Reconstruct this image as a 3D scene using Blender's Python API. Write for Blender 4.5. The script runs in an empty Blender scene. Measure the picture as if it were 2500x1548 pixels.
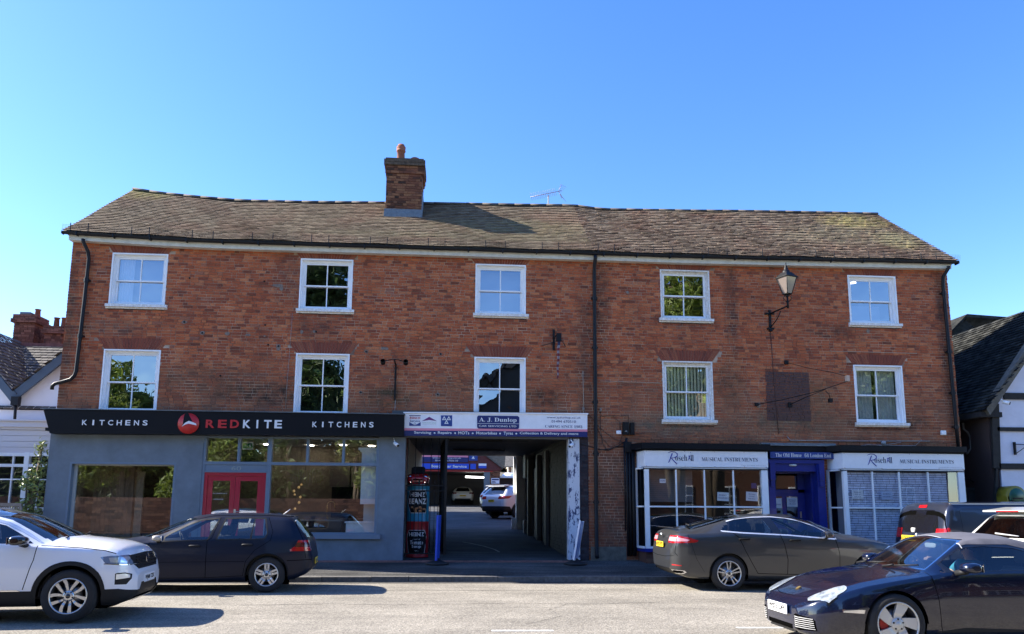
import bpy, bmesh, math, random
from mathutils import Vector, Matrix
from math import sin, cos, pi, radians
random.seed(7)
S = bpy.context.scene
C = S.collection
# ---------------------------------------------------------------- camera, sky, sun
CAM = (0.0, -18.7, 1.49)
YAW, PITCH, ROLL, FPX, CY = radians(4.455), radians(8.811), radians(0.3194), 1844.0, 960.0
_F = Vector((sin(YAW)*cos(PITCH), cos(YAW)*cos(PITCH), sin(PITCH)))
_R0 = Vector((cos(YAW), -sin(YAW), 0)); _U0 = _R0.cross(_F)
_R = cos(ROLL)*_R0 + sin(ROLL)*_U0
_U = -sin(ROLL)*_R0 + cos(ROLL)*_U0
cd = bpy.data.cameras.new('camera'); cam = bpy.data.objects.new('camera', cd); C.objects.link(cam)
cam.matrix_world = Matrix(((_R.x, _U.x, -_F.x, CAM[0]), (_R.y, _U.y, -_F.y, CAM[1]), (_R.z, _U.z, -_F.z, CAM[2]), (0, 0, 0, 1)))
cd.sensor_width = 36; cd.lens = FPX/2500*36; cd.shift_y = (CY-774)/2500; cd.clip_end = 2000; cd.clip_start = 0.1
S.camera = cam
def at(u, v, Y=0.0):                      # where the line of sight through a photo point meets the plane y = Y
    d = _F + _R*((u-1250)/FPX) - _U*((v-CY)/FPX)
    t = (Y-CAM[1])/d.y
    return CAM[0]+t*d.x, CAM[2]+t*d.z
SUN = Vector((-1.35, 0.30, 1.0)).normalized()
w = bpy.data.worlds.new("World"); S.world = w; w.use_nodes = True
nt = w.node_tree; bg = nt.nodes['Background']
sky = nt.nodes.new('ShaderNodeTexSky'); sky.sky_type = 'NISHITA'; sky.sun_disc = False
sky.sun_elevation = math.asin(SUN.z); sky.sun_rotation = math.atan2(SUN.x, SUN.y)
sky.air_density = 1.0; sky.dust_density = 0.3; sky.ozone_density = 2.6; sky.altitude = 50
hs = nt.nodes.new('ShaderNodeHueSaturation'); hs.inputs['Saturation'].default_value = 1.28; hs.inputs['Hue'].default_value = 0.514; nt.links.new(sky.outputs[0], hs.inputs['Color']); nt.links.new(hs.outputs[0], bg.inputs[0]); bg.inputs[1].default_value = 0.128
sl = bpy.data.lights.new('sun', 'SUN'); sl.energy = 5.0; sl.angle = radians(0.5); sl.color = (1, 0.93, 0.82)
so = bpy.data.objects.new('sun', sl); C.objects.link(so); so.rotation_euler = SUN.to_track_quat('Z', 'Y').to_euler(); so.location = SUN*60
S.view_settings.view_transform = 'Standard'; S.view_settings.look = 'None'; S.view_settings.gamma = 1
S.view_settings.use_curve_mapping = False; S.view_settings.exposure = 1.58
S.cycles.use_denoising = True; S.cycles.max_bounces = 10; S.cycles.transparent_max_bounces = 16; S.cycles.caustics_reflective = False; S.cycles.caustics_refractive = False
S.cycles.sample_clamp_indirect = 8

# ---------------------------------------------------------------- materials
MATS = {}
def mat(name, col, rough=0.6, metal=0.0, var=0.0, vscale=8, col2=None, bump=0.0, bscale=40, coat=0.0, spec=0.5, emit=None, estr=0, island=0.0, flake=False):
    if name in MATS: return MATS[name]
    m = bpy.data.materials.new(name); m.use_nodes = True; MATS[name] = m
    n = m.node_tree.nodes; l = m.node_tree.links; b = n['Principled BSDF']
    b.inputs['Base Color'].default_value = (*col, 1); b.inputs['Roughness'].default_value = rough; b.inputs['Metallic'].default_value = metal
    b.inputs['Specular IOR Level'].default_value = spec; b.inputs['Coat Weight'].default_value = coat; b.inputs['Coat Roughness'].default_value = 0.03
    if emit: b.inputs['Emission Color'].default_value = (*emit, 1); b.inputs['Emission Strength'].default_value = estr
    tc = n.new('ShaderNodeTexCoord')
    last = None
    if var or col2:
        t = n.new('ShaderNodeTexNoise'); t.inputs['Scale'].default_value = vscale; t.inputs['Detail'].default_value = 7; t.inputs['Roughness'].default_value = 0.65
        l.new(tc.outputs['Object'], t.inputs['Vector'])
        r = n.new('ShaderNodeValToRGB'); c2 = col2 or tuple(c*(1-var) for c in col); c1 = col if col2 else tuple(min(1, c*(1+var)) for c in col)
        r.color_ramp.elements[0].position = .35; r.color_ramp.elements[1].position = .65
        r.color_ramp.elements[0].color = (*c2, 1); r.color_ramp.elements[1].color = (*c1, 1)
        l.new(t.outputs['Fac'], r.inputs['Fac']); last = r.outputs['Color']
        l.new(last, b.inputs['Base Color'])
    if island:
        g = n.new('ShaderNodeNewGeometry'); h = n.new('ShaderNodeHueSaturation'); mr = n.new('ShaderNodeMapRange')
        mr.inputs['To Min'].default_value = 1-island; mr.inputs['To Max'].default_value = 1+island
        l.new(g.outputs['Random Per Island'], mr.inputs['Value']); l.new(mr.outputs[0], h.inputs['Value'])
        if last: l.new(last, h.inputs['Color'])
        else: h.inputs['Color'].default_value = (*col, 1)
        l.new(h.outputs['Color'], b.inputs['Base Color'])
    if bump:
        t = n.new('ShaderNodeTexNoise'); t.inputs['Scale'].default_value = bscale; t.inputs['Detail'].default_value = 5
        l.new(tc.outputs['Object'], t.inputs['Vector'])
        bp = n.new('ShaderNodeBump'); bp.inputs['Strength'].default_value = bump; bp.inputs['Distance'].default_value = .01
        l.new(t.outputs['Fac'], bp.inputs['Height']); l.new(bp.outputs[0], b.inputs['Normal'])
    return m
def glass(name, tint=(1, 1, 1), refl=1.0, wav=0.0, rough=0.0, wscale=3):
    if name in MATS: return MATS[name]
    m = bpy.data.materials.new(name); m.use_nodes = True; MATS[name] = m
    n = m.node_tree.nodes; l = m.node_tree.links; n.clear()
    o = n.new('ShaderNodeOutputMaterial'); mx = n.new('ShaderNodeMixShader'); tr = n.new('ShaderNodeBsdfTransparent'); gl = n.new('ShaderNodeBsdfGlossy')
    tr.inputs[0].default_value = (*tint, 1); gl.inputs['Roughness'].default_value = rough; gl.inputs['Color'].default_value = (.95, .97, 1, 1)
    ge = n.new('ShaderNodeNewGeometry'); dp = n.new('ShaderNodeVectorMath'); dp.operation = 'DOT_PRODUCT'; l.new(ge.outputs['Incoming'], dp.inputs[0]); l.new(ge.outputs['Normal'], dp.inputs[1])
    ab = n.new('ShaderNodeMath'); ab.operation = 'ABSOLUTE'; l.new(dp.outputs['Value'], ab.inputs[0]); om = n.new('ShaderNodeMath'); om.operation = 'SUBTRACT'; om.use_clamp = True; om.inputs[0].default_value = 1; l.new(ab.outputs[0], om.inputs[1])
    fr = n.new('ShaderNodeMath'); fr.operation = 'POWER'; fr.inputs[1].default_value = 4.2; l.new(om.outputs[0], fr.inputs[0])
    mu = n.new('ShaderNodeMath'); mu.operation = 'MULTIPLY_ADD'; mu.use_clamp = True; mu.inputs[1].default_value = .9; mu.inputs[2].default_value = .13*refl
    l.new(fr.outputs[0], mu.inputs[0]); l.new(mu.outputs[0], mx.inputs[0]); l.new(tr.outputs[0], mx.inputs[1]); l.new(gl.outputs[0], mx.inputs[2]); l.new(mx.outputs[0], o.inputs[0])
    if wav:
        tc = n.new('ShaderNodeTexCoord'); t = n.new('ShaderNodeTexNoise'); t.inputs['Scale'].default_value = wscale; t.inputs['Detail'].default_value = 1
        bp = n.new('ShaderNodeBump'); bp.inputs['Strength'].default_value = wav; bp.inputs['Distance'].default_value = .02
        l.new(tc.outputs['Object'], t.inputs['Vector']); l.new(t.outputs['Fac'], bp.inputs['Height']); l.new(bp.outputs[0], gl.inputs['Normal'])
    return m
def brickmat(name, ramp, stains=(), low=None, val=1.0, noise=.35):
    """clay bricks: a colour per brick, broad weathering, dirty patches with a place of their own"""
    m = bpy.data.materials.new(name); m.use_nodes = True
    n = m.node_tree.nodes; l = m.node_tree.links; b = n['Principled BSDF']; b.inputs['Roughness'].default_value = .9; b.inputs['Specular IOR Level'].default_value = .2
    g = n.new('ShaderNodeNewGeometry'); r = n.new('ShaderNodeValToRGB'); tc = n.new('ShaderNodeTexCoord')
    els = r.color_ramp.elements
    for i, (p, c) in enumerate(ramp):
        e = els[i] if i < 2 else els.new(p)
        e.position = p; e.color = (*c, 1)
    r.color_ramp.interpolation = 'LINEAR'
    l.new(g.outputs['Random Per Island'], r.inputs['Fac'])
    last = r.outputs['Color']
    def nz(scale, det=6, rgh=.6):
        t = n.new('ShaderNodeTexNoise'); t.inputs['Scale'].default_value = scale; t.inputs['Detail'].default_value = det; t.inputs['Roughness'].default_value = rgh
        l.new(tc.outputs['Object'], t.inputs['Vector']); return t.outputs['Fac']
    def mix(fac, a, col, mode='MIX'):
        x = n.new('ShaderNodeMix'); x.data_type = 'RGBA'; x.blend_type = mode
        if hasattr(fac, 'links') or not isinstance(fac, float): l.new(fac, x.inputs[0])
        else: x.inputs[0].default_value = fac
        l.new(a, x.inputs[6])
        if isinstance(col, tuple): x.inputs[7].default_value = (*col, 1)
        else: l.new(col, x.inputs[7])
        return x.outputs[2]
    def ramp2(src, a, bb):
        q = n.new('ShaderNodeMapRange'); q.inputs['From Min'].default_value = a; q.inputs['From Max'].default_value = bb; q.clamp = True
        l.new(src, q.inputs['Value']); return q.outputs[0]
    def mul(a, bv):
        q = n.new('ShaderNodeMath'); q.operation = 'MULTIPLY'; l.new(a, q.inputs[0])
        if isinstance(bv, float): q.inputs[1].default_value = bv
        else: l.new(bv, q.inputs[1])
        return q.outputs[0]
    last = mix(mul(ramp2(nz(30, 4), .45, .75), .5), last, (.12, .05, .035))
    last = mix(mul(ramp2(nz(.9), .46, .66), noise*.95), last, (.20, .07, .043))
    last = mix(mul(ramp2(nz(3.5, 7, .7), .50, .72), noise*1.0), last, (.12, .052, .038))
    last = mix(mul(ramp2(nz(14), .64, .75), .10), last, (.45, .34, .25))
    sp = n.new('ShaderNodeSeparateXYZ'); l.new(tc.outputs['Object'], sp.inputs[0])
    if low:
        z0, z1, col, amt = low
        last = mix(mul(mul(ramp2(sp.outputs[2], z1, z0), ramp2(nz(1.6), .3, .55)), amt), last, col)
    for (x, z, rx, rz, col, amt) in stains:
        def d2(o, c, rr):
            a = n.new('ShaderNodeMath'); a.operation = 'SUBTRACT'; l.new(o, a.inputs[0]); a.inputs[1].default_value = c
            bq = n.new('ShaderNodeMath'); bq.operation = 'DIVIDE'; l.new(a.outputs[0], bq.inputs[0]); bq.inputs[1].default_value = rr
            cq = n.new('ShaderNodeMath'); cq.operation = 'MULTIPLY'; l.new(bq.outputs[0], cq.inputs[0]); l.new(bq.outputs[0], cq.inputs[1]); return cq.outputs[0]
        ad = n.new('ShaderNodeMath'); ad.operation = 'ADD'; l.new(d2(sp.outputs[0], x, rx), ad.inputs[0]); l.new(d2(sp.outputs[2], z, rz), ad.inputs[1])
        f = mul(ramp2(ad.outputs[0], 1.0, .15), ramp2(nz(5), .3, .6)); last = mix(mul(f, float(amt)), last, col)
    l.new(last, b.inputs['Base Color'])
    bp = n.new('ShaderNodeBump'); bp.inputs['Strength'].default_value = .6; bp.inputs['Distance'].default_value = .008
    l.new(nz(60, 5), bp.inputs['Height']); l.new(bp.outputs[0], b.inputs['Normal'])
    return m

M_WHITE = mat('white_paint', (.9, .91, .92), .45, var=.05, vscale=3)
M_WHITE_OLD = mat('flaking_white_paint', (.88, .88, .87), .6, col2=(.62, .58, .52), vscale=18)
M_BLACK = mat('black_paint', (.008, .008, .009), .5, spec=.25)
M_GUTTER = mat('black_cast_iron', (.008, .009, .012), .5, spec=.3)
M_FASCIA = mat('fascia_board_paint', (.62, .60, .52), .6, var=.12, vscale=6)
M_GREY = mat('blue_grey_render', (.155, .19, .225), .8, var=.13, vscale=2.2, bump=.35, bscale=70)
M_GREYT = mat('blue_grey_gloss', (.15, .20, .26), .4, var=.04)
M_SIGNBLK = mat('sign_black', (.004, .005, .008), .5, spec=.2)
M_LEAD = mat('lead_sheet', (.16, .18, .2), .5, var=.2, vscale=9, metal=.3)
M_RED = mat('raspberry_gloss', (.42, .012, .035), .3, coat=.3)
M_NAVY = mat('navy_print', (.012, .02, .13), .4)
M_PINK = mat('pink_print', (.75, .25, .33), .5)
M_SIGNW = mat('sign_white', (.88, .88, .90), .35, var=.03)
M_BLUE = mat('royal_blue_paint', (.01, .025, .22), .3, var=.08, coat=.2)
M_BLUEL = mat('bright_blue', (.02, .08, .55), .4)
M_BLUESIGN = mat('blue_nameboard', (.02, .055, .25), .4)
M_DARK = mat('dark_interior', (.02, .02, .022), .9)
M_ROOMD = mat('room_dark_grey', (.10, .10, .10), .9)  # even dark grey for rooms and hidden inner walls
M_STEEL = mat('steel', (.5, .5, .5), .3, metal=1)
M_TERRA = mat('terracotta', (.24, .09, .055), .8, var=.15, vscale=5)
M_PAPER = mat('paper', (.75, .75, .75), .7)
M_WIRE = mat('black_cable', (.015, .015, .015), .6)
M_WIREG = mat('grey_cable', (.35, .35, .35), .6)
M_GLASS = glass('old_sash_glass', (.9, .93, .92), 2.6, wav=.25, wscale=2.2)
M_GLASSF = glass('shop_glass', (.93, .95, .93), 2.0, wav=.03, wscale=.8)
M_GLASSB = glass('bay_glass', (.98, .99, 1), 1.1, wav=.05, wscale=1.2)
M_MORTAR = mat('lime_mortar', (.62, .47, .34), .95, col2=(.14, .08, .055), vscale=1.5)
M_MORTARD = mat('dark_mortar', (.05, .045, .04), .95, var=.2)
BR = [(0, (.18, .058, .034)), (.06, (.29, .075, .038)), (.3, (.42, .106, .044)), (.55, (.49, .127, .050)), (.8, (.54, .16, .062)), (.96, (.60, .21, .09)), (1, (.30, .12, .08))]
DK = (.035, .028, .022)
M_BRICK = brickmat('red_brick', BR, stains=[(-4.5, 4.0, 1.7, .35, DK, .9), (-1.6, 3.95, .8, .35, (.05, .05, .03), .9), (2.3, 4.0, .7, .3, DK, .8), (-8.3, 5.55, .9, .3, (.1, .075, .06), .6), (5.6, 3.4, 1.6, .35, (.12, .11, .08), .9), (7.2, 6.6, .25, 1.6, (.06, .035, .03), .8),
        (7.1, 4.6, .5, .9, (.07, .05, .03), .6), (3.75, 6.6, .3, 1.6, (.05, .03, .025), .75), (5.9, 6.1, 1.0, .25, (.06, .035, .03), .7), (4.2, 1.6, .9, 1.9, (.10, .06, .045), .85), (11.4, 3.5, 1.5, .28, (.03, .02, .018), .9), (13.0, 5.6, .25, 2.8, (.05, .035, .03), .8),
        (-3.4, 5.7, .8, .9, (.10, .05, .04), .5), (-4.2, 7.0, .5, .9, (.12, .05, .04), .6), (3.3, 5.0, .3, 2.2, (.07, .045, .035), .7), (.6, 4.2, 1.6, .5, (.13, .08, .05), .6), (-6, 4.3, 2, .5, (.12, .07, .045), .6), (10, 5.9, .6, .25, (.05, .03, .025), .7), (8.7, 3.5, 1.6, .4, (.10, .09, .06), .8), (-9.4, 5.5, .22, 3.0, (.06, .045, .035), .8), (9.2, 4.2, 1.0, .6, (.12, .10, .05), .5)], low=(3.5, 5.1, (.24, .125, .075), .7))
M_BRICKS2 = brickmat('weathered_brick', [(0, (.05, .035, .03)), (.5, (.13, .07, .05)), (1, (.2, .11, .07))], noise=.3)
M_CHBRICK = brickmat('chimney_brick', [(0, (.03, .024, .02)), (.25, (.12, .05, .03)), (.5, (.22, .09, .05)), (.8, (.27, .13, .065)), (1, (.15, .07, .045))], noise=.3)
M_DKBRICK = brickmat('blue_engineering_brick', [(0, (.02, .022, .028)), (.5, (.035, .04, .05)), (1, (.05, .055, .07))], noise=.1)
M_PATCH = mat('old_purple_paint', (.075, .036, .032), .7, var=.2)

# ---------------------------------------------------------------- mesh tools
def tag(o, label=None, cat=None, group=None, kind=None):
    if label: o['label'] = label
    if cat: o['category'] = cat
    if group: o['group'] = group
    if kind: o['kind'] = kind
    return o
def thing(name, label, cat, loc=(0, 0, 0), group=None, rz=0):
    o = bpy.data.objects.new(name, None); C.objects.link(o); o.location = loc; o.rotation_euler = (0, 0, rz); o.empty_display_size = .2
    return tag(o, label, cat, group)
def origin(p):
    v = Vector((0, 0, 0))
    while p: v += p.location; p = p.parent
    return v
class MB:
    def __init__(s): s.v = []; s.f = []; s.mi = []; s.m = 0; s.sm = []; s.smooth = False
    def face(s, idx): s.f.append(tuple(idx)); s.mi.append(s.m); s.sm.append(s.smooth)
    def poly(s, pts): b = len(s.v); s.v += [tuple(p) for p in pts]; s.face(range(b, b+len(pts))); return s
    def box(s, x0, x1, y0, y1, z0, z1, M=None):
        b = len(s.v); P = [(x0, y0, z0), (x1, y0, z0), (x1, y1, z0), (x0, y1, z0), (x0, y0, z1), (x1, y0, z1), (x1, y1, z1), (x0, y1, z1)]
        if M is not None: P = [tuple(M @ Vector(p)) for p in P]
        s.v += P
        for q in ((0, 3, 2, 1), (4, 5, 6, 7), (0, 1, 5, 4), (1, 2, 6, 5), (2, 3, 7, 6), (3, 0, 4, 7)): s.face([b+i for i in q])
        return s
    def hexa(s, P):                        # eight corners, bottom ring then top ring
        b = len(s.v); s.v += [tuple(p) for p in P]
        for q in ((0, 3, 2, 1), (4, 5, 6, 7), (0, 1, 5, 4), (1, 2, 6, 5), (2, 3, 7, 6), (3, 0, 4, 7)): s.face([b+i for i in q])
        return s
    def prism(s, poly, a0, a1, axis='y'):  # polygon extruded along an axis
        def mk(p, a): return {'y': (p[0], a, p[1]), 'x': (a, p[0], p[1]), 'z': (p[0], p[1], a)}[axis]
        b = len(s.v); n = len(poly)
        s.v += [mk(p, a0) for p in poly]+[mk(p, a1) for p in poly]
        s.face(range(b, b+n)); s.face(range(b+2*n-1, b+n-1, -1))
        for i in range(n): j = (i+1) % n; s.face((b+i, b+n+i, b+n+j, b+j))
        return s
    def tube(s, pts, r, n=8, cap=True):
        pts = [Vector(p) for p in pts]; b = len(s.v); K = len(pts); sm = s.smooth; s.smooth = True
        up = None
        for i, p in enumerate(pts):
            t = (pts[min(i+1, K-1)]-pts[max(i-1, 0)]).normalized()
            if up is None: up = Vector((0, 0, 1)) if abs(t.z) < .9 else Vector((0, 1, 0))
            a = t.cross(up).normalized(); up = a.cross(t).normalized()
            rr = r[i] if isinstance(r, (list, tuple)) else r
            for k in range(n): s.v.append(tuple(p+a*(rr*cos(2*pi*k/n))+up*(rr*sin(2*pi*k/n))))
        for i in range(K-1):
            for k in range(n): k2 = (k+1) % n; s.face((b+i*n+k, b+i*n+k2, b+(i+1)*n+k2, b+(i+1)*n+k))
        s.smooth = sm
        if cap: s.face(range(b+n-1, b-1, -1)); s.face(range(b+(K-1)*n, b+K*n))
        return s
    def lathe(s, prof, c=(0, 0, 0), n=16, axis='z', a0=0, a1=2*pi, M=None, squash=1):
        b = len(s.v); K = len(prof); sm = s.smooth; s.smooth = True; full = abs(a1-a0-2*pi) < 1e-6; nn = n if full else n+1
        for (r, h) in prof:
            for k in range(nn):
                a = a0+(a1-a0)*k/n; x, y = r*cos(a), r*sin(a)*squash
                p = {'z': (x, y, h), 'y': (x, h, y), 'x': (h, x, y)}[axis]
                p = Vector(p)
                if M is not None: p = M @ p
                s.v.append((p[0]+c[0], p[1]+c[1], p[2]+c[2]))
        for i in range(K-1):
            for k in range(n):
                k2 = (k+1) % nn
                q = (b+i*nn+k, b+i*nn+k2, b+(i+1)*nn+k2, b+(i+1)*nn+k)
                s.face(q if axis != 'y' else q[::-1])
        s.smooth = sm
        return s
    def ball(s, c, r, n=12, sc=(1, 1, 1), M=None):
        prof = [(max(1e-4, r*sin(pi*i/8)), -r*cos(pi*i/8)) for i in range(9)]
        Mx = Matrix.Diagonal((*sc, 1))
        return s.lathe(prof, c, n, M=(M @ Mx if M is not None else Mx))
    def build(s, name, mats, parent=None, local=False, kind=None, bevel=0, fix=False):
        me = bpy.data.meshes.new(name)
        o = Vector((0, 0, 0)) if local or parent is None else origin(parent)
        me.from_pydata([(v[0]-o.x, v[1]-o.y, v[2]-o.z) for v in s.v], [], s.f)
        mats = mats if isinstance(mats, (list, tuple)) else [mats]
        for m in mats: me.materials.append(m)
        me.polygons.foreach_set('material_index', s.mi); me.polygons.foreach_set('use_smooth', s.sm); me.update()
        if fix:
            bm = bmesh.new(); bm.from_mesh(me); bmesh.ops.recalc_face_normals(bm, faces=bm.faces[:]); bm.to_mesh(me); bm.free()
        ob = bpy.data.objects.new(name, me); C.objects.link(ob); ob.parent = parent
        if bevel:
            bv = ob.modifiers.new('bevel', 'BEVEL'); bv.width = bevel; bv.segments = 2; bv.limit_method = 'ANGLE'
        if kind: ob['kind'] = kind
        return ob
def rot(ax, a, c=(0, 0, 0)): c = Vector(c); return Matrix.Translation(c) @ Matrix.Rotation(a, 4, ax) @ Matrix.Translation(-c)
def text(body, x0, x1, z0, z1, Y, m, parent, name='lettering', T=None, ext=.004, keep=False, bold=0, shear=0, local=False):
    cu = bpy.data.curves.new('t', 'FONT'); cu.body = body; cu.extrude = 0; cu.offset = bold; cu.shear = shear; cu.resolution_u = 3
    o = bpy.data.objects.new('t', cu); C.objects.link(o)
    me = bpy.data.meshes.new_from_object(o.evaluated_get(bpy.context.evaluated_depsgraph_get())); bpy.data.objects.remove(o)
    xs = [v.co.x for v in me.vertices]; ys = [v.co.y for v in me.vertices]
    ax, bx, ay, by = min(xs), max(xs), min(ys), max(ys)
    sx = (x1-x0)/(bx-ax); sz = (z1-z0)/(by-ay)
    if keep: sx = sz = min(sx, sz)
    og = Vector((0, 0, 0)) if local else origin(parent)
    for v in me.vertices:
        p = Vector((x0+(v.co.x-ax)*sx, Y, z0+(v.co.y-ay)*sz))
        if T is not None: p = T @ p
        v.co = p-og
    me.materials.clear(); me.materials.append(m)
    ob = bpy.data.objects.new(name, me); C.objects.link(ob); ob.parent = parent
    return ob
BOLD = lambda s: ''.join(chr(0x1D400+ord(c)-65) if 'A' <= c <= 'Z' else chr(0x1D41A+ord(c)-97) if 'a' <= c <= 'z' else chr(0x1D7CE+ord(c)-48) if '0' <= c <= '9' else c for c in s)
SANB = lambda s: ''.join(chr(0x1D5D4+ord(c)-65) if 'A' <= c <= 'Z' else chr(0x1D5EE+ord(c)-97) if 'a' <= c <= 'z' else chr(0x1D7EC+ord(c)-48) if '0' <= c <= '9' else c for c in s)
ITAL = lambda s: ''.join(chr(0x1D468+ord(c)-65) if 'A' <= c <= 'Z' else chr(0x1D482+ord(c)-97) if 'a' <= c <= 'z' else c for c in s)

def bricks(mb, x0, x1, z0, z1, Y, holes=(), course=.075, L=.212, j=.012, depth=.05, bond='flemish', rnd=None, T=None, jit=.003, skip=None):
    """brickwork facing -y: single bricks standing proud of the mortar, cut at the openings"""
    rnd = rnd or random.Random(3); nc = int(round((z1-z0)/course)); c = (z1-z0)/nc; H = (L-j)/2
    for r in range(nc):
        za = z0+r*c+j/2; zb = z0+(r+1)*c-j/2; zm = (za+zb)/2
        iv = [(x0, x1)]
        for (a, b2, p, q) in holes:
            if p < zm < q:
                nv = []
                for (s_, e_) in iv:
                    if b2 <= s_ or a >= e_: nv.append((s_, e_)); continue
                    if a > s_: nv.append((s_, a))
                    if b2 < e_: nv.append((b2, e_))
                iv = nv
        x = x0-rnd.random()*L; k = r % 2
        while x < x1:
            if bond == 'flemish': wd = L if k % 2 == 0 else H
            else: wd = L
            k += 1
            if k == 1: pass
            wd2 = wd*(1+rnd.uniform(-.04, .04))
            for (s_, e_) in iv:
                a, b2 = max(x, s_), min(x+wd2, e_)
                if b2-a > .02:
                    y = Y+rnd.uniform(-jit, jit); dz = rnd.uniform(-.0015, .0015)
                    if skip and skip((a+b2)/2, zm): continue
                    if T is None: mb.box(a, b2, y, y+depth, za+dz, zb+dz)
                    else: mb.box(a, b2, y, y+depth, za+dz, zb+dz, T)
            x += wd2+j
def wall_holes(mb, x0, x1, z0, z1, y0, y1, holes):
    """a wall slab with rectangular openings, cut into clean cells"""
    xs = sorted({x0, x1, *[h[i] for h in holes for i in (0, 1) if x0 < h[i] < x1]}); zs = sorted({z0, z1, *[h[i] for h in holes for i in (2, 3) if z0 < h[i] < z1]})
    for i in range(len(xs)-1):
        for k in range(len(zs)-1):
            cx, cz = (xs[i]+xs[i+1])/2, (zs[k]+zs[k+1])/2
            if any(h[0] < cx < h[1] and h[2] < cz < h[3] for h in holes): continue
            mb.box(xs[i], xs[i+1], y0, y1, zs[k], zs[k+1])
# ================================================================ the setting
def kz(X): return -.005*X
def ky(X): return -2.45+.05*X
M_ROAD = bpy.data.materials.new('pale_asphalt'); M_ROAD.use_nodes = True  # pale warm road surface
def asphalt(m, c_dark, c_mid, c_light, sc=1.0, patch=(.7, .5), crack=True):
    n = m.node_tree.nodes; l = m.node_tree.links; b = n['Principled BSDF']; b.inputs['Roughness'].default_value = .85; b.inputs['Specular IOR Level'].default_value = .3
    tc = n.new('ShaderNodeTexCoord')
    v = n.new('ShaderNodeTexVoronoi'); v.inputs['Scale'].default_value = 75*sc; l.new(tc.outputs['Object'], v.inputs['Vector'])
    r = n.new('ShaderNodeValToRGB'); l.new(v.outputs['Color'], r.inputs['Fac'])
    r.color_ramp.elements[0].color = (*c_dark, 1); r.color_ramp.elements[1].color = (*c_light, 1); e = r.color_ramp.elements.new(.5); e.color = (*c_mid, 1)
    t = n.new('ShaderNodeTexNoise'); t.inputs['Scale'].default_value = .8; t.inputs['Detail'].default_value = 8; l.new(tc.outputs['Object'], t.inputs['Vector'])
    mr = n.new('ShaderNodeMapRange'); mr.inputs['From Min'].default_value = .3; mr.inputs['From Max'].default_value = .7; mr.inputs['To Min'].default_value = patch[0]; mr.inputs['To Max'].default_value = 1.15
    l.new(t.outputs['Fac'], mr.inputs['Value'])
    h = n.new('ShaderNodeHueSaturation'); l.new(mr.outputs[0], h.inputs['Value']); l.new(r.outputs['Color'], h.inputs['Color'])
    mp = n.new('ShaderNodeMapping'); mp.inputs['Scale'].default_value = (.25, 2.2, 1); l.new(tc.outputs['Object'], mp.inputs[0])
    t2 = n.new('ShaderNodeTexNoise'); t2.inputs['Scale'].default_value = 1.6; t2.inputs['Detail'].default_value = 5; l.new(mp.outputs[0], t2.inputs['Vector'])
    mr2 = n.new('ShaderNodeMapRange'); mr2.inputs['From Min'].default_value = .35; mr2.inputs['From Max'].default_value = .65; mr2.inputs['To Min'].default_value = patch[1]+.3; mr2.inputs['To Max'].default_value = 1.08
    l.new(t2.outputs['Fac'], mr2.inputs['Value'])
    h2 = n.new('ShaderNodeHueSaturation'); l.new(mr2.outputs[0], h2.inputs['Value']); l.new(h.outputs['Color'], h2.inputs['Color']); l.new(h2.outputs['Color'], b.inputs['Base Color'])
    bp = n.new('ShaderNodeBump'); bp.inputs['Strength'].default_value = .9; bp.inputs['Distance'].default_value = .006
    l.new(v.outputs['Distance'], bp.inputs['Height']); l.new(bp.outputs[0], b.inputs['Normal'])
asphalt(M_ROAD, (.125, .112, .09), (.235, .212, .172), (.39, .355, .29), sc=.72, patch=(.8, .6))
M_PAVE = bpy.data.materials.new('dark_pavement_asphalt'); M_PAVE.use_nodes = True; asphalt(M_PAVE, (.05, .048, .045), (.10, .096, .09), (.20, .19, .175), patch=(.45, .15))
M_YARD = bpy.data.materials.new('yard_asphalt'); M_YARD.use_nodes = True; asphalt(M_YARD, (.06, .06, .06), (.10, .10, .10), (.16, .16, .155), patch=(.5, .3))
M_KERB = mat('granite_kerb', (.14, .13, .115), .8, var=.3, vscale=12, island=.25, bump=.4)
M_PAVER = mat('pink_paver', (.28, .13, .10), .85, var=.25, vscale=7, island=.2)
M_LINE = mat('worn_road_paint', (.6, .6, .57), .7, var=.25, vscale=30)

g = MB(); g.poly([(-300, -300, -.25), (300, -300, -.25), (300, 300, -.25), (-300, 300, -.25)]); g.build('ground', mat('distant_ground', (.10, .10, .08), .95, var=.3, vscale=.1), kind='structure')
g = MB(); g.poly([(-90, -15.6, .45), (90, -15.6, -.45), (90, 2.05, -.45), (-90, -6.95, .45)]); g.build('road', M_ROAD, kind='structure')
g = MB()
for (a, b_, y_) in ((.52, 1.3, -8.97), (3.75, 4.7, -8.75)): g.poly([(a, y_, kz(a)+.004), (b_, y_, kz(b_)+.004), (b_, y_+.1, kz(b_)+.004), (a, y_+.1, kz(a)+.004)])
g.build('road_marking', M_LINE, kind='structure')
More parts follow.
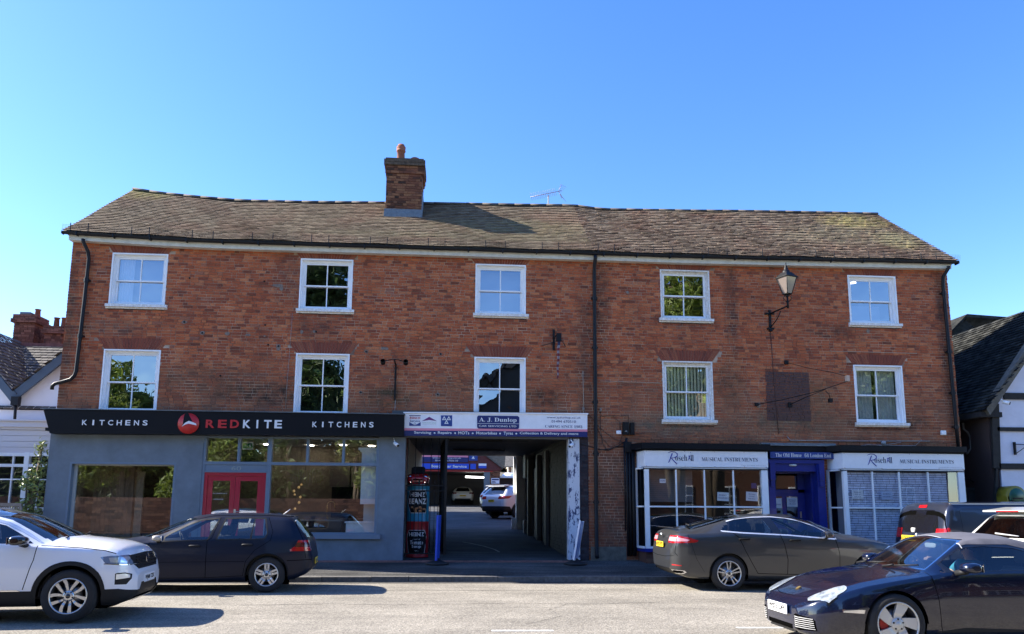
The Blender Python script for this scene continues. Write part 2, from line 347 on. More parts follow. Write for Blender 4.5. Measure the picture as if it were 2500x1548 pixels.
# pavement: rises from the kerb to the shop fronts
g = MB(); xs = [-60, -30, -14, -9.6, -6, -3, -1.2, .8, 2.8, 4.5, 7, 9.5, 13.3, 16, 30, 60]
for a, b_ in zip(xs, xs[1:]):
    g.poly([(a, ky(a)+.13 if a > -40 else ky(-40), kz(a)+.105), (b_, ky(b_)+.13, kz(b_)+.105), (b_, -.32, .262), (a, -.32, .262)])
    g.poly([(a, -.32, .262), (b_, -.32, .262), (b_, .02 if not -1.3 < (a+b_)/2 < 2.9 else -.02, .29), (a, .02 if not -1.3 < (a+b_)/2 < 2.9 else -.02, .29)])
g.build('pavement', M_PAVE, kind='structure')
g = MB(); x = -34.0; rr = random.Random(5)
while x < 34:
    L = rr.uniform(.75, 1.05); a, b_ = x, x+L-.012; dz = rr.uniform(-.006, .006); dy = rr.uniform(-.008, .008)
    g.hexa([(a, ky(a)+dy, kz(a)-.1), (b_, ky(b_)+dy, kz(b_)-.1), (b_, ky(b_)+.14, kz(b_)-.1), (a, ky(a)+.14, kz(a)-.1), (a, ky(a)+dy+.012, kz(a)+.104+dz), (b_, ky(b_)+dy+.012, kz(b_)+.104+dz), (b_, ky(b_)+.14, kz(b_)+.112+dz), (a, ky(a)+.14, kz(a)+.112+dz)])
    x += L
g.build('kerb', M_KERB, kind='structure')
M_PATCHR = bpy.data.materials.new('newer_asphalt_patch'); M_PATCHR.use_nodes = True; asphalt(M_PATCHR, (.05, .047, .042), (.12, .112, .10), (.24, .225, .20), sc=.62, patch=(.8, .6))
def sheet(name, pts, m, dz=.003):
    g = MB(); g.poly([(x, y, kz(x)+dz) for x, y in pts]); return g.build(name, m, kind='structure')
sheet('road_patch', [(-12, -2.95), (-4, -2.92), (4, -2.55), (13, -2.1), (13, -1.81), (4, -2.252), (-4, -2.652), (-12, -3.05)], mat('gutter_dark_strip', (.05, .046, .04), .9, var=.4, vscale=9), .002)  # dark mottled strip along the foot of the kerb
g = MB()
for pts in ([(-3.2, -6.4), (-1.8, -6.2), (-.9, -6.35), (.8, -6.1), (2.2, -6.2), (3.6, -5.9)], [(1.0, -8.4), (1.6, -7.6), (1.5, -6.9), (1.9, -6.2)], [(-2.5, -4.2), (-.5, -4.1), (1.2, -4.15), (3.5, -3.9)]):
    for (p, q) in zip(pts, pts[1:]):
        n = 8
        for i in range(n):
            f0, f1 = i/n, (i+1)/n; w_ = .006+.005*rr.random(); ax_, ay_ = p[0]+(q[0]-p[0])*f0, p[1]+(q[1]-p[1])*f0+.02*sin(i*2.1); bx_, by_ = p[0]+(q[0]-p[0])*f1, p[1]+(q[1]-p[1])*f1+.02*sin((i+1)*2.1 if i < n-1 else 0)
            g.poly([(ax_, ay_-w_, kz(ax_)+.006), (bx_, by_-w_, kz(bx_)+.006), (bx_, by_+w_, kz(bx_)+.006), (ax_, ay_+w_, kz(ax_)+.006)])
g.build('road_crack', mat('crack_sealant', (.04, .037, .033), .8), kind='structure')
g = MB()                                      # pink paver strip along the shop wall
x = -9.3
while x < 2.85:
    yb = -.04
    for row in range(3):
        y0 = yb-.1*(row+1); ox = (row % 2)*.1
        z0 = .262+(.32+y0)/.34*.028; g.box(x+ox, x+ox+.19, y0+.004, y0+.095, z0-.02, z0+.012+rr.uniform(-.002, .002))
    x += .2
g.build('paving_strip', M_PAVER, kind='structure')
# yard ground rising behind the archway
g = MB()
for a, b_ in ((-.02, 12), (12, 19), (19, 38), (38, 46), (46, 80)):
    g.poly([(-14, a, .29+.0385*min(a, 44)), (14, a, .29+.0385*min(a, 44)), (14, b_, .29+.0385*min(b_, 44)), (-14, b_, .29+.0385*min(b_, 44))])
g.build('yard_ground', M_YARD, kind='structure')
g = MB()                                      # worn white line in the archway
for pts in ([(.35, 5.4), (.55, 5.0), (.95, 3.9), (1.2, 2.9), (1.3, 2.1)], [(-.6, 2.15), (.2, 2.0), (1.3, 2.02)]):
    for (p, q) in zip(pts, pts[1:]):
        d = Vector((q[0]-p[0], q[1]-p[1])).normalized()*.03; nx, ny = -d.y, d.x
        g.poly([(p[0]+nx, p[1]+ny, .296+.0385*p[1]), (p[0]-nx, p[1]-ny, .296+.0385*p[1]), (q[0]-nx, q[1]-ny, .296+.0385*q[1]), (q[0]+nx, q[1]+ny, .296+.0385*q[1])])
g.build('yard_marking', mat('faded_line', (.35, .35, .33), .8, var=.4, vscale=20), kind='structure')

# ================================================================ the brick terrace
B = thing('brick_building', 'long three-storey red brick terrace with tiled roof, white sash windows and archway', 'building', (0, 0, .29))
WX = [(-8.49, -7.15), (-3.91, -2.60), (.50, 1.80), (5.32, 6.64), (10.42, 11.76)]
ZA = (6.45, 7.75); ZB = [(3.80, 5.31)]*3+[(3.80, 5.31)]*2
holes = [(a, b, 6.33, 7.75) for a, b in WX]+[(WX[i][0], WX[i][1], 3.70 if i < 3 else 3.68, 5.31) for i in range(5)]
XL, XR, ZT = -9.46, 13.23, 8.05
arches = [((WX[i][0]+WX[i][1])/2, zz) for i in range(5) for zz in (7.75, 5.31)]
def in_arch(x, z):
    for (cx, zz) in arches:
        if zz < z < zz+(.24 if zz > 7 else .3) and abs(x-cx) < .70+(z-zz)*.55: return True
    return False
mb = MB(); rb = random.Random(11)
bricks(mb, XL, XR, 3.70, ZT, 0, holes, course=.0725, rnd=rb, skip=in_arch, jit=.003)
wl = mb.build('brickwork', M_BRICK, B)
mb = MB(); bricks(mb, 3.38, 4.62, .30, 3.70, 0, (), course=.0725, rnd=rb, skip=lambda x, z: False)   # pier between archway and bay
bricks(mb, 4.62, 13.23, 3.05, 3.70, 0, (), course=.0725, rnd=rb)
bricks(mb, 9.44, 9.62, .30, 3.05, 0, (), course=.0725, rnd=rb); bricks(mb, 12.92, 13.23, .30, 3.05, 0, (), course=.0725, rnd=rb)
bricks(mb, 2.86, 3.38, 3.35, 3.70, 0, (), course=.0725, rnd=rb)
mb.build('brickwork', M_BRICK, B)
# quoin toothing at the far left and the flank walls
mb = MB(); T = Matrix.Translation((XL, 0, 0)) @ Matrix.Rotation(radians(-90), 4, 'Z')
bricks(mb, -8, -.03, .3, 8.0, 0, (), course=.0725, rnd=rb, T=T); T2 = Matrix.Translation((XR, 0, 0)) @ Matrix.Rotation(radians(90), 4, 'Z')
bricks(mb, .03, 8, .3, 8.0, 0, (), course=.0725, rnd=rb, T=T2); mb.build('flank_brickwork', M_BRICKS2, B)
mb = MB(); mb.box(XL+.006, XL+.3, .3, 8, .3, 7.9); mb.box(XR-.3, XR-.006, .3, 8, .3, 7.9)
wall_holes(mb, XL+.006, XR-.006, 3.3, ZT+.05, .008, .30, [(a, b, 3.6 if z == 0 else 6.3, 5.31 if z == 0 else 7.75) for a, b in WX for z in (0, 1)])
mb.box(3.38, 4.62, .006, .30, .25, 3.3); mb.box(9.44, 9.62, .006, .30, .25, 3.3); mb.box(12.92, 13.22, .006, .30, .25, 3.3); mb.box(4.62, 9.44, .02, .28, 3.0, 3.3); mb.box(9.62, 12.92, .02, .28, 3.0, 3.3)
mb.build('mortar', M_MORTAR, B)
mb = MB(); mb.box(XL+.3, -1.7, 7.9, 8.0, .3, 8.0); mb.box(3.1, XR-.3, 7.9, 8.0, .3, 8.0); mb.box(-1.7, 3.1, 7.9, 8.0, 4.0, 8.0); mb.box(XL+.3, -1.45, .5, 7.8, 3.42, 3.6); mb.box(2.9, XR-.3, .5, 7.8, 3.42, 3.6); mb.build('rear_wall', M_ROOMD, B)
M_ARCH = brickmat('arch_brick', [(0, (.20, .06, .04)), (.5, (.27, .075, .045)), (1, (.33, .11, .06))], noise=.25)
# flat arches of wedge bricks over every window
for (cx, zz) in arches:
    mb = MB(); h = .235 if zz > 7 else .29; n = 21; hw = .67
    for k in range(n):
        a0, a1 = -1+2*k/n, -1+2*(k+1)/n; sp = .2*(h/.29)
        x0, x1 = cx+a0*hw+.004, cx+a1*hw-.004; X0, X1 = cx+a0*(hw+sp)+.004, cx+a1*(hw+sp)-.004; y = rb.uniform(-.004, .003)
        mb.hexa([(x0, y, zz+.01), (x1, y, zz+.01), (x1, y+.05, zz+.01), (x0, y+.05, zz+.01), (X0, y, zz+h), (X1, y, zz+h), (X1, y+.05, zz+h), (X0, y+.05, zz+h)])
    mb.build('arch', M_ARCH, B)
# repairs, old fixing holes, purple paint patch
mb = MB()
for (x, z, sx, sz) in [(-4.45, 7.02, .16, .05), (-4.35, 6.95, .05, .07), (-6.65, 6.02, .07, .05), (-4.35, 5.45, .06, .1), (-4.7, 5.72, .03, .03), (-3.8, 5.85, .04, .05), (-1.75, 5.47, .13, .045), (-2.2, 5.38, .05, .05), (-.35, 5.36, .05, .04), (-5.6, 5.76, .07, .05), (-6.2, 5.76, .07, .05), (-5.1, 5.74, .06, .04), (-2.3, 4.35, .05, .05), (-.4, 4.33, .07, .05), (4.45, 7.1, .05, .05), (7.2, 6.15, .03, .02), (-3.5, 5.86, .04, .04), (.3, 3.65, .1, .03), (10.9, 6.22, .05, .06), (7.82, 4.2, .07, .07)]:
    mb = MB(); P = [(x+sx*cos(a)*rb.uniform(.7, 1.1), z+sz*sin(a)*rb.uniform(.7, 1.1)) for a in [i*pi/5 for i in range(10)]]; mb.prism(P, -.006, .01); mb.build('mortar_repair', mat('cement_patch', (.27, .23, .19), .9, col2=(.16, .11, .085), vscale=14), B)
mb = MB()
for (x, z) in [(-6.6, 7.15), (-4.78, 7.12), (-6.65, 6.03), (-4.7, 6.0), (-4.35, 5.47), (-3.45, 5.86), (-2.2, 5.38), (-.35, 5.36), (-2.3, 4.35), (-.4, 4.33), (-6.2, 5.76), (-4.6, 5.5), (-5.7, 4.7)]:
    mb = MB(); mb.lathe([(.0001, -.016), (.024, -.016), (.022, 0)], (x, 0, z), 8, axis='y'); mb.build('fixing_hole', M_BLACK, B)
mb = MB()
bricks(mb, 8.04, 9.2, 3.80, 5.08, -.008, (), course=.0725, rnd=random.Random(4), depth=.03); mb.build('painted_patch', M_PATCH, B)
mb = MB()                                     # cracks and raised mortar lines across the right-hand wall
for pts in ([(3.7, 4.75), (4.4, 4.74), (5.25, 4.73)], [(9.8, 5.66), (10.4, 5.66), (11.2, 5.655), (12.2, 5.65)], [(3.26, 5.0), (3.27, 4.3), (3.26, 3.7)]):
    mb.tube([(x, -.004, z) for x, z in pts], .008, 5)
mb.build('mortar_line', mat('pale_mortar', (.42, .36, .28), .9), B)

# ---- eaves board, gutter, bird guard
def ez(x): return 8.04+.10*max(0, (-6-x)/3.5)**1.3+.07*max(0, (x-6)/7.2)**1.2
mb = MB(); xs = [XL-.02+i*(XR-XL+.04)/24 for i in range(25)]
for a, b in zip(xs, xs[1:]):
    mb.hexa([(a, -.17, ez(a)-.15), (b, -.17, ez(b)-.15), (b, .05, ez(b)-.15), (a, .05, ez(a)-.15), (a, -.19, ez(a)-.02), (b, -.19, ez(b)-.02), (b, .05, ez(b)-.02), (a, .05, ez(a)-.02)])
mb.build('eaves_board', M_FASCIA, B)
mb = MB()
gx = [XL-.14+i*(XR-XL+.30)/30 for i in range(31)]
mb.smooth = True
prof = [(-.055, 0), (-.05, -.035), (-.025, -.06), (0, -.066), (.025, -.06), (.05, -.035), (.055, 0)]
b0 = len(mb.v)
for x in gx:
    for (py, pz) in prof: mb.v.append((x, -.25+py, ez(x)+.02+pz+.004*sin(x*3)))
for i in range(30):
    for k in range(6): mb.face((b0+i*7+k, b0+i*7+k+1, b0+(i+1)*7+k+1, b0+(i+1)*7+k))
mb.smooth = False
for i in range(27):                           # brackets and joints
    x = XL+.2+i*.87; mb.box(x-.015, x+.015, -.312, -.17, ez(x)-.058, ez(x)+.03)
for x in (XL-.14, XR+.16): mb.box(x-.01, x+.01, -.305, -.195, ez(x)-.045, ez(x)+.025)
mb.build('gutter', M_GUTTER, B)
mb = MB(); rg = random.Random(2)
x = XL+.05
while x < XR+.1:
    for dx in (0, .5 if rg.random() < .6 else .42):
        mb.box(x+dx-.008, x+dx+.008, -.30, -.285, ez(x)+.02, ez(x)+.24)
    x += 1.45
for s in range(5):
    mb.tube([(x, -.292, ez(x)+.05+s*.035) for x in [XL-.15+i*(XR-XL+.35)/60 for i in range(61)]], .0022, 4, cap=False)
x = XL-.15
while x < XR+.2: mb.tube([(x, -.292, ez(x)+.03), (x+.03, -.292, ez(x)+.19)], .0018, 3, cap=False); x += .07
mb.build('bird_guard', M_WIRE, B)

# ---- roof: ridge sagging and rising as in the photograph, each tile a face of its own
RX = [-9.0, -8.2, -7.2, -6.1, -4.5, -3.1, -.5, 2.0, 3.4, 4.2, 6, 9, 12.6]; RZ = [10.27, 10.17, 10.10, 10.04, 10.06, 10.10, 10.17, 10.22, 10.26, 10.18, 10.22, 10.30, 10.36]
def lerpk(xs_, ys_, x):
    if x <= xs_[0]: return ys_[0]
    for i in range(len(xs_)-1):
        if x <= xs_[i+1]: return ys_[i]+(ys_[i+1]-ys_[i])*(x-xs_[i])/(xs_[i+1]-xs_[i])
    return ys_[-1]
EL, ER = XL-.14, XR+.16
def roofpt(u, t, lift=0):                      # u along, t up the slope
    x = (EL+u*(ER-EL))*(1-t)+(-9.0+u*(12.6+9.0))*t
    ze = ez(min(max(x, XL), XR))+.055; zr = lerpk(RX, RZ, x)
    y = -.27+t*2.27
    sag = -.05*sin(pi*t)*(1+.6*sin(x*.9))+.012*sin(x*2.3+t*7)
    return Vector((x, y-lift*.68, ze+(zr-ze)*t+sag+lift*.73))
def tiles(name, m, ua, ub, rough, seed):
    rt = random.Random(seed); mb = MB(); NR = 29; nu = int((ub-ua)*(ER-EL)/.168)
    for r in range(NR):
        t0 = r/NR; t1 = min(1, (r+1.18)/NR)
        for k in range(nu+1):
            a = ua+(ub-ua)*(k+(r % 2)*.5-.5)/nu; b = a+(ub-ua)/nu*.965
            a = max(a, ua); b = min(b, ub)
            if b-a < .0008: continue
            l0 = .022+rt.uniform(0, rough); l0b = l0+rt.uniform(-rough, rough)*.5; l1 = .003
            dt = rt.uniform(-.10, .10)/NR*(1+rough*60)*.4
            P = [roofpt(a, t0+dt, l0), roofpt(b, t0+dt, l0b), roofpt(b, t1, l1), roofpt(a, t1, l1)]
            Q = [roofpt(a, t0+dt, l0-.016), roofpt(b, t0+dt, l0b-.016)]
            bb = len(mb.v); mb.v += [tuple(p) for p in P+Q]
            mb.face((bb, bb+1, bb+2, bb+3)); mb.face((bb+4, bb+5, bb+1, bb)); mb.face((bb+4, bb, bb+3)); mb.face((bb+1, bb+5, bb+2))
    return mb.build(name, m, B)
def tilemat(name, ramp, lichen, lamt):
    m = brickmat(name, ramp, stains=lichen, noise=.25); return m
LIC = (.42, .36, .10)
M_TILE_L = tilemat('mossy_brown_tiles', [(0, (.12, .092, .06)), (.3, (.16, .125, .08)), (.6, (.185, .145, .095)), (.85, (.22, .175, .115)), (1, (.14, .108, .072))], [(-8.7, 9.9, 1.0, .5, LIC, .45), (1.6, 8.8, 3.0, .5, (.27, .24, .12), .4), (.5, 8.3, 5, .2, (.22, .20, .11), .4)], .5)
M_TILE_R = tilemat('old_red_brown_tiles', [(0, (.10, .072, .050)), (.3, (.145, .108, .074)), (.6, (.18, .138, .095)), (.85, (.235, .185, .13)), (1, (.13, .095, .066))], [(11.6, 9.6, 1.3, .45, (.34, .29, .10), .7), (9.8, 10.2, 1.0, .2, (.33, .35, .27), .6), (12.3, 8.7, .8, .5, (.33, .29, .12), .6), (7, 10.0, 1.6, .25, (.30, .26, .15), .5), (11, 8.9, 2.5, .6, (.24, .21, .13), .6)], .5)
usp = (3.55-EL)/(ER-EL)
tiles('roof', M_TILE_L, 0, usp, .008, 1); tiles('roof', M_TILE_R, usp, 1, .014, 2)
mb = MB()                                     # rear slope, gable ends and underlay, so the roof is a closed body
N = 24
for i in range(N):
    a, b = i/N, (i+1)/N
    p0, p1 = roofpt(a, 1, -.01), roofpt(b, 1, -.01); mb.poly([p1, p0, (p0.x, 4.4, 8.1), (p1.x, 4.4, 8.1)])
    mb.poly([(p1.x, 4.4, 8.1), (p0.x, 4.4, 8.1), (p0.x, 8, 8.0), (p1.x, 8, 8.0)])
    for k in range(6):
        mb.poly([roofpt(a, k/6, -.02), roofpt(b, k/6, -.02), roofpt(b, (k+1)/6, -.02), roofpt(a, (k+1)/6, -.02)])
for u in (0, 1):
    e = roofpt(u, 0, -.02); r_ = roofpt(u, 1, -.01); mb.poly([tuple(e), tuple(roofpt(u, .5, -.02)), tuple(r_), (r_.x, 4.4, 8.1), (e.x, 4.4, 8.0)])
mb.build('rear_roof_slope', mat('roof_tile_plain', (.17, .13, .09), .9, var=.3, vscale=6), B)
mb = MB()
for (x0, x1, m_) in ((-9.0, 3.5, .46), (3.5, 12.6, .46)):
    n = int((x1-x0)/m_)
    for i in range(n):
        a = x0+(x1-x0)*i/n; b = x0+(x1-x0)*(i+1)/n-.002; r0 = .078+random.uniform(-.001, .001) if x1 < 5 else .070+random.uniform(-.004, .004)
        za, zb_ = lerpk(RX, RZ, a)-.03, lerpk(RX, RZ, b)-.03; bb = len(mb.v); mb.smooth = True
        for (x, z) in ((a, za), (b, zb_)):
            for k in range(9): an = pi*k/8; mb.v.append((x, 2.0-r0*cos(an)*1.1, z+r0*sin(an)+(.004 if x == a else 0)))
        for k in range(8): mb.face((bb+k, bb+k+1, bb+9+k+1, bb+9+k))
        mb.smooth = False; mb.face(range(bb+8, bb-1, -1)); mb.face(range(bb+9, bb+18))
mb.build('ridge_tiles', mat('ridge_tile_clay', (.095, .08, .065), .9, var=.3, vscale=3, island=.10), B)

# ---- chimney stack on the front slope
mb = MB(); rc = random.Random(8)
cx0, cx1, cy0, cy1 = -1.97, -.98, 1.3, 2.25
def stack(mb, x0, x1, y0, y1, z0, z1, rnd):
    bricks(mb, x0, x1, z0, z1, y0, (), course=.074, rnd=rnd)
    bricks(mb, y0, y1, z0, z1, 0, (), course=.074, rnd=rnd, T=Matrix.Translation((x1, 0, 0)) @ Matrix.Rotation(radians(90), 4, 'Z'))
    bricks(mb, -y1, -y0, z0, z1, 0, (), course=.074, rnd=rnd, T=Matrix.Translation((x0, 0, 0)) @ Matrix.Rotation(radians(-90), 4, 'Z'))
    mb.box(x0+.012, x1-.012, y0+.012, y1, z0, z1)
stack(mb, cx0, cx1, cy0, cy1, 9.35, 10.72, rc); stack(mb, cx0-.03, cx1+.03, cy0-.03, cy1+.03, 10.72, 10.80, rc); stack(mb, cx0-.0, cx1+.05, cy0-.02, cy1+.03, 10.80, 10.95, rc)
ch = mb.build('chimney', M_CHBRICK, B)
mb = MB(); stack(mb, cx0-.07, cx1+.07, cy0-.07, cy1+.07, 10.95, 11.12, rc); mb.box(cx0-.03, cx1+.03, cy0-.03, cy1, 11.12, 11.17); mb.build('chimney_cap', mat('sooty_brick', (.09, .065, .045), .9, var=.4, vscale=12), ch)
mb = MB(); mb.box(cx0-.03, cx1+.03, cy0-.025, cy0+.02, 9.30, 9.68); mb.box(cx0-.03, cx1+.03, cy0-.10, cy0-.02, 9.42, 9.53); mb.box(cx1, cx1+.03, cy0, cy1, 9.4, 10.2); mb.build('flashing', M_LEAD, ch)
mb = MB(); mb.lathe([(.13, 11.12), (.12, 11.2), (.105, 11.55), (.13, 11.56), (.13, 11.60), (.105, 11.61), (.13, 11.65), (.13, 11.69), (.105, 11.70), (.13, 11.70), (.11, 11.72), (.09, 11.77), (.01, 11.79)], (-1.62, 1.7, 0), 18); mb.build('chimney_pot', M_TERRA, ch)
mb = MB(); mb.lathe([(.11, 11.12), (.10, 11.22), (.13, 11.27), (.14, 11.33), (.12, 11.39), (.06, 11.42), (.01, 11.43)], (-1.22, 1.75, 0), 16); mb.build('chimney_pot', M_TERRA, ch)

# ---- rainwater pipes
def pipe(pts, r=.04, clips=(), n=10, sock=()):
    mb = MB(); mb.tube(pts, r, n)
    for z in clips:
        p = min(pts, key=lambda q: abs(q[2]-z)); mb.box(p[0]-.075, p[0]+.075, p[1]-.01, 0.0, z-.02, z+.02); mb.lathe([(r+.012, z-.05), (r+.012, z+.05)], (p[0], p[1], 0), 10)
    mb.build('drainpipe', M_GUTTER, B)
pipe([(-9.1, -.25, 7.99), (-9.1, -.25, 7.93), (-9.03, -.12, 7.72), (-9.01, -.08, 7.55), (-9.02, -.08, 6.5), (-9.04, -.08, 5.6), (-9.06, -.08, 4.72), (-9.09, -.08, 4.62), (-9.17, -.08, 4.53), (-9.4, -.09, 4.45), (-9.5, -.10, 4.42), (-9.56, -.10, 4.36), (-9.57, -.08, 4.28)], .045, (5.6, 7.0))
pipe([(3.57, -.25, 7.99), (3.57, -.24, 7.9), (3.57, -.10, 7.72), (3.57, -.08, 7.6), (3.565, -.08, 6.2), (3.56, -.08, 4.9), (3.56, -.08, 3.6), (3.55, -.08, 1.9), (3.55, -.08, .45), (3.55, -.14, .36)], .048, (6.9, 5.6, 4.2, 2.9, 1.7))
pipe([(13.12, -.25, 8.0), (13.12, -.24, 7.95), (13.05, -.1, 7.75), (13.04, -.08, 7.55), (13.05, -.08, 6), (13.06, -.08, 5), (13.07, -.08, 4), (13.08, -.08, 3.16)], .045, (7.3, 5.7, 4.6, 3.7))
mb = MB()
for (x, z0, z1, r) in ((4.34, .4, 3.3, .03), (4.41, .4, 3.1, .035), (4.50, .4, 3.0, .05), (4.28, 1.0, 3.2, .018)): mb.tube([(x, -.06, z0), (x+.003, -.06, (z0+z1)/2), (x, -.06, z1)], r, 8)
mb.build('service_pipes', M_GUTTER, B)

# ---- sash windows
M_SKYCURT = mat('pale_curtain', (.62, .64, .68), .9, var=.05)
M_NET = mat('grey_net_curtain', (.68, .70, .64), .9, var=.1, vscale=6)
M_BLIND = mat('vertical_blind_cloth', (.86, .86, .6), .9, var=.06)
def sash(i, za, zb, sill, inside, frame_y=.10, side=.1):
    x0, x1 = WX[i]; wd = bpy.data.objects.new('window', bpy.data.meshes.new('window')); bpy.data.objects.remove(wd)
    mb = MB()
    rv = .035
    mb.box(x0+.001, x0+rv, -.012, .14, za, zb-.001); mb.box(x1-rv, x1-.001, -.012, .14, za, zb-.001); mb.box(x0+rv, x1-rv, -.012, .14, zb-rv, zb-.001)
    f = .055; X0, X1, Z0, Z1 = x0+rv, x1-rv, za, zb-rv
    mb.box(X0, X0+f, frame_y-.02, frame_y+.1, Z0, Z1); mb.box(X1-f, X1, frame_y-.02, frame_y+.1, Z0, Z1); mb.box(X0+f, X1-f, frame_y-.02, frame_y+.1, Z1-f, Z1); mb.box(X0+f, X1-f, frame_y-.02, frame_y+.1, Z0, Z0+.03)
    W = mb.build('window', M_WHITE_OLD if i in (3,) else M_WHITE, B)
    ax, bx, az, bz = X0+f, X1-f, Z0+.03, Z1-f; zm = (az+bz)/2
    for (p, q, y) in ((zm-.02, bz, frame_y), (az, zm+.02, frame_y+.045)):
        mb = MB(); s_ = .045; xm = (ax+bx)/2
        mb.box(ax, ax+s_, y, y+.035, p, q); mb.box(bx-s_, bx, y, y+.035, p, q); mb.box(ax+s_, bx-s_, y, y+.035, q-.04, q); mb.box(ax+s_, bx-s_, y, y+.035, p, p+(.065 if p == az else .035))
        mb.box(xm-.013, xm+.013, y+.003, y+.032, p+.035, q-.04); mb.build('sash', M_WHITE, W)
        g_ = MB(); rx = random.uniform(-.004, .004)
        for (a_, b_) in ((ax+s_, xm-.013), (xm+.013, bx-s_)):
            dy = random.uniform(-.003, .003); g_.poly([(a_, y+.018+dy, p+.03), (b_, y+.018-dy, p+.03), (b_, y+.018-dy+rx, q-.035), (a_, y+.018+dy+rx, q-.035)])
        g_.build('glass', M_GLASS, W)
    if sill:
        mb = MB(); mb.prism([(-.075, za-.085), (-.075, za-.015), (.13, za+.0), (.13, za-.12), (-.02, za-.12), (-.02, za-.085)], x0-.05, x1+.07, axis='x'); mb.build('sill', M_WHITE_OLD, W)
    # the room behind
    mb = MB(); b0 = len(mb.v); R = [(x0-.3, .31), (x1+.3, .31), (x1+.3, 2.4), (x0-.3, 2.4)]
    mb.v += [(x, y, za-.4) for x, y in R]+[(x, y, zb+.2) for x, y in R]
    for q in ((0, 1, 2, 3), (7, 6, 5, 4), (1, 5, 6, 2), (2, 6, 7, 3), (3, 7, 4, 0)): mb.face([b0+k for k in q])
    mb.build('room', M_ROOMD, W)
    if inside == 'curtain_left' or inside == 'curtains':
        mb = MB(); mb.smooth = True
        for (p, q) in (((ax, ax+.36), (bx-.12, bx)) if inside == 'curtain_left' else ((ax, (ax+bx)/2-.05), ((ax+bx)/2+.05, bx))):
            n = 30; b0 = len(mb.v)
            for k in range(n+1):
                x = p+(q-p)*k/n; y = .27+.02*sin(k*1.25); mb.v += [(x, y, az), (x, y, bz)]
            for k in range(n): mb.face((b0+2*k, b0+2*k+2, b0+2*k+3, b0+2*k+1))
        mb.build('curtain', M_SKYCURT if inside == 'curtain_left' else M_NET, W)
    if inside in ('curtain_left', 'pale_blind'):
        mb = MB(); mb.poly([(ax, .4, az), (bx, .4, az), (bx, .4, bz), (ax, .4, bz)]); mb.build('blind', mat('shade_toned_blind', (.30, .33, .40), .9), W)  # shade and bluish sky reflection put into the white blind's colour
    if inside == 'blinds':
        mb = MB(); n = 13
        for k in range(n):
            c_ = ax+(bx-ax)*(k+.5)/n; h_ = (bx-ax)/n*.5; mb.poly([(c_-h_, .17, az), (c_+h_*.8, .21, az), (c_+h_*.8, .21, bz), (c_-h_, .17, bz)])
        mb.build('vertical_blind', M_BLIND, W)
    if inside == 'lamp':
        mb = MB(); mb.tube([(x0-.1, 1.4, zb+.05), (x0+.75, .9, zb+.1)], .03, 8); mb.build('strip_light', mat('tube_light', (.9, .9, .9), .5, emit=(1, .95, .85), estr=1.6), W)
        mb = MB(); mb.poly([(ax, .7, az), (bx, .7, az), (bx, .7, az+.62), (ax, .7, az+.62)]); mb.build('blind', MATS.get('shade_toned_blind'), W)
    return W
for i, ins in enumerate(('curtain_left', None, 'pale_blind', None, 'lamp')): sash(i, 6.45, 7.75, True, ins)
for i, ins in enumerate((None, None, None, 'blinds', 'curtains')): sash(i, 3.80 if i > 2 else 3.79, 5.31, i > 2, ins)

# ---- grey rendered shop front (ground floor left)
SX0, SX1 = -9.52, -1.16
mb = MB(); wall_holes(mb, SX0, SX1, .25, 3.3, -.03, .3, [(-9.02, -6.58, .62, 2.57), (-5.98, -1.80, .28, 3.3)])
mb.box(-4.43, -1.80, -.03, .28, .25, .78)
mb.box(SX0, SX0+.28, .3, 6, .25, 3.6)
mb.build('shopfront_wall', M_GREY, B)
mb = MB(); mb.box(-9.05, -6.56, -.06, .02, .55, .62); mb.box(-9.02, -8.97, -.035, .12, .62, 2.57); mb.box(-6.63, -6.58, -.035, .12, .62, 2.57); mb.box(-8.97, -6.63, -.035, .12, 2.52, 2.57)
W1 = mb.build('shop_window', M_GREYT, B)
mb = MB(); mb.box(-8.97, -8.90, .10, .15, .62, 2.52); mb.box(-6.66, -6.63, .10, .15, .62, 2.52); mb.box(-8.90, -6.66, .10, .15, 2.49, 2.52); mb.box(-8.9, -6.66, .1, .15, .62, .66); mb.build('frame', mat('brushed_trim', (.42, .45, .45), .5), W1)
mb = MB(); mb.poly([(-8.9, .125, .66), (-6.66, .125, .66), (-6.66, .125, 2.49), (-8.9, .125, 2.49)]); mb.build('glass', M_GLASSF, W1)
mb = MB()
for (a, b, c, d) in [(-5.98, -5.92, .29, 3.22), (-1.86, -1.80, .78, 3.22), (-4.47, -4.37, .29, 3.22), (-5.18, -5.12, 2.61, 3.22), (-3.55, -3.49, 2.61, 3.22), (-2.69, -2.63, 2.61, 3.22)]: mb.box(a, b, -.015, .11, c, d)
mb.box(-5.92, -4.47, -.02, .10, 2.54, 2.61); mb.box(-4.37, -1.86, -.02, .10, 2.54, 2.61); mb.box(-5.92, -4.47, .0, .1, 2.35, 2.54); mb.box(-5.92, -4.47, -.03, .02, 2.35, 2.39)
mb.box(-4.37, -1.86, .0, .1, .90, .94); mb.box(-4.4, -1.70, -.11, .0, .79, .905); mb.box(-5.92, -1.86, .0, .1, 3.18, 3.22)
W2 = mb.build('shop_window', M_GREYT, B)
mb = MB()
for (a, b, c, d) in [(-5.92, -5.18, 2.61, 3.18), (-5.12, -4.47, 2.61, 3.18), (-4.37, -3.55, 2.61, 3.18), (-3.49, -2.69, 2.61, 3.18), (-2.63, -1.86, 2.61, 3.18), (-4.37, -1.86, .94, 2.54)]: mb.poly([(a, .06, c), (b, .06, c), (b, .06, d), (a, .06, d)])
mb.build('glass', M_GLASSF, W2)
text('60', -5.30, -5.07, 2.40, 2.50, -.006, mat('faint_gilt', (.30, .33, .30), .5), W2, 'house_number')
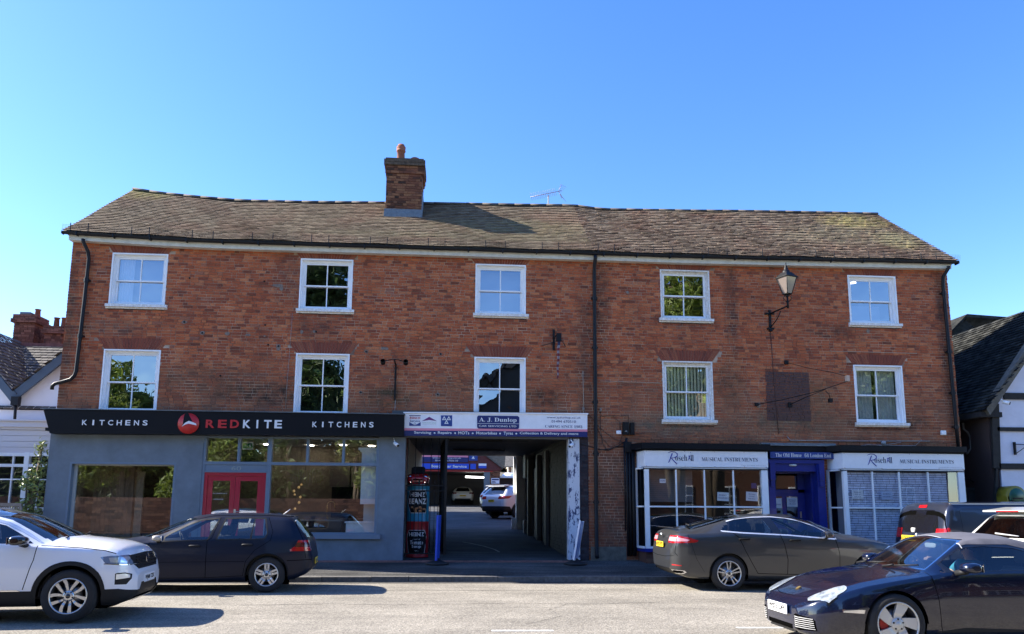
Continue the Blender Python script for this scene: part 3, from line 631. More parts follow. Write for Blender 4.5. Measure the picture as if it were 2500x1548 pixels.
# red double door
mb = MB(); mb.box(-5.92, -5.84, .0, .09, .30, 2.35); mb.box(-4.55, -4.47, .0, .09, .30, 2.35); mb.box(-5.84, -4.55, .0, .09, 2.27, 2.35)
D = mb.build('double_door', M_RED, B)
for (a, b) in ((-5.838, -5.198), (-5.192, -4.552)):
    mb = MB(); s_ = .115; mb.box(a, a+s_, .02, .065, .32, 2.265); mb.box(b-s_, b, .02, .065, .32, 2.265); mb.box(a+s_, b-s_, .02, .065, 2.15, 2.265); mb.box(a+s_, b-s_, .02, .065, .32, .55); mb.build('door_leaf', M_RED, D)
    mb = MB(); mb.poly([(a+s_, .045, .55), (b-s_, .045, .55), (b-s_, .045, 2.15), (a+s_, .045, 2.15)]); mb.build('glass', M_GLASSF, D)
mb = MB(); mb.box(-5.19, -5.14, .0, .02, 1.28, 1.48); mb.tube([(-5.165, -.04, 1.42), (-5.05, -.04, 1.42)], .01, 6); mb.tube([(-5.165, .02, 1.42), (-5.165, -.04, 1.42)], .01, 6); mb.build('handle', M_STEEL, D)
text('www.redkitekitchens.co.uk', -5.72, -5.38, 1.84, 1.865, .04, M_PAPER, D); text('OPENING HOURS', -5.68, -5.46, 1.70, 1.725, .04, M_PAPER, D); text('01494 681000', -5.62, -5.38, 1.38, 1.41, .04, M_PAPER, D)

# ---- archway: ceiling, side walls, pillar, engineering brick pier
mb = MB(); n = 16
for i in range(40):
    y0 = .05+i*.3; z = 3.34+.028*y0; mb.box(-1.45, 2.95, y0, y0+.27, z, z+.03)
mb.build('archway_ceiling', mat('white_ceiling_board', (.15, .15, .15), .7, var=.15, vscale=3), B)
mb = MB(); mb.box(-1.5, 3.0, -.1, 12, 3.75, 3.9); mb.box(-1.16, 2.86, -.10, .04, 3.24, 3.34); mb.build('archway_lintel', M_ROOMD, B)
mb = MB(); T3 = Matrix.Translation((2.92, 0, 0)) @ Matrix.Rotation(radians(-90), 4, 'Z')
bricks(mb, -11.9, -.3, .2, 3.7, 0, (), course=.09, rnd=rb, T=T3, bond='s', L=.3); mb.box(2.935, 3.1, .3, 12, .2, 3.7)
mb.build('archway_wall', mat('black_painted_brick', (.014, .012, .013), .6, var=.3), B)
mb = MB(); mb.box(-1.6, -1.22, .35, 12, .2, 3.72)
for i in range(36): mb.box(-1.22, -1.19, 1.5, 2.7, .5+i*.088, .58+i*.088)
mb.build('archway_wall', mat('grey_cladding', (.30, .30, .30), .7, var=.2), B)
mb = MB()
for i in range(24): mb.box(-1.225, -1.185, .36, 1.45, 1.2+i*.092, 1.285+i*.092)
mb.build('cladding', mat('maroon_boarding', (.11, .012, .012), .6, var=.3), B)
mb = MB(); mb.hexa([(2.86, -.06, .30), (3.15, -.06, .30), (3.15, .25, .30), (2.86, .25, .30), (2.87, -.06, 3.27), (3.15, -.06, 3.27), (3.15, .25, 3.27), (2.87, .25, 3.27)])
m = mat('chipped_white_paint', (.66, .67, .70), .7); n_ = m.node_tree.nodes; l_ = m.node_tree.links
tc = n_.new('ShaderNodeTexCoord'); mp = n_.new('ShaderNodeMapping'); mp.inputs['Scale'].default_value = (1, 1, .35); nz = n_.new('ShaderNodeTexNoise'); nz.inputs['Scale'].default_value = 11; nz.inputs['Detail'].default_value = 6; nz.inputs['Roughness'].default_value = .75
rp = n_.new('ShaderNodeValToRGB'); rp.color_ramp.interpolation = 'CONSTANT'; rp.color_ramp.elements[0].color = (.035, .05, .13, 1); rp.color_ramp.elements[1].position = .44; rp.color_ramp.elements[1].color = (.62, .64, .69, 1)
l_.new(tc.outputs['Object'], mp.inputs[0]); l_.new(mp.outputs[0], nz.inputs['Vector']); l_.new(nz.outputs['Fac'], rp.inputs['Fac']); l_.new(rp.outputs['Color'], n_['Principled BSDF'].inputs['Base Color'])
mb.build('pillar', m, B, bevel=.01)
mb = MB(); bricks(mb, 3.155, 3.375, .30, 3.32, -.02, (), course=.075, rnd=rb); mb.box(3.16, 3.37, -.01, .3, .3, 3.3); mb.build('pier', M_DKBRICK, B)
mb = MB(); mb.box(3.42, 4.3, -.03, .02, .28, .62); mb.build('plinth', mat('cement_plinth', (.16, .15, .12), .9, var=.3, vscale=6), B)
# stores, shutters and meter cupboards along the right-hand side of the archway
mb = MB(); mb.box(2.62, 2.94, 8.6, 9.4, 2.66, 3.5); mb.box(2.66, 2.93, 9.4, 9.9, .62, 1.12); mb.build('wall_cupboard', mat('grey_metal_cupboard', (.16, .16, .17), .5, var=.1), B)
mb = MB()
for (y0, y1, x) in ((8.2, 8.45, 2.68), (6.2, 6.6, 2.78), (4.2, 4.5, 2.82)): mb = MB(); mb.box(x, 2.94, y0, y1, .4, 3.3); mb.build('door_post', mat('dull_metal_post', (.05, .05, .05), .5), B)
mb = MB()
for i in range(30): mb.box(2.86, 2.92, 7.0, 8.1, .55+i*.08, .55+i*.08+.07)
mb.build('roller_shutter', mat('shutter_grey', (.12, .12, .125), .5), B)
mb = MB(); mb.box(2.56, 2.92, 11.6, 12.05, .7, 3.65); mb.box(2.47, 2.60, 11.9, 12.1, 2.1, 3.65); mb.box(2.40, 2.58, 11.9, 12.1, .76, 1.2); mb.build('jamb', M_WHITE, B)
for (y, xa, xb, on) in ((1.2, -.1, 1.3, 0), (6.0, .0, 1.7, 0)):
    mb = MB(); mb.box(xa, xb, y, y+.1, 3.24+.028*y, 3.30+.028*y); t = mb.build('strip_lamp', M_BLACK, B)
# ---- back range roof over the archway
mb = MB(); mb.box(-9, 13, 8.0, 12, 3.9, 4.0); mb.box(-9, -1.5, 11.7, 12, .5, 3.9); mb.box(3.0, 13, 11.7, 12, .5, 3.9); mb.build('rear_range', mat('rear_render', (.5, .48, .42), .9, var=.1), B)

# ---- interior floor and back wall of the kitchen showroom
mb = MB(); mb.box(-9.4, -1.65, .3, 4.6, .28, .31); mb.build('showroom_floor', mat('dark_oak_floor', (.09, .07, .05), .4, var=.2), B)
mb = MB(); mb.box(-9.4, -1.62, 4.6, 4.7, .3, 3.4); mb.box(-1.66, -1.6, .3, 4.6, .3, 3.4); mb.box(-6.4, -6.3, 1.2, 4.6, .3, 3.4); mb.build('showroom_wall', mat('taupe_wall', (.27, .22, .165), .8, var=.1), B)
mb = MB(); mb.box(-7.6, -6.42, 2.4, 2.5, .31, 3.3); mb.box(-9.38, -6.42, 4.5, 4.59, .31, 3.3); mb.build('dark_backing', mat('dark_backing_brown', (.045, .035, .028), .5, var=.3, vscale=2), B)  # dark sheets added so the room behind the glass stays dark
mb = MB(); mb.box(-9.4, -1.62, .3, 4.7, 3.36, 3.4)
for i in range(7): mb.box(-9.3+i*1.1, -9.29+i*1.1, .4, 4.6, 3.35, 3.36)
mb.build('showroom_ceiling', mat('ceiling_tile', (.55, .54, .50), .9, var=.05), B)
for (x, y) in ((-8.2, 3.4), (-7.2, 3.9), (-5.4, 3.8), (-4.2, 4.0), (-3.2, 3.7), (-2.4, 3.9)):  # added glowing panels, set back out of sight, to brighten the showroom
    mb = MB(); mb.box(x-.09, x+.09, y-.09, y+.09, 3.338, 3.348); mb.build('showroom_fill_panel', mat('fill_panel_glow', (.9, .9, .9), .5, emit=(1, .9, .78), estr=8), B)
M_OAK = mat('smoked_oak', (.26, .17, .10), .6, var=.3, vscale=3)
k = thing('wood_panel_display', 'tall brown timber slat panels inside the left shop window', 'display panel', (-8.2, 1.0, .31))
mb = MB()
for i in range(9): mb.box(-8.85+i*.105, -8.75+i*.105, .9+random.uniform(0, .03), .98, .31, 2.5)
mb.build('slat_panel', M_OAK, k); mb = MB(); mb.box(-7.88, -7.70, 1.0, 1.06, .31, 2.4); mb.build('end_panel', mat('pale_oak', (.42, .33, .22), .6, var=.2), k)
k = thing('kitchen_wall_units', 'grey handleless kitchen wall of cupboards with dark open shelves behind the big window', 'kitchen units', (-2.9, 4.3, .31))
mb = MB()
for i in range(3):
    mb.box(-3.6+i*.62, -3.0+i*.62-.02, 4.0, 4.55, 2.15, 2.9); mb.box(-3.6+i*.62, -3.0+i*.62-.02, 3.9, 4.5, .45, .82); mb.box(-3.6+i*.62, -3.0+i*.62-.02, 3.9, 4.5, .83, 1.2)
mb.build('cupboard', mat('mushroom_lacquer', (.19, .155, .13), .4), k); mb = MB(); mb.box(-3.6, -1.8, 4.5, 4.56, 1.24, 2.15); mb.box(-3.6, -1.8, 4.1, 4.5, 1.68, 1.70); mb.build('shelf', M_DARK, k)
mb = MB(); mb.box(-3.6, -1.8, 3.88, 4.5, 1.2, 1.24); mb.build('worktop', mat('grey_stone', (.25, .24, .23), .3), k)
k = thing('kitchen_island', 'dark kitchen island with pale worktop and tall tap behind the big window', 'kitchen island', (-3.6, 2.2, .31))
mb = MB(); mb.box(-4.3, -2.9, 1.8, 2.6, .31, 1.18); mb.build('base', mat('anthracite_lacquer', (.05, .05, .052), .4), k); mb = MB(); mb.box(-4.35, -2.85, 1.75, 2.65, 1.18, 1.21); mb.build('worktop', mat('pale_quartz', (.5, .5, .48), .3), k)
mb = MB(); mb.tube([(-3.35, 2.2, 1.2), (-3.35, 2.2, 1.6)]+[(-3.35+.1-.1*cos(a), 2.2, 1.6+.1*sin(a)) for a in [j*pi/8 for j in range(9)]]+[(-3.15, 2.2, 1.52)], .012, 6); mb.build('tap', mat('brass', (.7, .5, .2), .25, metal=1), k)
k = thing('white_dresser', 'white cornice cupboard column with drawer unit at the right end of the big window', 'dresser', (-2.0, .9, .31))
mb = MB(); mb.box(-2.24, -1.70, .22, .8, 1.62, 2.90); mb.box(-2.28, -1.70, .19, .82, 2.90, 2.94); mb.box(-2.32, -1.70, .16, .84, 2.94, 3.0); mb.build('upper_cupboard', M_WHITE, k)
mb = MB(); mb.box(-2.18, -1.70, .45, .8, 1.2, 1.62); mb.build('back_panel', mat('cream_tile', (.6, .6, .55), .4), k)
mb = MB(); mb.box(-2.56, -1.70, .2, .8, .31, 1.16); mb.box(-2.59, -1.70, .17, .82, 1.16, 1.20); mb.build('lower_cupboard', M_WHITE, k)
k = thing('glass_chandelier', 'oval crystal chandelier hanging behind the big shop window', 'chandelier', (-3.85, 1.6, 2.1))
mb = MB(); rl = random.Random(6)
for ring, (rr_, z) in enumerate(((.40, 2.2), (.44, 2.26), (.44, 2.34), (.40, 2.42), (.3, 2.47))):
    for j in range(34):
        a = j*2*pi/34; mb.box(-3.85+rr_*cos(a)-.008, -3.85+rr_*cos(a)+.008, 1.6+rr_*sin(a)*.6-.008, 1.6+rr_*sin(a)*.6+.008, z-.03, z+.03)
mb.build('crystals', mat('crystal_brass', (.75, .65, .35), .2, metal=.6), k)
mb = MB(); mb.tube([(-3.85, 1.6, 2.47), (-3.85, 1.6, 3.36)], .008, 5); mb.build('cord', M_WIRE, k)
k = thing('pendant_cluster', 'cluster of small amber glass globes hanging under the chandelier', 'pendant lamps', (-3.95, 1.5, 1.5))
mb = MB(); mw = MB()
for (dx, z, r_) in ((.03, 2.12, .045), (-.02, 2.05, .05), (-.12, 1.95, .05), (-.1, 1.86, .04), (.02, 1.80, .05), (0, 1.66, .05), (-.08, 1.5, .045)):
    mb.ball((-3.95+dx, 1.45+dx, z), r_*.7, 10); mw.tube([(-3.95+dx, 1.45+dx, z+r_), (-3.95+dx, 1.45+dx, 3.36)], .002, 3)
mb.build('globe', mat('amber_glow', (.8, .5, .2), .2, emit=(1, .62, .25), estr=.12), k); mw.build('cord', M_WIRE, k)
k = thing('picture_frame', 'dark framed picture with timber edge seen through the first upper pane', 'picture', (-6.1, 3.5, 2.6))
mb = MB(); mb.box(-6.2, -5.5, 3.9, 3.95, 2.75, 3.2); mb.build('picture', mat('dark_green_print', (.05, .06, .03), .5, var=.5, vscale=20), k); mb = MB(); mb.box(-6.26, -6.2, 3.85, 3.96, 2.7, 3.24); mb.box(-6.2, -5.5, 3.88, 3.96, 2.7, 2.75); mb.build('frame', M_OAK, k)
k = thing('exit_sign', 'green and white running man exit sign behind the upper glass above the red door', 'exit sign', (-5.0, .35, 2.9))
mb = MB(); mb.box(-5.16, -4.90, .3, .32, 2.93, 3.12); mb.build('panel', M_SIGNW, k)
mb = MB(); mb.box(-5.145, -5.04, .29, .299, 2.955, 3.08); mb.box(-5.03, -4.915, .29, .299, 2.955, 3.08); mb.build('field', mat('exit_green', (.0, .16, .07), .5), k)
mb = MB(); mb.ball((-4.965, .287, 3.055), .011, 8); mb.prism([(-4.99, 3.04), (-4.955, 3.045), (-4.96, 3.005), (-4.94, 2.985), (-4.95, 2.975), (-4.975, 2.995), (-4.99, 2.965), (-5.005, 2.97), (-4.985, 3.0)], .284, .288); mb.prism([(-5.10, 3.03), (-5.07, 3.03), (-5.07, 3.045), (-5.05, 3.02), (-5.07, 2.995), (-5.07, 3.01), (-5.10, 3.01)], .284, .288); mb.build('pictogram', M_PAPER, k)
# ================================================================ bay shop fronts and blue doorway (parts of the terrace)
def bay(name, x0, x1, xr, mull, seed):
    """canted bay: corner posts x0..x1 at y=-.5, left return to (xr, 0)"""
    y = -.5; zb, zt, ztr = .60, 2.55, 1.60
    fr = MB()
    fr.box(x0, x0+.10, y, y+.10, zb, zt); fr.box(x1-.16, x1, y, y+.12, zb, zt)
    for m_ in mull: fr.box(m_-.016, m_+.016, y+.01, y+.06, zb, zt)
    fr.box(x0+.1, x1-.16, y+.005, y+.07, zt-.04, zt); fr.box(x0+.1, x1-.16, y+.008, y+.065, ztr-.018, ztr+.018); fr.box(x0+.1, x1-.16, y, y+.08, zb, zb+.05)
    dx, dy = xr-x0, .5; L = math.hypot(dx, dy); T = Matrix.Translation((x0, y, 0)) @ Matrix.Rotation(math.atan2(dy, dx), 4, 'Z')
    fr.box(L-.05, L, 0, .06, zb, zt, T); fr.box(.1, L-.05, 0.0, .06, zt-.04, zt, T); fr.box(.08, L-.05, .0, .05, ztr-.018, ztr+.018, T); fr.box(.08, L-.05, 0, .06, zb, zb+.05, T)
    W = fr.build('bay_window', M_WHITE, B)
    g_ = MB(); g_.poly([(x0+.1, y+.035, zb+.04), (x1-.16, y+.035, zb+.04), (x1-.16, y+.035, zt-.03), (x0+.1, y+.035, zt-.03)])
    P = [T @ Vector(p) for p in ((.06, .03, zb+.04), (L-.03, .03, zb+.04), (L-.03, .03, zt-.03), (.06, .03, zt-.03))]; g_.poly(P[::-1]); g_.build('glass', M_GLASSB, W)
    s_ = MB(); s_.prism([(x0-.03, y-.04), (x1+.03, y-.04), (x1+.03, .0), (xr-.05, .0)], .52, .60, axis='z'); s_.build('sill', M_BLUE, W)
    p_ = MB(); bricks(p_, x0, x1, .2, .52, y+.03, (), rnd=random.Random(seed)); p_.prism([(x0, y+.04), (x1, y+.04), (x1, .0), (xr, .0)], .2, .52, axis='z'); p_.build('plinth', M_BRICKS2, W)
    r_ = MB(); r_.prism([(x0-.08, y-.1), (x1+.06, y-.1), (x1+.06, .0), (xr-.22, .0)], 3.0, 3.14, axis='z'); r_.prism([(x0-.04, y-.04), (x1+.02, y-.04), (x1+.02, .0), (xr-.06, .0)], 2.96, 3.0, axis='z'); r_.build('cornice', M_SIGNBLK, W)
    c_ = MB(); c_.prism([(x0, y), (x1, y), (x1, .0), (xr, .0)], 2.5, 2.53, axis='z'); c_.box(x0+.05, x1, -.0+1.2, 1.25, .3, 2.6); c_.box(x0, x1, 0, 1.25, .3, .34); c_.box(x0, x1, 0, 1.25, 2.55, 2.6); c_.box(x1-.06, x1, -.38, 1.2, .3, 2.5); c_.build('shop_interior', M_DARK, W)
    return W
W1b = bay('a', 4.68, 7.77, 4.60, (5.46, 6.17, 6.90), 31)
W2b = bay('b', 9.71, 12.88, 9.57, (10.47, 11.17, 11.93), 32)
mb = MB()
for i in range(14): mb.box(4.85, 6.0, -.05, -.02, 1.72+i*.05, 1.765+i*.05)
mb.box(4.85, 6.0, -.06, -.05, 2.3, 2.5); mb.build('louvre_blind', mat('grey_louvre', (.12, .12, .13), .6), W1b)
mb = MB(); n = 30
mb.box(9.82, 12.72, -.40, -.38, .62, 2.49); mb.build('white_brick_panel', mat('white_brick_joint', (.08, .09, .14), .9), W2b)
mb = MB(); bricks(mb, 9.84, 12.45, .64, 2.48, -.415, (), course=.058, L=.16, j=.011, depth=.01, rnd=random.Random(9), bond='s', jit=.001)
mb.build('white_brick_panel', mat('pale_painted_brick', (.62, .65, .78), .8, island=.08, var=.1), W2b)
mb = MB(); mb.smooth = True
for (p, q, w_) in ((12.47, 12.72, 10),):
    b0 = len(mb.v)
    for k in range(w_+1): x = p+(q-p)*k/w_; y = -.43+.02*(k % 2); mb.v += [(x, y, .62), (x, y, 2.52)]
    for k in range(w_): mb.face((b0+2*k, b0+2*k+2, b0+2*k+3, b0+2*k+1))
b0 = len(mb.v)
for k in range(13): y = -.44+.43*k/12; x = 9.76+.02*(k % 2); mb.v += [(x, y, .62), (x, y, 2.52)]
for k in range(12): mb.face((b0+2*k, b0+2*k+2, b0+2*k+3, b0+2*k+1))
b0 = len(mb.v)
for k in range(13): y = -.44+.43*k/12; x = 4.80+.02*(k % 2); mb.v += [(x, y, .62), (x, y, 2.52)]
for k in range(12): mb.face((b0+2*k, b0+2*k+2, b0+2*k+3, b0+2*k+1))
mb.build('drawn_curtain', mat('grey_blue_net', (.16, .18, .20), .9), W2b)
# doorway
mb = MB(); mb.box(7.93, 8.10, -.16, .06, .29, 2.70); mb.box(9.20, 9.40, -.16, .06, .29, 2.70); mb.box(8.10, 9.20, -.12, .06, 2.50, 2.70); mb.box(7.93, 9.40, -.18, .06, 2.70, 2.80)
for x in (7.95, 9.23):
    mb.box(x, x+.13, -.24, -.16, 2.28, 2.70); mb.box(x+.02, x+.11, -.21, -.16, 2.12, 2.28)
mb.box(8.10, 8.16, .06, .5, .29, 2.5); mb.box(9.14, 9.20, .06, .5, .29, 2.5); mb.box(8.16, 9.14, .06, .5, 2.46, 2.5); mb.box(8.16, 9.14, .45, .52, 1.98, 2.06); mb.box(8.16, 8.22, .45, .52, .3, 2.46); mb.box(8.96, 9.14, .45, .52, .3, 2.46)
DW = mb.build('doorway', M_BLUE, B)
mb = MB(); mb.box(8.22, 8.96, .455, .50, .3, 1.98); DL = mb.build('door', M_BLUE, DW) if False else mb.build('door_leaf', M_BLUE, DW)
mb = MB(); mb.box(8.25, 8.52, .44, .455, 1.2, 1.88); mb.box(8.64, 8.92, .44, .455, 1.2, 1.88); mb.box(8.24, 8.94, .47, .48, 2.08, 2.42); mb.build('glass', glass('door_glass_dark', (.3, .3, .3), 1.4), DW)
mb = MB(); mb.box(8.26, 8.51, .462, .47, 1.2, 1.9); mb.build('shade', M_DARK, DW)
mb = MB(); mb.box(8.27, 8.50, .42, .432, 1.58, 1.84); mb.box(8.64, 8.92, .42, .432, 1.62, 1.86); mb.build('door_notice', M_PAPER, DW)
for (a, b, z, s_) in ((8.30, 8.47, 1.66, 'PLEASE PHONE'), (8.69, 8.87, 1.78, 'Entrance'), (8.70, 8.86, 1.73, 'through'), (8.68, 8.88, 1.68, 'side door')): text(s_, a, b, z, z+.03, .415, M_NAVY, DW)
mb = MB(); mb.box(8.985, 9.025, .43, .45, 1.25, 1.5); mb.box(8.56, 8.60, .43, .455, 1.15, 1.20); mb.build('handle', M_STEEL, DW)
mb = MB(); mb.lathe([(.001, 0), (.11, 0), (.12, .03), (.10, .05), (.001, .055)], (8.60, -.06, 2.68), 16, M=Matrix.Rotation(pi, 4, 'X')); mb.build('porch_light', mat('opal_glass', (.7, .7, .65), .3), DW)
mb = MB(); mb.box(7.80, 9.75, -.14, .01, 3.16, 3.22); mb.box(7.85, 9.6, -.25, .0, 3.14, 3.17); mb.build('lead_capping', M_LEAD, B)
mb = MB(); mb.box(7.83, 9.62, -.20, .01, 3.0, 3.14); mb.build('cornice', M_SIGNBLK, B)

# ================================================================ shop signs
s = thing('shop_sign', 'long black fascia sign reading kitchens either side of a round red bird emblem', 'sign', (-5.4, -.2, 3.5))
mb = MB(); y0 = -.32
mb.hexa([(-9.40, y0, 3.21), (-1.19, y0, 3.25), (-1.19, .0, 3.25), (-9.40, .0, 3.21), (-9.58, y0-.03, 3.765), (-1.19, y0-.03, 3.80), (-1.19, .0, 3.80), (-9.58, .0, 3.765)])
mb.box(-9.52, -9.38, -.30, .0, 3.27, 3.34); mb.build('board', M_SIGNBLK, s)
mb = MB(); mb.prism([(-9.62, -.38), (-1.17, -.38), (-1.17, .02), (-9.62, .02)], 3.775, 3.79, axis='z'); mb.build('capping', M_LEAD, s)
for ob in (mb,): pass
T = rot('Y', radians(-.25), (-5.4, 0, 3.5)) @ Matrix.Identity(4)
def F(v, x): return 0
def stext(body, u0, u1, v0, v1, Y, m, par, **k):       # place lettering between photo points on plane Y
    x0, zt = at(u0, v0, Y); x1, zb = at(u1, v1, Y)
    return text(body, x0, x1, zb, zt, Y, m, par, **k)
M_LWHITE = mat('white_lettering', (.8, .8, .8), .4); M_LRED = mat('red_lettering', (.55, .02, .02), .4)
YS = -.352
def spaced(body, u0, u1, v0, v1, m, w_=.54, bold=.02, Y=YS):
    n = len(body)
    for i, ch_ in enumerate(body):
        c0 = u0+(u1-u0)*i/(n-1+w_); c1 = c0+(u1-u0)/(n-1+w_)*w_
        if ch_ == 'I': md = (c0+c1)/2; c0, c1 = md-1.6, md+1.6
        vv = (v1-v0); vt = v0+.0058*(c0-u0); x0, zt = at(c0, vt, Y); x1, zb = at(c1, vt+vv, Y)
        LET.append(text(ch_, x0, x1, zb, zt, Y, m, s, bold=bold))
def joinmesh(objs, name, m, parent):
    mb = MB(); og = origin(parent)
    for o in objs:
        b = len(mb.v); mb.v += [tuple(v.co+og) for v in o.data.vertices]
        for p in o.data.polygons: mb.face([b+i for i in p.vertices])
        bpy.data.objects.remove(o)
    return mb.build(name, m, parent)
LET = []; spaced('KITCHENS', 201, 360, 1025, 1038, M_LWHITE); joinmesh(LET, 'lettering', M_LWHITE, s)
LET = []; spaced('KITCHENS', 763, 912, 1029.5, 1043, M_LWHITE); joinmesh(LET, 'lettering', M_LWHITE, s)
LET = []; spaced('RED', 503, 583, 1024.5, 1045, M_LRED, .68, .03); joinmesh(LET, 'lettering', M_LRED, s)
LET = []; spaced('KITE', 594, 688, 1025, 1045.5, M_LWHITE, .68, .03); joinmesh(LET, 'lettering', M_LWHITE, s)
cx_, cz_ = at(460, 1034, YS); R_ = .245
mb = MB(); mb.lathe([(.0001, YS-.01), (R_, YS-.01), (R_, YS+.02)], (cx_, 0, cz_), 48, axis='y'); mb.build('emblem', M_LRED, s)
mb = MB(); q = lambda pts, y: mb.prism([(cx_+a*R_, cz_+b*R_) for a, b in pts], y, y+.003)
q([(-.52, -.22), (-.45, .62), (-.42, .80), (-.30, 1.02), (-.02, .98), (.02, .82), (.30, .35), (.38, .18), (0, .26), (-.2, .1)], YS-.016); mb.build('emblem_shadow', M_SIGNBLK, s)
mb = MB(); q([(-.58, -.32), (-.30, .06), (.05, .26), (.72, .02), (.80, -.18), (.05, -.02), (-.28, -.12)], YS-.02); mb.build('emblem_wing', M_LWHITE, s)

s = thing('garage_sign', 'white and navy car servicing sign board over the archway', 'sign', (1.08, -.15, 3.58))
ya = -.17
def band(name, v0, v1, m, u0=987, u1=1434, y=ya, dl=3, dr=3):
    a0, z0 = at(u0, v1, y); b0, z0r = at(u1, v1+dr, y); a1, z1 = at(u0, v0, y); b1, z1r = at(u1, v0+dl-1, y)
    mb = MB(); mb.hexa([(a0, y, z0), (b0, y, z0r), (b0, y+.05, z0r), (a0, y+.05, z0), (a1, y, z1), (b1, y, z1r), (b1, y+.05, z1r), (a1, y+.05, z1)]); return mb.build(name, m, s)
band('board', 1009.5, 1045.2, M_SIGNW); band('stripe', 1045.2, 1050.8, M_PINK, dl=4, dr=3.2); band('lower_board', 1050.8, 1064, M_NAVY, dl=4.2, dr=3)
mb = MB(); a0, z0 = at(985, 1009, ya); b0, z0r = at(1436, 1012, ya); mb.hexa([(a0, ya-.03, z0), (b0, ya-.03, z0r), (b0, .0, z0r), (a0, .0, z0), (a0, ya-.03, z0+.03), (b0, ya-.03, z0r+.03), (b0, .0, z0r+.03), (a0, .0, z0+.03)]); mb.build('trim', M_SIGNW, s)
yt = ya-.008
z5 = lambda x, y: (950+x*.2513, 1000+y*.2513)
def t5(body, x0, y0, x1, y1, m, y=yt, **k): u0, v0 = z5(x0, y0); u1, v1 = z5(x1, y1); return stext(body, u0, u1, v0, v1, y, m, s, **k)
def r5(name, pts, m, y=yt):
    mb = MB(); mb.prism([at(*z5(*p), y) for p in pts][::-1], y, y+.005); return mb.build(name, m, s)
for (w_, x0, x1) in (('Servicing', 243, 408), ('Repairs', 474, 606), ('MOTs', 672, 778), ('Motorbikes', 846, 1048), ('Tyres', 1112, 1203), ('Collection & Delivery and more', 1270, 1838)):
    dy = 10*(x0-243)/1600; t5(w_, x0, 209+dy, x1, (243 if w_ not in ('MOTs', 'Motorbikes') else 239)+dy+(5 if x0 > 1000 else 0), M_LWHITE, bold=.015)
mb = MB()
for x in (441, 641, 812, 1078, 1236): X, Z = at(*z5(x, 228+6*(x-441)/800), yt); mb.lathe([(.0001, yt), (.022, yt), (.022, yt+.01)], (X, 0, Z), 14, axis='y')
mb.build('bullets', M_LWHITE, s)
r5('nameplate', [(855, 70), (868, 58), (1250, 62), (1265, 76), (1263, 176), (1250, 189), (868, 184), (855, 172)], M_NAVY, yt-.002)
t5(BOLD('A. J. Dunlop'), 876, 76, 1238, 132, M_LWHITE, yt-.008); t5('CAR SERVICING LTD', 872, 150, 1236, 172, M_LWHITE, yt-.008, bold=.01)
r5('nameplate_rule', [(858, 133), (1262, 137), (1262, 140), (858, 136)], M_LWHITE, yt-.006)
r5('panel', [(196, 55), (306, 55), (306, 62), (196, 62)], M_NAVY); r5('panel', [(196, 122), (306, 122), (306, 158), (196, 158)], M_BLUESIGN)
r5('arrow', [(196, 122), (306, 122), (250, 152)], M_SIGNW, yt-.004)
t5(SANB('BOSCH'), 202, 70, 300, 92, M_LRED); t5('Service', 202, 99, 300, 121, M_NAVY, bold=.01)
X, Z = at(*z5(250, 137), yt-.008); mb = MB(); mb.lathe([(.018, yt-.008), (.026, yt-.008), (.026, yt-.002), (.018, yt-.002)], (X, 0, Z), 16, axis='y'); mb.build('ring_mark', mat('mid_grey_print', (.25, .25, .27), .5), s)
r5('roof_mark', [(318, 112), (390, 70), (464, 112), (392, 100)], mat('purple_print', (.16, .02, .16), .5)); t5('APPROVED CODE', 322, 124, 458, 136, mat('pale_green_print', (.45, .6, .45), .5), bold=.01); t5('TRADINGSTANDARDS.GOV.UK', 322, 141, 458, 148, mat('pale_grey_print', (.5, .5, .52), .5))
r5('test_panel', [(503, 56), (612, 56), (612, 162), (503, 160)], M_BLUESIGN)
mb = MB()
for (cx, cy) in ((535, 84), (580, 84), (557, 121)):
    P = [at(*z5(cx+a, cy+b), yt-.006) for a, b in ((0, -22), (22, 18), (-22, 18))]; Q = [at(*z5(cx+a, cy+b), yt-.006) for a, b in ((0, -6), (9, 11), (-9, 11))]
    for i in range(3):
        j = (i+1) % 3; mb.prism([P[i], P[j], Q[j], Q[i]], yt-.006, yt-.003)
mb.build('triangles', M_LWHITE, s); t5('VEHICLE TESTING', 520, 146, 596, 153, M_LWHITE)
t5('www.ajdunlop.co.uk', 1533, 66, 1862, 94, M_NAVY); t5('01494 670510', 1578, 102, 1815, 130, M_NAVY); t5(BOLD('CARING SINCE 1983'), 1516, 149, 1876, 180, M_NAVY, bold=-.01)

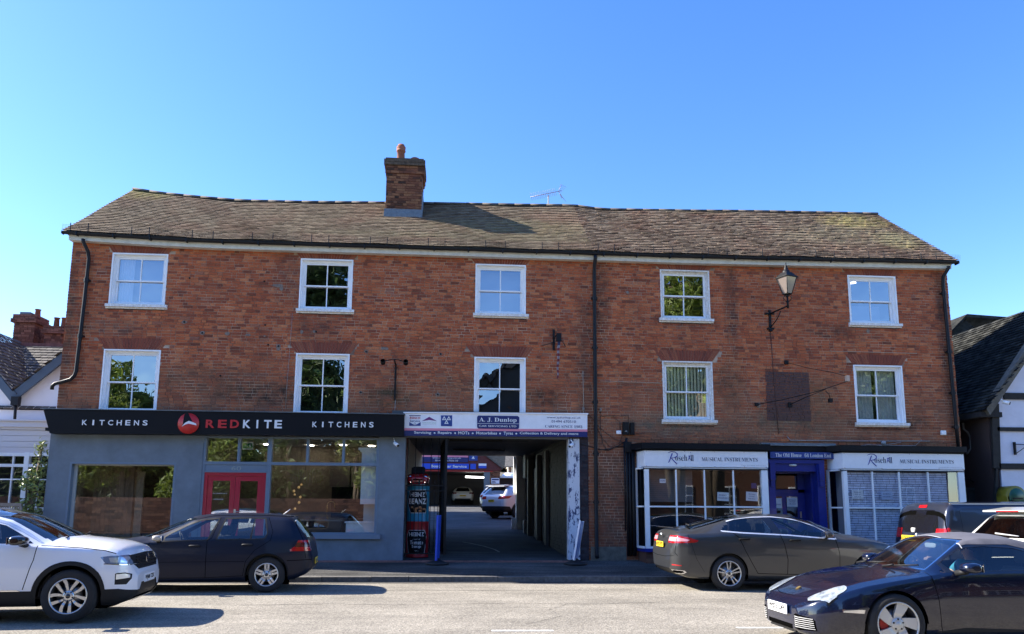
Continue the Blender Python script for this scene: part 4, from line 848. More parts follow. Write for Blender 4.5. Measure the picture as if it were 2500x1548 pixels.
def bsign(label, x0, x1, xr, foot, u_dx):
    s = thing('shop_sign', label, 'sign', (x0, -.5, 2.75)); y = -.5; yf = y-.02
    mb = MB(); mb.prism([(x0-.01, yf), (x1+.01, yf), (x1+.01, y+.12), (xr+.05, .0), (xr-.01, .0)], 2.565, 2.955, axis='z'); mb.build('board', M_SIGNW, s)
    yy = yf-.006
    text(BOLD('osehill') if False else BOLD('oseh'), x0+u_dx+.20, x0+u_dx+.50, 2.71, 2.86, yy, M_NAVYL, s, bold=-.01); text(BOLD('ll'), x0+u_dx+.585, x0+u_dx+.66, 2.71, 2.86, yy, M_NAVYL, s)
    mb = MB()                                   # brush-drawn capital and the looped i
    def brush(P, r): mb.tube([(x0+u_dx+a, yy+.003, 2.60+b) for a, b in P], r, 5)
    brush([(.02, .30), (.10, .335), (.20, .325), (.255, .28), (.25, .225), (.18, .185), (.09, .175)], [.004, .009, .009, .012, .012, .01, .006])
    brush([(.13, .29), (.09, .20), (.05, .10), (.02, .06)], [.014, .013, .011, .004]); brush([(.10, .18), (.17, .10), (.24, .03)], [.008, .013, .012])
    brush([(.52, .12), (.55, .19), (.575, .24), (.545, .24), (.56, .17), (.60, .13)], [.004, .009, .009, .008, .009, .004]); brush([(.585, .31), (.59, .32)], .008)
    mb.build('brush_lettering', M_BRUSH, s)
    text(BOLD('MUSICAL INSTRUMENTS'), x0+u_dx+.86, x0+u_dx+2.28, 2.71, 2.805, yy, M_NAVYL, s, bold=-.01)
    text(foot, x1-.68, x1-.05, 2.60, 2.63, yy, mat('pale_grey_print', (.5, .5, .52), .5), s)
    mb = MB()
    for x in (x0+.04, x0+1.0, x0+1.75, x0+2.5, x1-.04):
        for z in (2.58, 2.94): mb.ball((x, yf-.002, z), .008, 6)
    mb.build('screws', mat('rusty_screw', (.2, .1, .1), .7), s)
M_NAVYL = mat('dark_blue_lettering', (.02, .03, .08), .5); M_BRUSH = mat('ultramarine_lettering', (.015, .02, .30), .4)
bsign('white fascia sign for musical instruments on the bay window left of the blue door', 4.68, 7.77, 4.60, 'Tel: 01494 671717', .56)
bsign('white fascia sign for musical instruments on the bay window right of the blue door', 9.71, 12.88, 9.57, 'rosehillinstruments.co.uk', .62)
s = thing('name_board', 'blue name board with white lettering above the blue door', 'sign', (8.8, -.2, 2.9))
mb = MB(); mb.box(7.97, 9.66, -.24, -.20, 2.82, 2.985); mb.build('board', M_BLUESIGN, s)
text(BOLD('The Old House'), 8.10, 8.78, 2.855, 2.955, -.246, M_LWHITE, s); text(BOLD('64 London End'), 8.86, 9.55, 2.855, 2.955, -.246, M_LWHITE, s)
# notices stuck in the bay windows
def notice(label, x, z, w_, h_, y, lines, r=0, m=None):
    p = thing('notice', label, 'notice', (x, y, z)); T = rot('Y', r, (x, y, z)); mb = MB(); mb.box(x-w_/2, x+w_/2, y, y+.002, z-h_/2, z+h_/2, T); mb.build('sheet', m or M_PAPER, p)
    for i, (t_, f_) in enumerate(lines):
        zz = z+h_/2-(i+1)*h_/(len(lines)+1); text(t_, x-w_/2*f_, x+w_/2*f_, zz-.016, zz+.016, y-.003, M_NAVY, p, T=T)
notice('small white notice high in the leftmost pane of the left bay', 5.13, 2.22, .15, .10, -.46, [('BY APPOINTMENT', .8)])
notice('white notice with one blue line in the third pane of the left bay', 6.63, 1.85, .29, .21, -.46, [('ROSEHILL', .7), ('MUSICAL INSTRUMENTS', .8)], .05)
notice('white notice with three lines of text at the right end of the left bay', 7.36, 1.86, .30, .22, -.46, [('Entrance', .55), ('through', .45), ('side door', .6)], .06)
notice('white notice with three lines in the first pane of the right bay', 10.07, 1.93, .29, .22, -.46, [('Entrance', .55), ('through', .45), ('side door', .6)])
notice('pale blue notice in the second pane of the right bay', 10.83, 1.91, .29, .21, -.46, [('ROSEHILL', .7), ('MUSICAL INSTRUMENTS', .8)], -.03, mat('pale_blue_paper', (.5, .58, .75), .7))
notice('small dark blue sticker at the right end of the left bay', 7.42, 2.12, .13, .13, -.46, [], 0, M_NAVY)

# ================================================================ things fixed to the wall
k = thing('wall_lantern', 'black Victorian style lantern on a scrolled wall bracket near the right end', 'street lamp', (8.45, -.55, 6.9))
mb = MB(); lx, ly = 8.45, -.62
mb.box(8.20, 8.26, -.03, .0, 6.15, 6.72); mb.lathe([(.05, 6.15), (.035, 6.2)], (8.23, -.03, 0), 8); mb.box(8.14, 8.32, -.05, -.0, 6.20, 6.24)
mb.box(8.10, 8.34, -.05, -.01, 6.60, 6.64); mb.tube([(8.23, -.02, 6.62), (8.30, -.25, 6.64), (8.38, -.45, 6.66), (lx, ly, 6.68)], .022, 8); mb.tube([(8.23, -.03, 6.25), (8.3, -.25, 6.4), (8.36, -.4, 6.6)], .013, 6)
mb.tube([(lx, ly, 6.62), (lx, ly, 6.95)], [.03, .022], 8); mb.lathe([(.02, 6.90), (.05, 6.93), (.04, 6.97)], (lx, ly, 0), 10)
for a in (0, 1, 2, 3): dx, dy = .07*cos(a*pi/2+.4), .07*sin(a*pi/2+.4); mb.tube([(lx+dx*.3, ly+dy*.3, 6.78), (lx+dx*1.9, ly+dy*1.9, 6.85), (lx+dx*1.8, ly+dy*1.8, 6.93), (lx+dx, ly+dy, 6.97)], .007, 5)
mb.build('bracket', M_BLACK, k)
b_, t_ = .078, .175; mb = MB()
cr = [(-1, -1), (1, -1), (1, 1), (-1, 1)]; Rz = Matrix.Rotation(radians(22), 4, 'Z')
def cp(i, r_, z): v = Rz @ Vector((cr[i % 4][0]*r_, cr[i % 4][1]*r_, 0)); return (lx+v.x, ly+v.y, z)
for i in range(4): mb.tube([cp(i, b_, 6.99), cp(i, t_, 7.42)], .009, 5); mb.tube([cp(i, b_, 6.99), cp(i+1, b_, 6.99)], .012, 5); mb.tube([cp(i, t_, 7.42), cp(i+1, t_, 7.42)], .014, 5)
b0 = len(mb.v); mb.v += [cp(i, t_+.02, 7.43) for i in range(4)]+[cp(i, .09, 7.56) for i in range(4)]+[cp(i, t_+.02, 7.415) for i in range(4)]
for i in range(4): j = (i+1) % 4; mb.face((b0+i, b0+j, b0+4+j, b0+4+i)); mb.face((b0+8+i, b0+8+j, b0+j, b0+i))
mb.lathe([(.10, 7.55), (.09, 7.60), (.05, 7.63), (.055, 7.67), (.03, 7.70), (.035, 7.73), (.012, 7.76), (.02, 7.79), (.004, 7.84)], (lx, ly, 0), 12)
mb.build('lantern_frame', M_BLACK, k)
mb = MB()
for i in range(4): mb.poly([cp(i, b_, 7.0), cp(i+1, b_, 7.0), cp(i+1, t_-.005, 7.41), cp(i, t_-.005, 7.41)])
mb.build('lantern_glass', mat('lantern_glass', (.19, .155, .135), .15, coat=.5), k); mb = MB(); mb.lathe([(.02, 7.0), (.03, 7.05), (.012, 7.09), (.02, 7.16), (.001, 7.22)], (lx, ly, 0), 10); mb.build('bulb', mat('frosted_bulb', (.8, .78, .7), .5), k)
k = thing('conduit', 'thin cable running down the wall below the lantern', 'cable', (8.23, 0, 5)); mb = MB(); mb.tube([(8.23, -.01, 6.15), (8.25, -.01, 5.3), (8.28, -.012, 4.2), (8.32, -.01, 3.45)], .009, 5); mb.build('cable', mat('brown_cable', (.08, .03, .02), .7), k)
k = thing('sign_bracket', 'long thin black iron sign bracket reaching out across the dark painted patch', 'bracket', (8.6, 0, 4.6))
mb = MB(); mb.box(7.72, 7.80, -.06, .0, 4.17, 4.25); mb.box(8.56, 8.66, -.05, 0, 5.28, 5.38); mb.tube([(8.61, -.03, 5.33), (9.0, -.4, 5.12), (9.4, -.9, 4.92), (9.62, -1.15, 4.78)], .008, 6)
mb.tube([(7.78, -.04, 4.21), (8.4, -.35, 4.32), (9.0, -.8, 4.45), (9.62, -1.15, 4.66)], .011, 6); mb.tube([(8.64, -.03, 4.22), (8.9, -.35, 4.36), (9.2, -.85, 4.50)], .009, 6); mb.box(8.6, 8.68, -.05, 0, 4.15, 4.28); mb.build('rods', M_BLACK, k)
mb = MB(); mb.tube([(9.22, -.8, 4.47), (9.30, -.82, 4.38), (9.33, -.80, 4.28)], .010, 5); mb.box(9.29, 9.38, -.84, -.76, 4.18, 4.28); mb.build('floodlight', M_BLACK, k)
mb = MB(); mb.box(9.58, 9.65, -1.2, -1.1, 4.66, 4.80); mb.build('end_fitting', mat('bare_metal', (.55, .42, .32), .5), k)
k = thing('spotlight_bracket', 'black T shaped bracket with two spotlights facing the left shop sign', 'spotlights', (-1.46, -.3, 4.6))
mb = MB(); mb.box(-1.475, -1.435, -.05, 0, 4.18, 5.08); mb.tube([(-1.455, -.04, 5.05), (-1.455, -.5, 5.08), (-1.455, -.52, 5.08)], .02, 8); mb.tube([(-1.68, -.5, 5.06), (-1.56, -.5, 5.09), (-1.455, -.5, 5.10), (-1.35, -.5, 5.09), (-1.25, -.5, 5.06)], .012, 6); mb.build('bracket', M_BLACK, k)
for x in (-1.73, -1.18): mb = MB(); mb.lathe([(.02, -.07), (.055, -.05), (.062, .05), (.05, .06)], (x, -.5, 5.03), 12, M=Matrix.Rotation(radians(60), 4, 'X')); mb.build('spotlight', M_BLACK, k)
k = thing('hanging_cable', 'thin pale cable hanging down the wall beside the second column of windows', 'cable', (-3.97, 0, 5)); mb = MB(); mb.tube([(-4.05, -.008, 6.33), (-4.06, -.01, 5.8), (-4.07, -.01, 5.2), (-4.09, -.01, 4.6), (-4.1, -.01, 3.9)], .004, 4); mb.tube([(-1.44, -.01, 4.18), (-1.45, -.01, 3.8)], .006, 4); mb.build('cable', M_WIREG, k)
k = thing('flag_bracket', 'black upright wall bracket with thin side stays right of the third window column', 'bracket', (2.52, -.1, 5.8))
mb = MB(); mb.box(2.49, 2.54, -.05, 0, 5.52, 6.06); mb.tube([(2.52, -.05, 5.84), (2.56, -.25, 5.86), (2.60, -.38, 5.80)], .02, 6); mb.box(2.54, 2.66, -.4, -.3, 5.68, 5.88); mb.tube([(2.2, -.02, 5.62), (2.5, -.15, 5.7), (2.62, -.3, 5.75)], .008, 5); mb.tube([(2.82, -.02, 5.62), (2.66, -.3, 5.75)], .008, 5); mb.build('bracket', M_BLACK, k)
k = thing('furled_flag', 'narrow tattered striped flag hanging from the black wall bracket', 'flag', (2.6, -.35, 5.3))
mb = MB(); b0 = 0; N = 14; mb.smooth = True
for i in range(N+1):
    z = 5.72-.98*i/N; wd = .07*(1-.35*i/N); xx = 2.60-.035*i/N+.008*sin(i*1.1)
    mb.v += [(xx-wd/2, -.34+.01*sin(i), z), (xx, -.37, z), (xx+wd/2, -.34, z)]
for i in range(N):
    mb.m = 1 if i < 2 else (0 if i % 2 else 2)
    for j in range(2): a = i*3+j; mb.face((a, a+3, a+4, a+1))
mb.build('cloth', [mat('flag_red', (.16, .02, .03), .8), mat('flag_blue', (.02, .025, .08), .8), mat('flag_white', (.24, .22, .23), .8)], k)
def cctv(label, x, y, z, ax, ay, az, s_=1.0, dome=False):
    k = thing('security_camera', label, 'security camera', (x, y, z)); mb = MB()
    d = Vector((ax, ay, az)).normalized(); c_ = Vector((x, y, z)); mb.tube([c_, c_+d*.14*s_], .042*s_, 12); mb.build('housing', M_WHITE, k)
    mb = MB(); mb.tube([c_+d*.139*s_, c_+d*.155*s_], .034*s_, 10); mb.build('lens', M_BLACK, k); mb = MB(); mb.tube([c_+Vector((0, 0, .03)), c_+Vector((-.02, .06, .09)), Vector((x-.03, min(0, y+.12), z+.12))], .014, 6); mb.build('bracket', M_WHITE, k)
x, z = at(963, 1081, -.15); cctv('white bullet camera on the grey shopfront beside the archway', x, -.16, z, .6, -.5, -.5, 1.0)
x, z = at(1398, 1084, -.2); cctv('white bullet camera at the top of the chipped white pillar', x, -.2, z, -.6, -.5, -.5, .9)
x, z = at(2438, 983, -.3); cctv('white ball camera under the timber house bargeboard', x, -.45, z, .6, -.6, -.3, 1.1)
for (u, v, lb) in ((1424, 998, 'small grey sensor above the right end of the garage sign'), (1466, 1001, 'small grey sensor to the right of the central drainpipe')):
    x, z = at(u, v, -.03); k = thing('sensor', lb, 'sensor', (x, -.04, z)); mb = MB(); mb.lathe([(.02, -.05), (.032, -.03), (.032, .03), (.02, .045)], (x, -.04, z), 10); mb.build('sensor_body', MATS['cement_patch'], k); mb = MB(); mb.box(x-.015, x+.015, -.04, 0, z+.01, z+.04); mb.build('mount', M_BLACK, k)
def jbox(label, u0, v0, u1, v1, m, d=.09, base=0.0):
    x0, z1 = at(u0, v0, -.05); x1, z0 = at(u1, v1, -.05); k = thing('junction_box', label, 'junction box', (x0, -.05, z0))
    mb = MB(); mb.box(x0, x1, -d, base, z0, z1); mb.build('case', m, k, bevel=.008); mb = MB(); mb.box(x0+.01, x1-.01, -d-.006, -d, z0+.02, z1-.02); mb.build('lid', m, k); return x0, x1, z0, z1, k
X0, X1_, Z0, Z1_, k = jbox('black plastic junction box with small white mark above the left bay', 1520, 1031, 1536, 1062, M_BLACK); text('=T', X0+.05, X0+.10, Z0+.07, Z0+.10, -.1, M_LWHITE, k)
jbox('narrow black speaker shaped box beside the larger junction box', 1538, 1032, 1549, 1062, M_BLACK)
jbox('small white junction box left of the black boxes', 1505, 1051, 1517, 1060, M_WHITE, .05)
jbox('lower black junction box at the corner of the left bay', 1524, 1079, 1541, 1105, M_BLACK, .12)
jbox('small white alarm box high on the wall near the right drainpipe', 2298, 1051, 2311, 1062, M_WHITE, .05)
k = thing('cable_run', 'tangle of black cables between the junction boxes and the central drainpipe', 'cables', (4, 0, 3.2)); mb = MB()
def C2(pts, r=.007, Y=-.02): mb.tube([(*[at(u, v, Y)[0]], Y, at(u, v, Y)[1]) for u, v in pts], r, 5)
C2([(1466, 1006), (1466, 1016), (1500, 1015), (1534, 1015), (1535, 1031)]); C2([(1466, 1016), (1466, 1050), (1472, 1085), (1480, 1096)]); C2([(1496, 1016), (1512, 1030), (1515, 1050)], .005)
C2([(1436, 1011), (1450, 1026), (1462, 1042), (1480, 1058), (1500, 1072), (1524, 1082)], .006); C2([(1400, 1083), (1420, 1084), (1440, 1090), (1465, 1098), (1490, 1096), (1510, 1088), (1526, 1078)], .012); C2([(1455, 1040), (1470, 1070), (1490, 1092), (1512, 1082), (1520, 1062)], .006); C2([(1465, 1097), (1485, 1100), (1500, 1092), (1526, 1090)], .01); C2([(1541, 1082), (1552, 1090), (1545, 1098), (1556, 1104)], .006)
C2([(1552, 1060), (1580, 1057), (1600, 1056)], .004)
for i in range(4): mb.tube([(4.45+.02*i, -.05, 3.05), (4.5+.02*i, -.08, 2.9), (4.46+.015*i, -.05, 2.7)], .008, 5)
mb.build('cables', M_WIRE, k)
k = thing('overhead_cable', 'thin pale cables looping above the right bay cornice', 'cables', (11, 0, 3.4)); mb = MB()
C2([(1922, 1066), (1930, 1075), (2000, 1076), (2100, 1077), (2270, 1077)], .010); C2([(2050, 1096), (2080, 1090), (2120, 1086), (2200, 1088), (2235, 1088), (2250, 1074)], .006); C2([(2060, 1092), (2110, 1094), (2160, 1086), (2200, 1080)], .006)
X, Z = at(2157, 1081, -.03); mb.lathe([(.0001, -.06), (.05, -.06), (.055, -.01)], (X, 0, Z), 12, axis='y'); mb.build('cables', M_WIREG, k)
k = thing('tv_aerial', 'grey rooftop television aerial behind the ridge right of the chimney', 'aerial', (2.7, 2.5, 10.2)); mb = MB()
mb.tube([(2.72, 2.6, 9.9), (2.72, 2.6, 10.82)], .018, 6); mb.tube([(2.18, 2.6, 10.74), (3.12, 2.6, 10.98)], .012, 5)
for i in range(15): x = 2.2+i*.052; z = 10.745+.255*(x-2.18); mb.tube([(x-.045, 2.5, z+.07), (x+.045, 2.7, z-.07)], .0055, 4)
for sg in (-1, 1):
    for j in range(5): a = j*.035; mb.tube([(3.02+a*.3, 2.45+.03, 10.95+sg*(.04+a)), (3.14+a, 2.75, 10.93+sg*(.06+a*1.2))], .005, 4)
    mb.tube([(3.02, 2.6, 10.96), (3.12, 2.6, 10.96+sg*.22)], .006, 4)
mb.build('antenna', mat('dull_aluminium', (.3, .3, .32), .5, metal=.5), k)

# ================================================================ archway furniture
k = thing('iron_gate', 'black iron gate folded open at the left of the archway with fleur finials', 'gate', (-1.1, .15, .3))
mb = MB()
for i in range(6): mb.tube([(-1.1+i*.19, .1, .42), (-1.1+i*.19, .1, 3.27)], .010, 5)
for i in range(5): mb.tube([(-1.0+i*.19, .1, .42), (-1.0+i*.19, .1, 2.10)], .008, 5); mb.lathe([(.004, 2.10), (.028, 2.13), (.012, 2.16), (.018, 2.18), (.002, 2.25)], (-1.0+i*.19, .1, 0), 6)
for z in (.44, 1.95, 2.08): mb.box(-1.14, -.12, .09, .11, z-.014, z+.014)
mb.build('front_leaf', M_BLACK, k)
mb = MB()
for i in range(9): y = -.02+i*.2; x = -.16-.02*i; mb.tube([(x, y, .42), (x, y, 3.15+.12*sin(i/8*pi))], .011, 5); mb.tube([(x-.01, y+.1, .42), (x-.01, y+.1, 2.1)], .008, 5)
for z in (.44, 1.80, 1.95, 2.95): mb.tube([(-.16, -.02, z), (-.32, 1.6, z)], .016, 5)
for i in range(4): mb.lathe([(.05, -.008), (.062, 0), (.05, .008)], (-.17-.03*i, .15+.3*i, 1.875), 10, axis='x')
mb.box(-.19, -.13, -.05, .02, .42, 3.3); mb.build('side_leaf', M_BLACK, k)
def can(label, z0, z1, m, lab):
    k = thing('painted_drum', label, 'drum', (-.86, .75, z0)); cx, cy, r = -.86, .75, .285; mb = MB()
    mb.lathe([(.001, z0), (r, z0), (r+.008, z0+.01), (r, z0+.03)]+[(r, z0+.03+(z1-z0-.06)*i/6) for i in range(1, 6)]+[(r, z1-.03), (r+.008, z1-.015), (r, z1), (.001, z1)], (cx, cy, 0), 32); mb.build('drum_body', m, k)
    def wrap(P, dr): 
        out = []
        for (x, z) in P: a = x/r; out.append((cx+(r+dr)*sin(a), cy-(r+dr)*cos(a), z))
        return out
    def patch(poly, dr, mm, nm):
        bm = bmesh.new(); vs = [bm.verts.new((p[0], 0, p[1])) for p in poly]; bm.faces.new(vs)
        for i in range(-8, 9): bmesh.ops.bisect_plane(bm, geom=bm.verts[:]+bm.edges[:]+bm.faces[:], plane_co=(i*.035, 0, 0), plane_no=(1, 0, 0), dist=1e-6)
        mb = MB()
        for f in bm.faces: mb.poly(wrap([(v.co.x, v.co.z) for v in f.verts], dr))
        bm.free(); mb.build(nm, mm, k)
    key = [(-.20, z0+.10), (.20, z0+.10), (.26, z0+.50), (.20, z0+.66), (-.20, z0+.66), (-.26, z0+.50)] if lab == 'tomato' else [(-.17, z0+.22), (.22, z0+.22), (.27, z0+.52), (.20, z0+.78), (-.20, z0+.76), (-.27, z0+.50)]
    kc = (sum(p[0] for p in key)/6, sum(p[1] for p in key)/6)
    patch([(kc[0]+(x-kc[0])*1.07, kc[1]+(z-kc[1])*1.05) for x, z in key], .004, M_PAPER, 'label_border'); patch(key, .008, M_SIGNBLK, 'label')
    def tx(body, x0, x1, a, b, mm=M_PAPER, bold=0):
        o = text(body, x0, x1, a, b, 0, mm, k, bold=bold, local=True); og = origin(k)
        for v in o.data.vertices: p = wrap([(v.co.x, v.co.z)], .014)[0]; v.co = Vector(p)-og
    if lab == 'tomato':
        tx('HEINZ', -.19, .19, z0+.52, z0+.62, bold=.03); tx('cream of', -.09, .09, z0+.43, z0+.47); tx('Tomato', -.16, .16, z0+.32, z0+.42, bold=.03); tx('Soup', -.11, .11, z0+.22, z0+.31, bold=.03); tx('400g', -.04, .05, z0+.15, z0+.18)
    else:
        tx('HEINZ', -.18, .19, z0+.61, z0+.72, bold=.03); tx('BEANZ', -.22, .23, z0+.43, z0+.57, bold=.04)
        mb = MB(); rr = random.Random(3)
        for i in range(14): p = wrap([(rr.uniform(-.13, .18), z0+.25+rr.uniform(0, .12))], .012)[0]; mb.ball(p, .035, 8, (1, .5, .7))
        mb.build('bean_picture', mat('bean_orange', (.5, .22, .09), .5), k)
M_CANR = mat('can_red', (.42, .015, .02), .35); M_CANB = mat('can_turquoise', (.02, .26, .42), .35)
can('red drum painted as a soup can, standing on the ground behind the gate', .32, 1.20, M_CANR, 'tomato')
can('turquoise drum painted as a baked bean can, stacked on the red one', 1.20, 2.08, M_CANB, 'beans')
k = thing('toy_car', 'red ride-on toy car with big round headlights, parked on top of the stacked drums', 'toy car', (-.86, .7, 2.08))
mb = MB()
def ringloft(mb, rings):
    b = len(mb.v); n = len(rings[0]); sm = mb.smooth; mb.smooth = True
    for r_ in rings: mb.v += [tuple(p) for p in r_]
    for i in range(len(rings)-1):
        for j in range(n): j2 = (j+1) % n; mb.face((b+i*n+j, b+i*n+j2, b+(i+1)*n+j2, b+(i+1)*n+j))
    mb.smooth = False; mb.face(range(b+n-1, b-1, -1)); mb.face(range(b+(len(rings)-1)*n, b+len(rings)*n)); mb.smooth = sm
rings = []
for (y, w_, zb, zt) in ((.30, .16, 2.17, 2.26), (.33, .24, 2.13, 2.31), (.42, .27, 2.12, 2.36), (.6, .28, 2.12, 2.41), (.8, .28, 2.12, 2.40), (1.0, .27, 2.12, 2.36), (1.15, .22, 2.15, 2.3)):
    rings.append([(-.86+w_*(abs(cos(a))**.55)*(1 if cos(a) >= 0 else -1), y, (zb+zt)/2+(zt-zb)/2*(abs(sin(a))**.7)*(1 if sin(a) >= 0 else -1)) for a in [2*pi*i/24 for i in range(24)]])
ringloft(mb, rings); mb.build('body', mat('toy_red', (.4, .01, .015), .25, coat=.5), k)
mb = MB(); mb.box(-.98, -.74, .30, .33, 2.21, 2.25); mb.box(-.94, -.78, .295, .33, 2.15, 2.175)
mb.prism([(.55, 2.40), (.64, 2.55), (.67, 2.55), (.62, 2.40)], -1.03, -.69, axis='x'); mb.box(-1.0, -.72, .8, .95, 2.38, 2.58); mb.build('trim', M_BLACK, k)
for x in (-1.05, -.67):
    mb = MB(); mb.ball((x, .375, 2.29), .052, 12, (1, .6, 1)); mb.build('headlight', mat('chrome', (.8, .8, .82), .12, metal=1), k)
    mb = MB(); mb.ball((x*1.0+(.015 if x < -.9 else -.015), .335, 2.175), .022, 8); mb.build('fog_lamp', mat('lit_fog_lamp', (.9, .8, .8), .4, emit=(1, .85, .8), estr=2.5), k)
    mb = MB(); mb.lathe([(.001, -.04), (.085, -.04), (.09, 0), (.085, .04), (.001, .04)], (x-(.03 if x < -.9 else -.03), .5, 2.165), 14, axis='x'); mb.build('wheel', M_BLACK, k)
mb = MB(); mb.lathe([(.02, -.01), (.03, 0), (.02, .01)], (-.86, .32, 2.34), 12, axis='y'); mb.build('badge', MATS['chrome'], k)

def swing(label, bx, by, bz, h_, wd, tilt, mface, medge, txt):
    k = thing('pavement_sign', label, 'pavement sign', (bx, by, bz)); mb = MB()
    mb.lathe([(.001, 0), (.27, 0), (.28, .03), (.22, .05), (.10, .10), (.05, .14), (.001, .14)], (bx, by, bz), 20); mb.build('base', mat('black_rubber', (.02, .02, .022), .6), k)
    T = Matrix.Translation((bx, by, bz+.1)) @ Matrix.Rotation(tilt, 4, 'Y') @ Matrix.Rotation(txt, 4, 'Z')
    mb = MB(); mb.box(-wd/2, wd/2, -.018, .018, .02, h_, T); mb.build('panel', mface, k, bevel=.01); mb = MB(); mb.box(-wd/2-.012, -wd/2, -.022, .022, .0, h_+.01, T); mb.box(wd/2, wd/2+.012, -.022, .022, .0, h_+.01, T); mb.box(-wd/2, wd/2, -.022, .022, .0, .019, T); mb.build('frame', medge, k); return k, T
swing('blue pavement sign seen edge-on on a round black base in front of the gate', -.32, -.62, .235, 1.02, .55, radians(1.2), M_BLUEL, M_BLUEL, radians(84.5))
pm = mat('white_blue_print', (.6, .66, .8), .4, col2=(.05, .14, .5), vscale=3.2)
swing('white and blue pavement sign leaning on a round black base by the white pillar', 2.93, -.62, .235, .92, .55, radians(10), pm, M_SIGNW, radians(72))
# ================================================================ white cottage on the left
M_COTW = mat('cottage_white', (.72, .73, .78), .8, var=.03, vscale=2)
M_SLATE = mat('blue_grey_bargeboard', (.07, .10, .14), .6)
M_COTTILE = mat('dark_cottage_tiles', (.10, .092, .082), .9, var=.3, vscale=5, island=.3)
K = thing('white_cottage', 'white rendered cottage with dark tiled gables left of the brick terrace', 'cottage', (-12, 1.2, .3))
mb = MB(); mb.box(-22, -9.8, 1.2, 8, .3, 4.4)
yy = 1.2
Vx, Vz = -11.06, 4.35
mb.prism([(Vx, 4.4), (Vx-1.6, 4.4), (Vx-1.6, 6.0)], 1.2, 1.25); mb.prism([(Vx, 4.4), (-9.8, 5.55), (-9.8, 4.4)], 1.2, 1.25)
mb.box(-9.98, -9.80, 1.0, 1.3, 3.6, 4.55); mb.build('wall', M_COTW, K)
mb = MB()
for sg, L in ((-1, 1.7), (1, 1.6)):
    dz = 1.15 if sg < 0 else .93
    P0 = (Vx, Vz+.02); P1 = (Vx+sg*L, Vz+.02+L*dz)
    mb.hexa([(P0[0], .98, P0[1]-.28), (P1[0], .98, P1[1]-.28), (P1[0], 1.06, P1[1]-.28), (P0[0], 1.06, P0[1]-.28), (P0[0], .98, P0[1]), (P1[0], .98, P1[1]), (P1[0], 1.06, P1[1]), (P0[0], 1.06, P0[1])])
mb.build('bargeboard', M_SLATE, K)
# roof between the gables: one slope facing the street, one facing right (in shade)
mb = MB(); rt = random.Random(4)
def slope(mb, O, U, Vv, nu, nv, clip=None, th=.02):
    O, U, Vv = Vector(O), Vector(U), Vector(Vv); N_ = U.cross(Vv).normalized()
    for r in range(nv):
        for c_ in range(nu):
            a = (c_+(r % 2)*.5)/nu; b = a+.95/nu; t0 = r/nv; t1 = (r+1.15)/nv
            if clip and not clip(O+U*((a+b)/2)+Vv*(t0)): continue
            l = th+rt.uniform(0, .012); P = [O+U*a+Vv*t0+N_*l, O+U*b+Vv*t0+N_*(l+rt.uniform(-.004, .004)), O+U*b+Vv*t1+N_*.002, O+U*a+Vv*t1+N_*.002]
            bb = len(mb.v); mb.v += [tuple(p) for p in P]+[tuple(P[0]-N_*.02), tuple(P[1]-N_*.02)]; mb.face((bb, bb+1, bb+2, bb+3)); mb.face((bb+4, bb+5, bb+1, bb))
slope(mb, (-14.5, 1.1, 3.95), (5.0, 0, 0), (0, 2.9, 2.25), 28, 22, clip=lambda p: p.x < -9.45-(.0))
slope(mb, (Vx+.1, .95, Vz-.05), (0, 3.1, 0), (-1.75, 0, 2.0), 18, 17)
slope(mb, (Vx-.1, 2.0, Vz-.05), (0, -1.0, 0), (1.65, 0, 1.53), 6, 14)
mb.build('roof', M_COTTILE, K)
mb = MB(); mb.box(-14.5, -9.5, 3.9, 4.15, 6.1, 6.24); mb.build('ridge', mat('red_ridge_tile', (.22, .09, .07), .9, var=.3), K)
mb = MB(); mb.poly([(-14.5, 4.0, 6.15), (-9.5, 4.0, 6.15), (-9.5, 7, 4), (-14.5, 7, 4)]); mb.poly([(-14.5, 1.15, 3.93), (-9.5, 1.15, 3.93), (-9.5, 4.0, 6.13), (-14.5, 4.0, 6.13)]); mb.build('roof_underlay', M_DARK, K)
mb = MB(); mb.box(-11.05, -10.88, .93, 1.08, 4.02, 4.24); mb.tube([(-10.96, 1.0, 4.05), (-10.98, 1.08, 3.5)], .035, 8); mb.build('drainpipe', M_GUTTER, K)
mb = MB(); rs = random.Random(12)
def cst(x0, x1, z1, zc):
    stack(mb, x0, x1, 4.5, 5.2, 5.9, z1, rs); stack(mb, x0-.07, x1+.07, 4.42, 5.28, z1, z1+.12, rs); stack(mb, x0-.04, x1+.04, 4.47, 5.2, z1+.12, zc, rs)
cst(-13.20, -12.60, 6.98, 7.24); cst(-12.30, -11.78, 6.66, 6.90)
chm = mb.build('chimney', brickmat('dusky_red_brick', [(0, (.06, .035, .028)), (.4, (.17, .075, .055)), (1, (.30, .14, .10))]), K)
for (x, z, h) in ((-12.74, 7.22, .27), (-12.16, 6.90, .34), (-11.94, 6.90, .34)): mb = MB(); mb.lathe([(.085, z), (.07, z+h*.9), (.09, z+h*.93), (.09, z+h)], (x, 4.85, 0), 12); mb.build('chimney_pot', M_TERRA, chm)
mb = MB(); mb.box(-13.12, -12.82, 4.6, 5.0, 7.16, 7.34); mb.build('cowl', mat('grey_cowl', (.12, .14, .15), .5), chm)
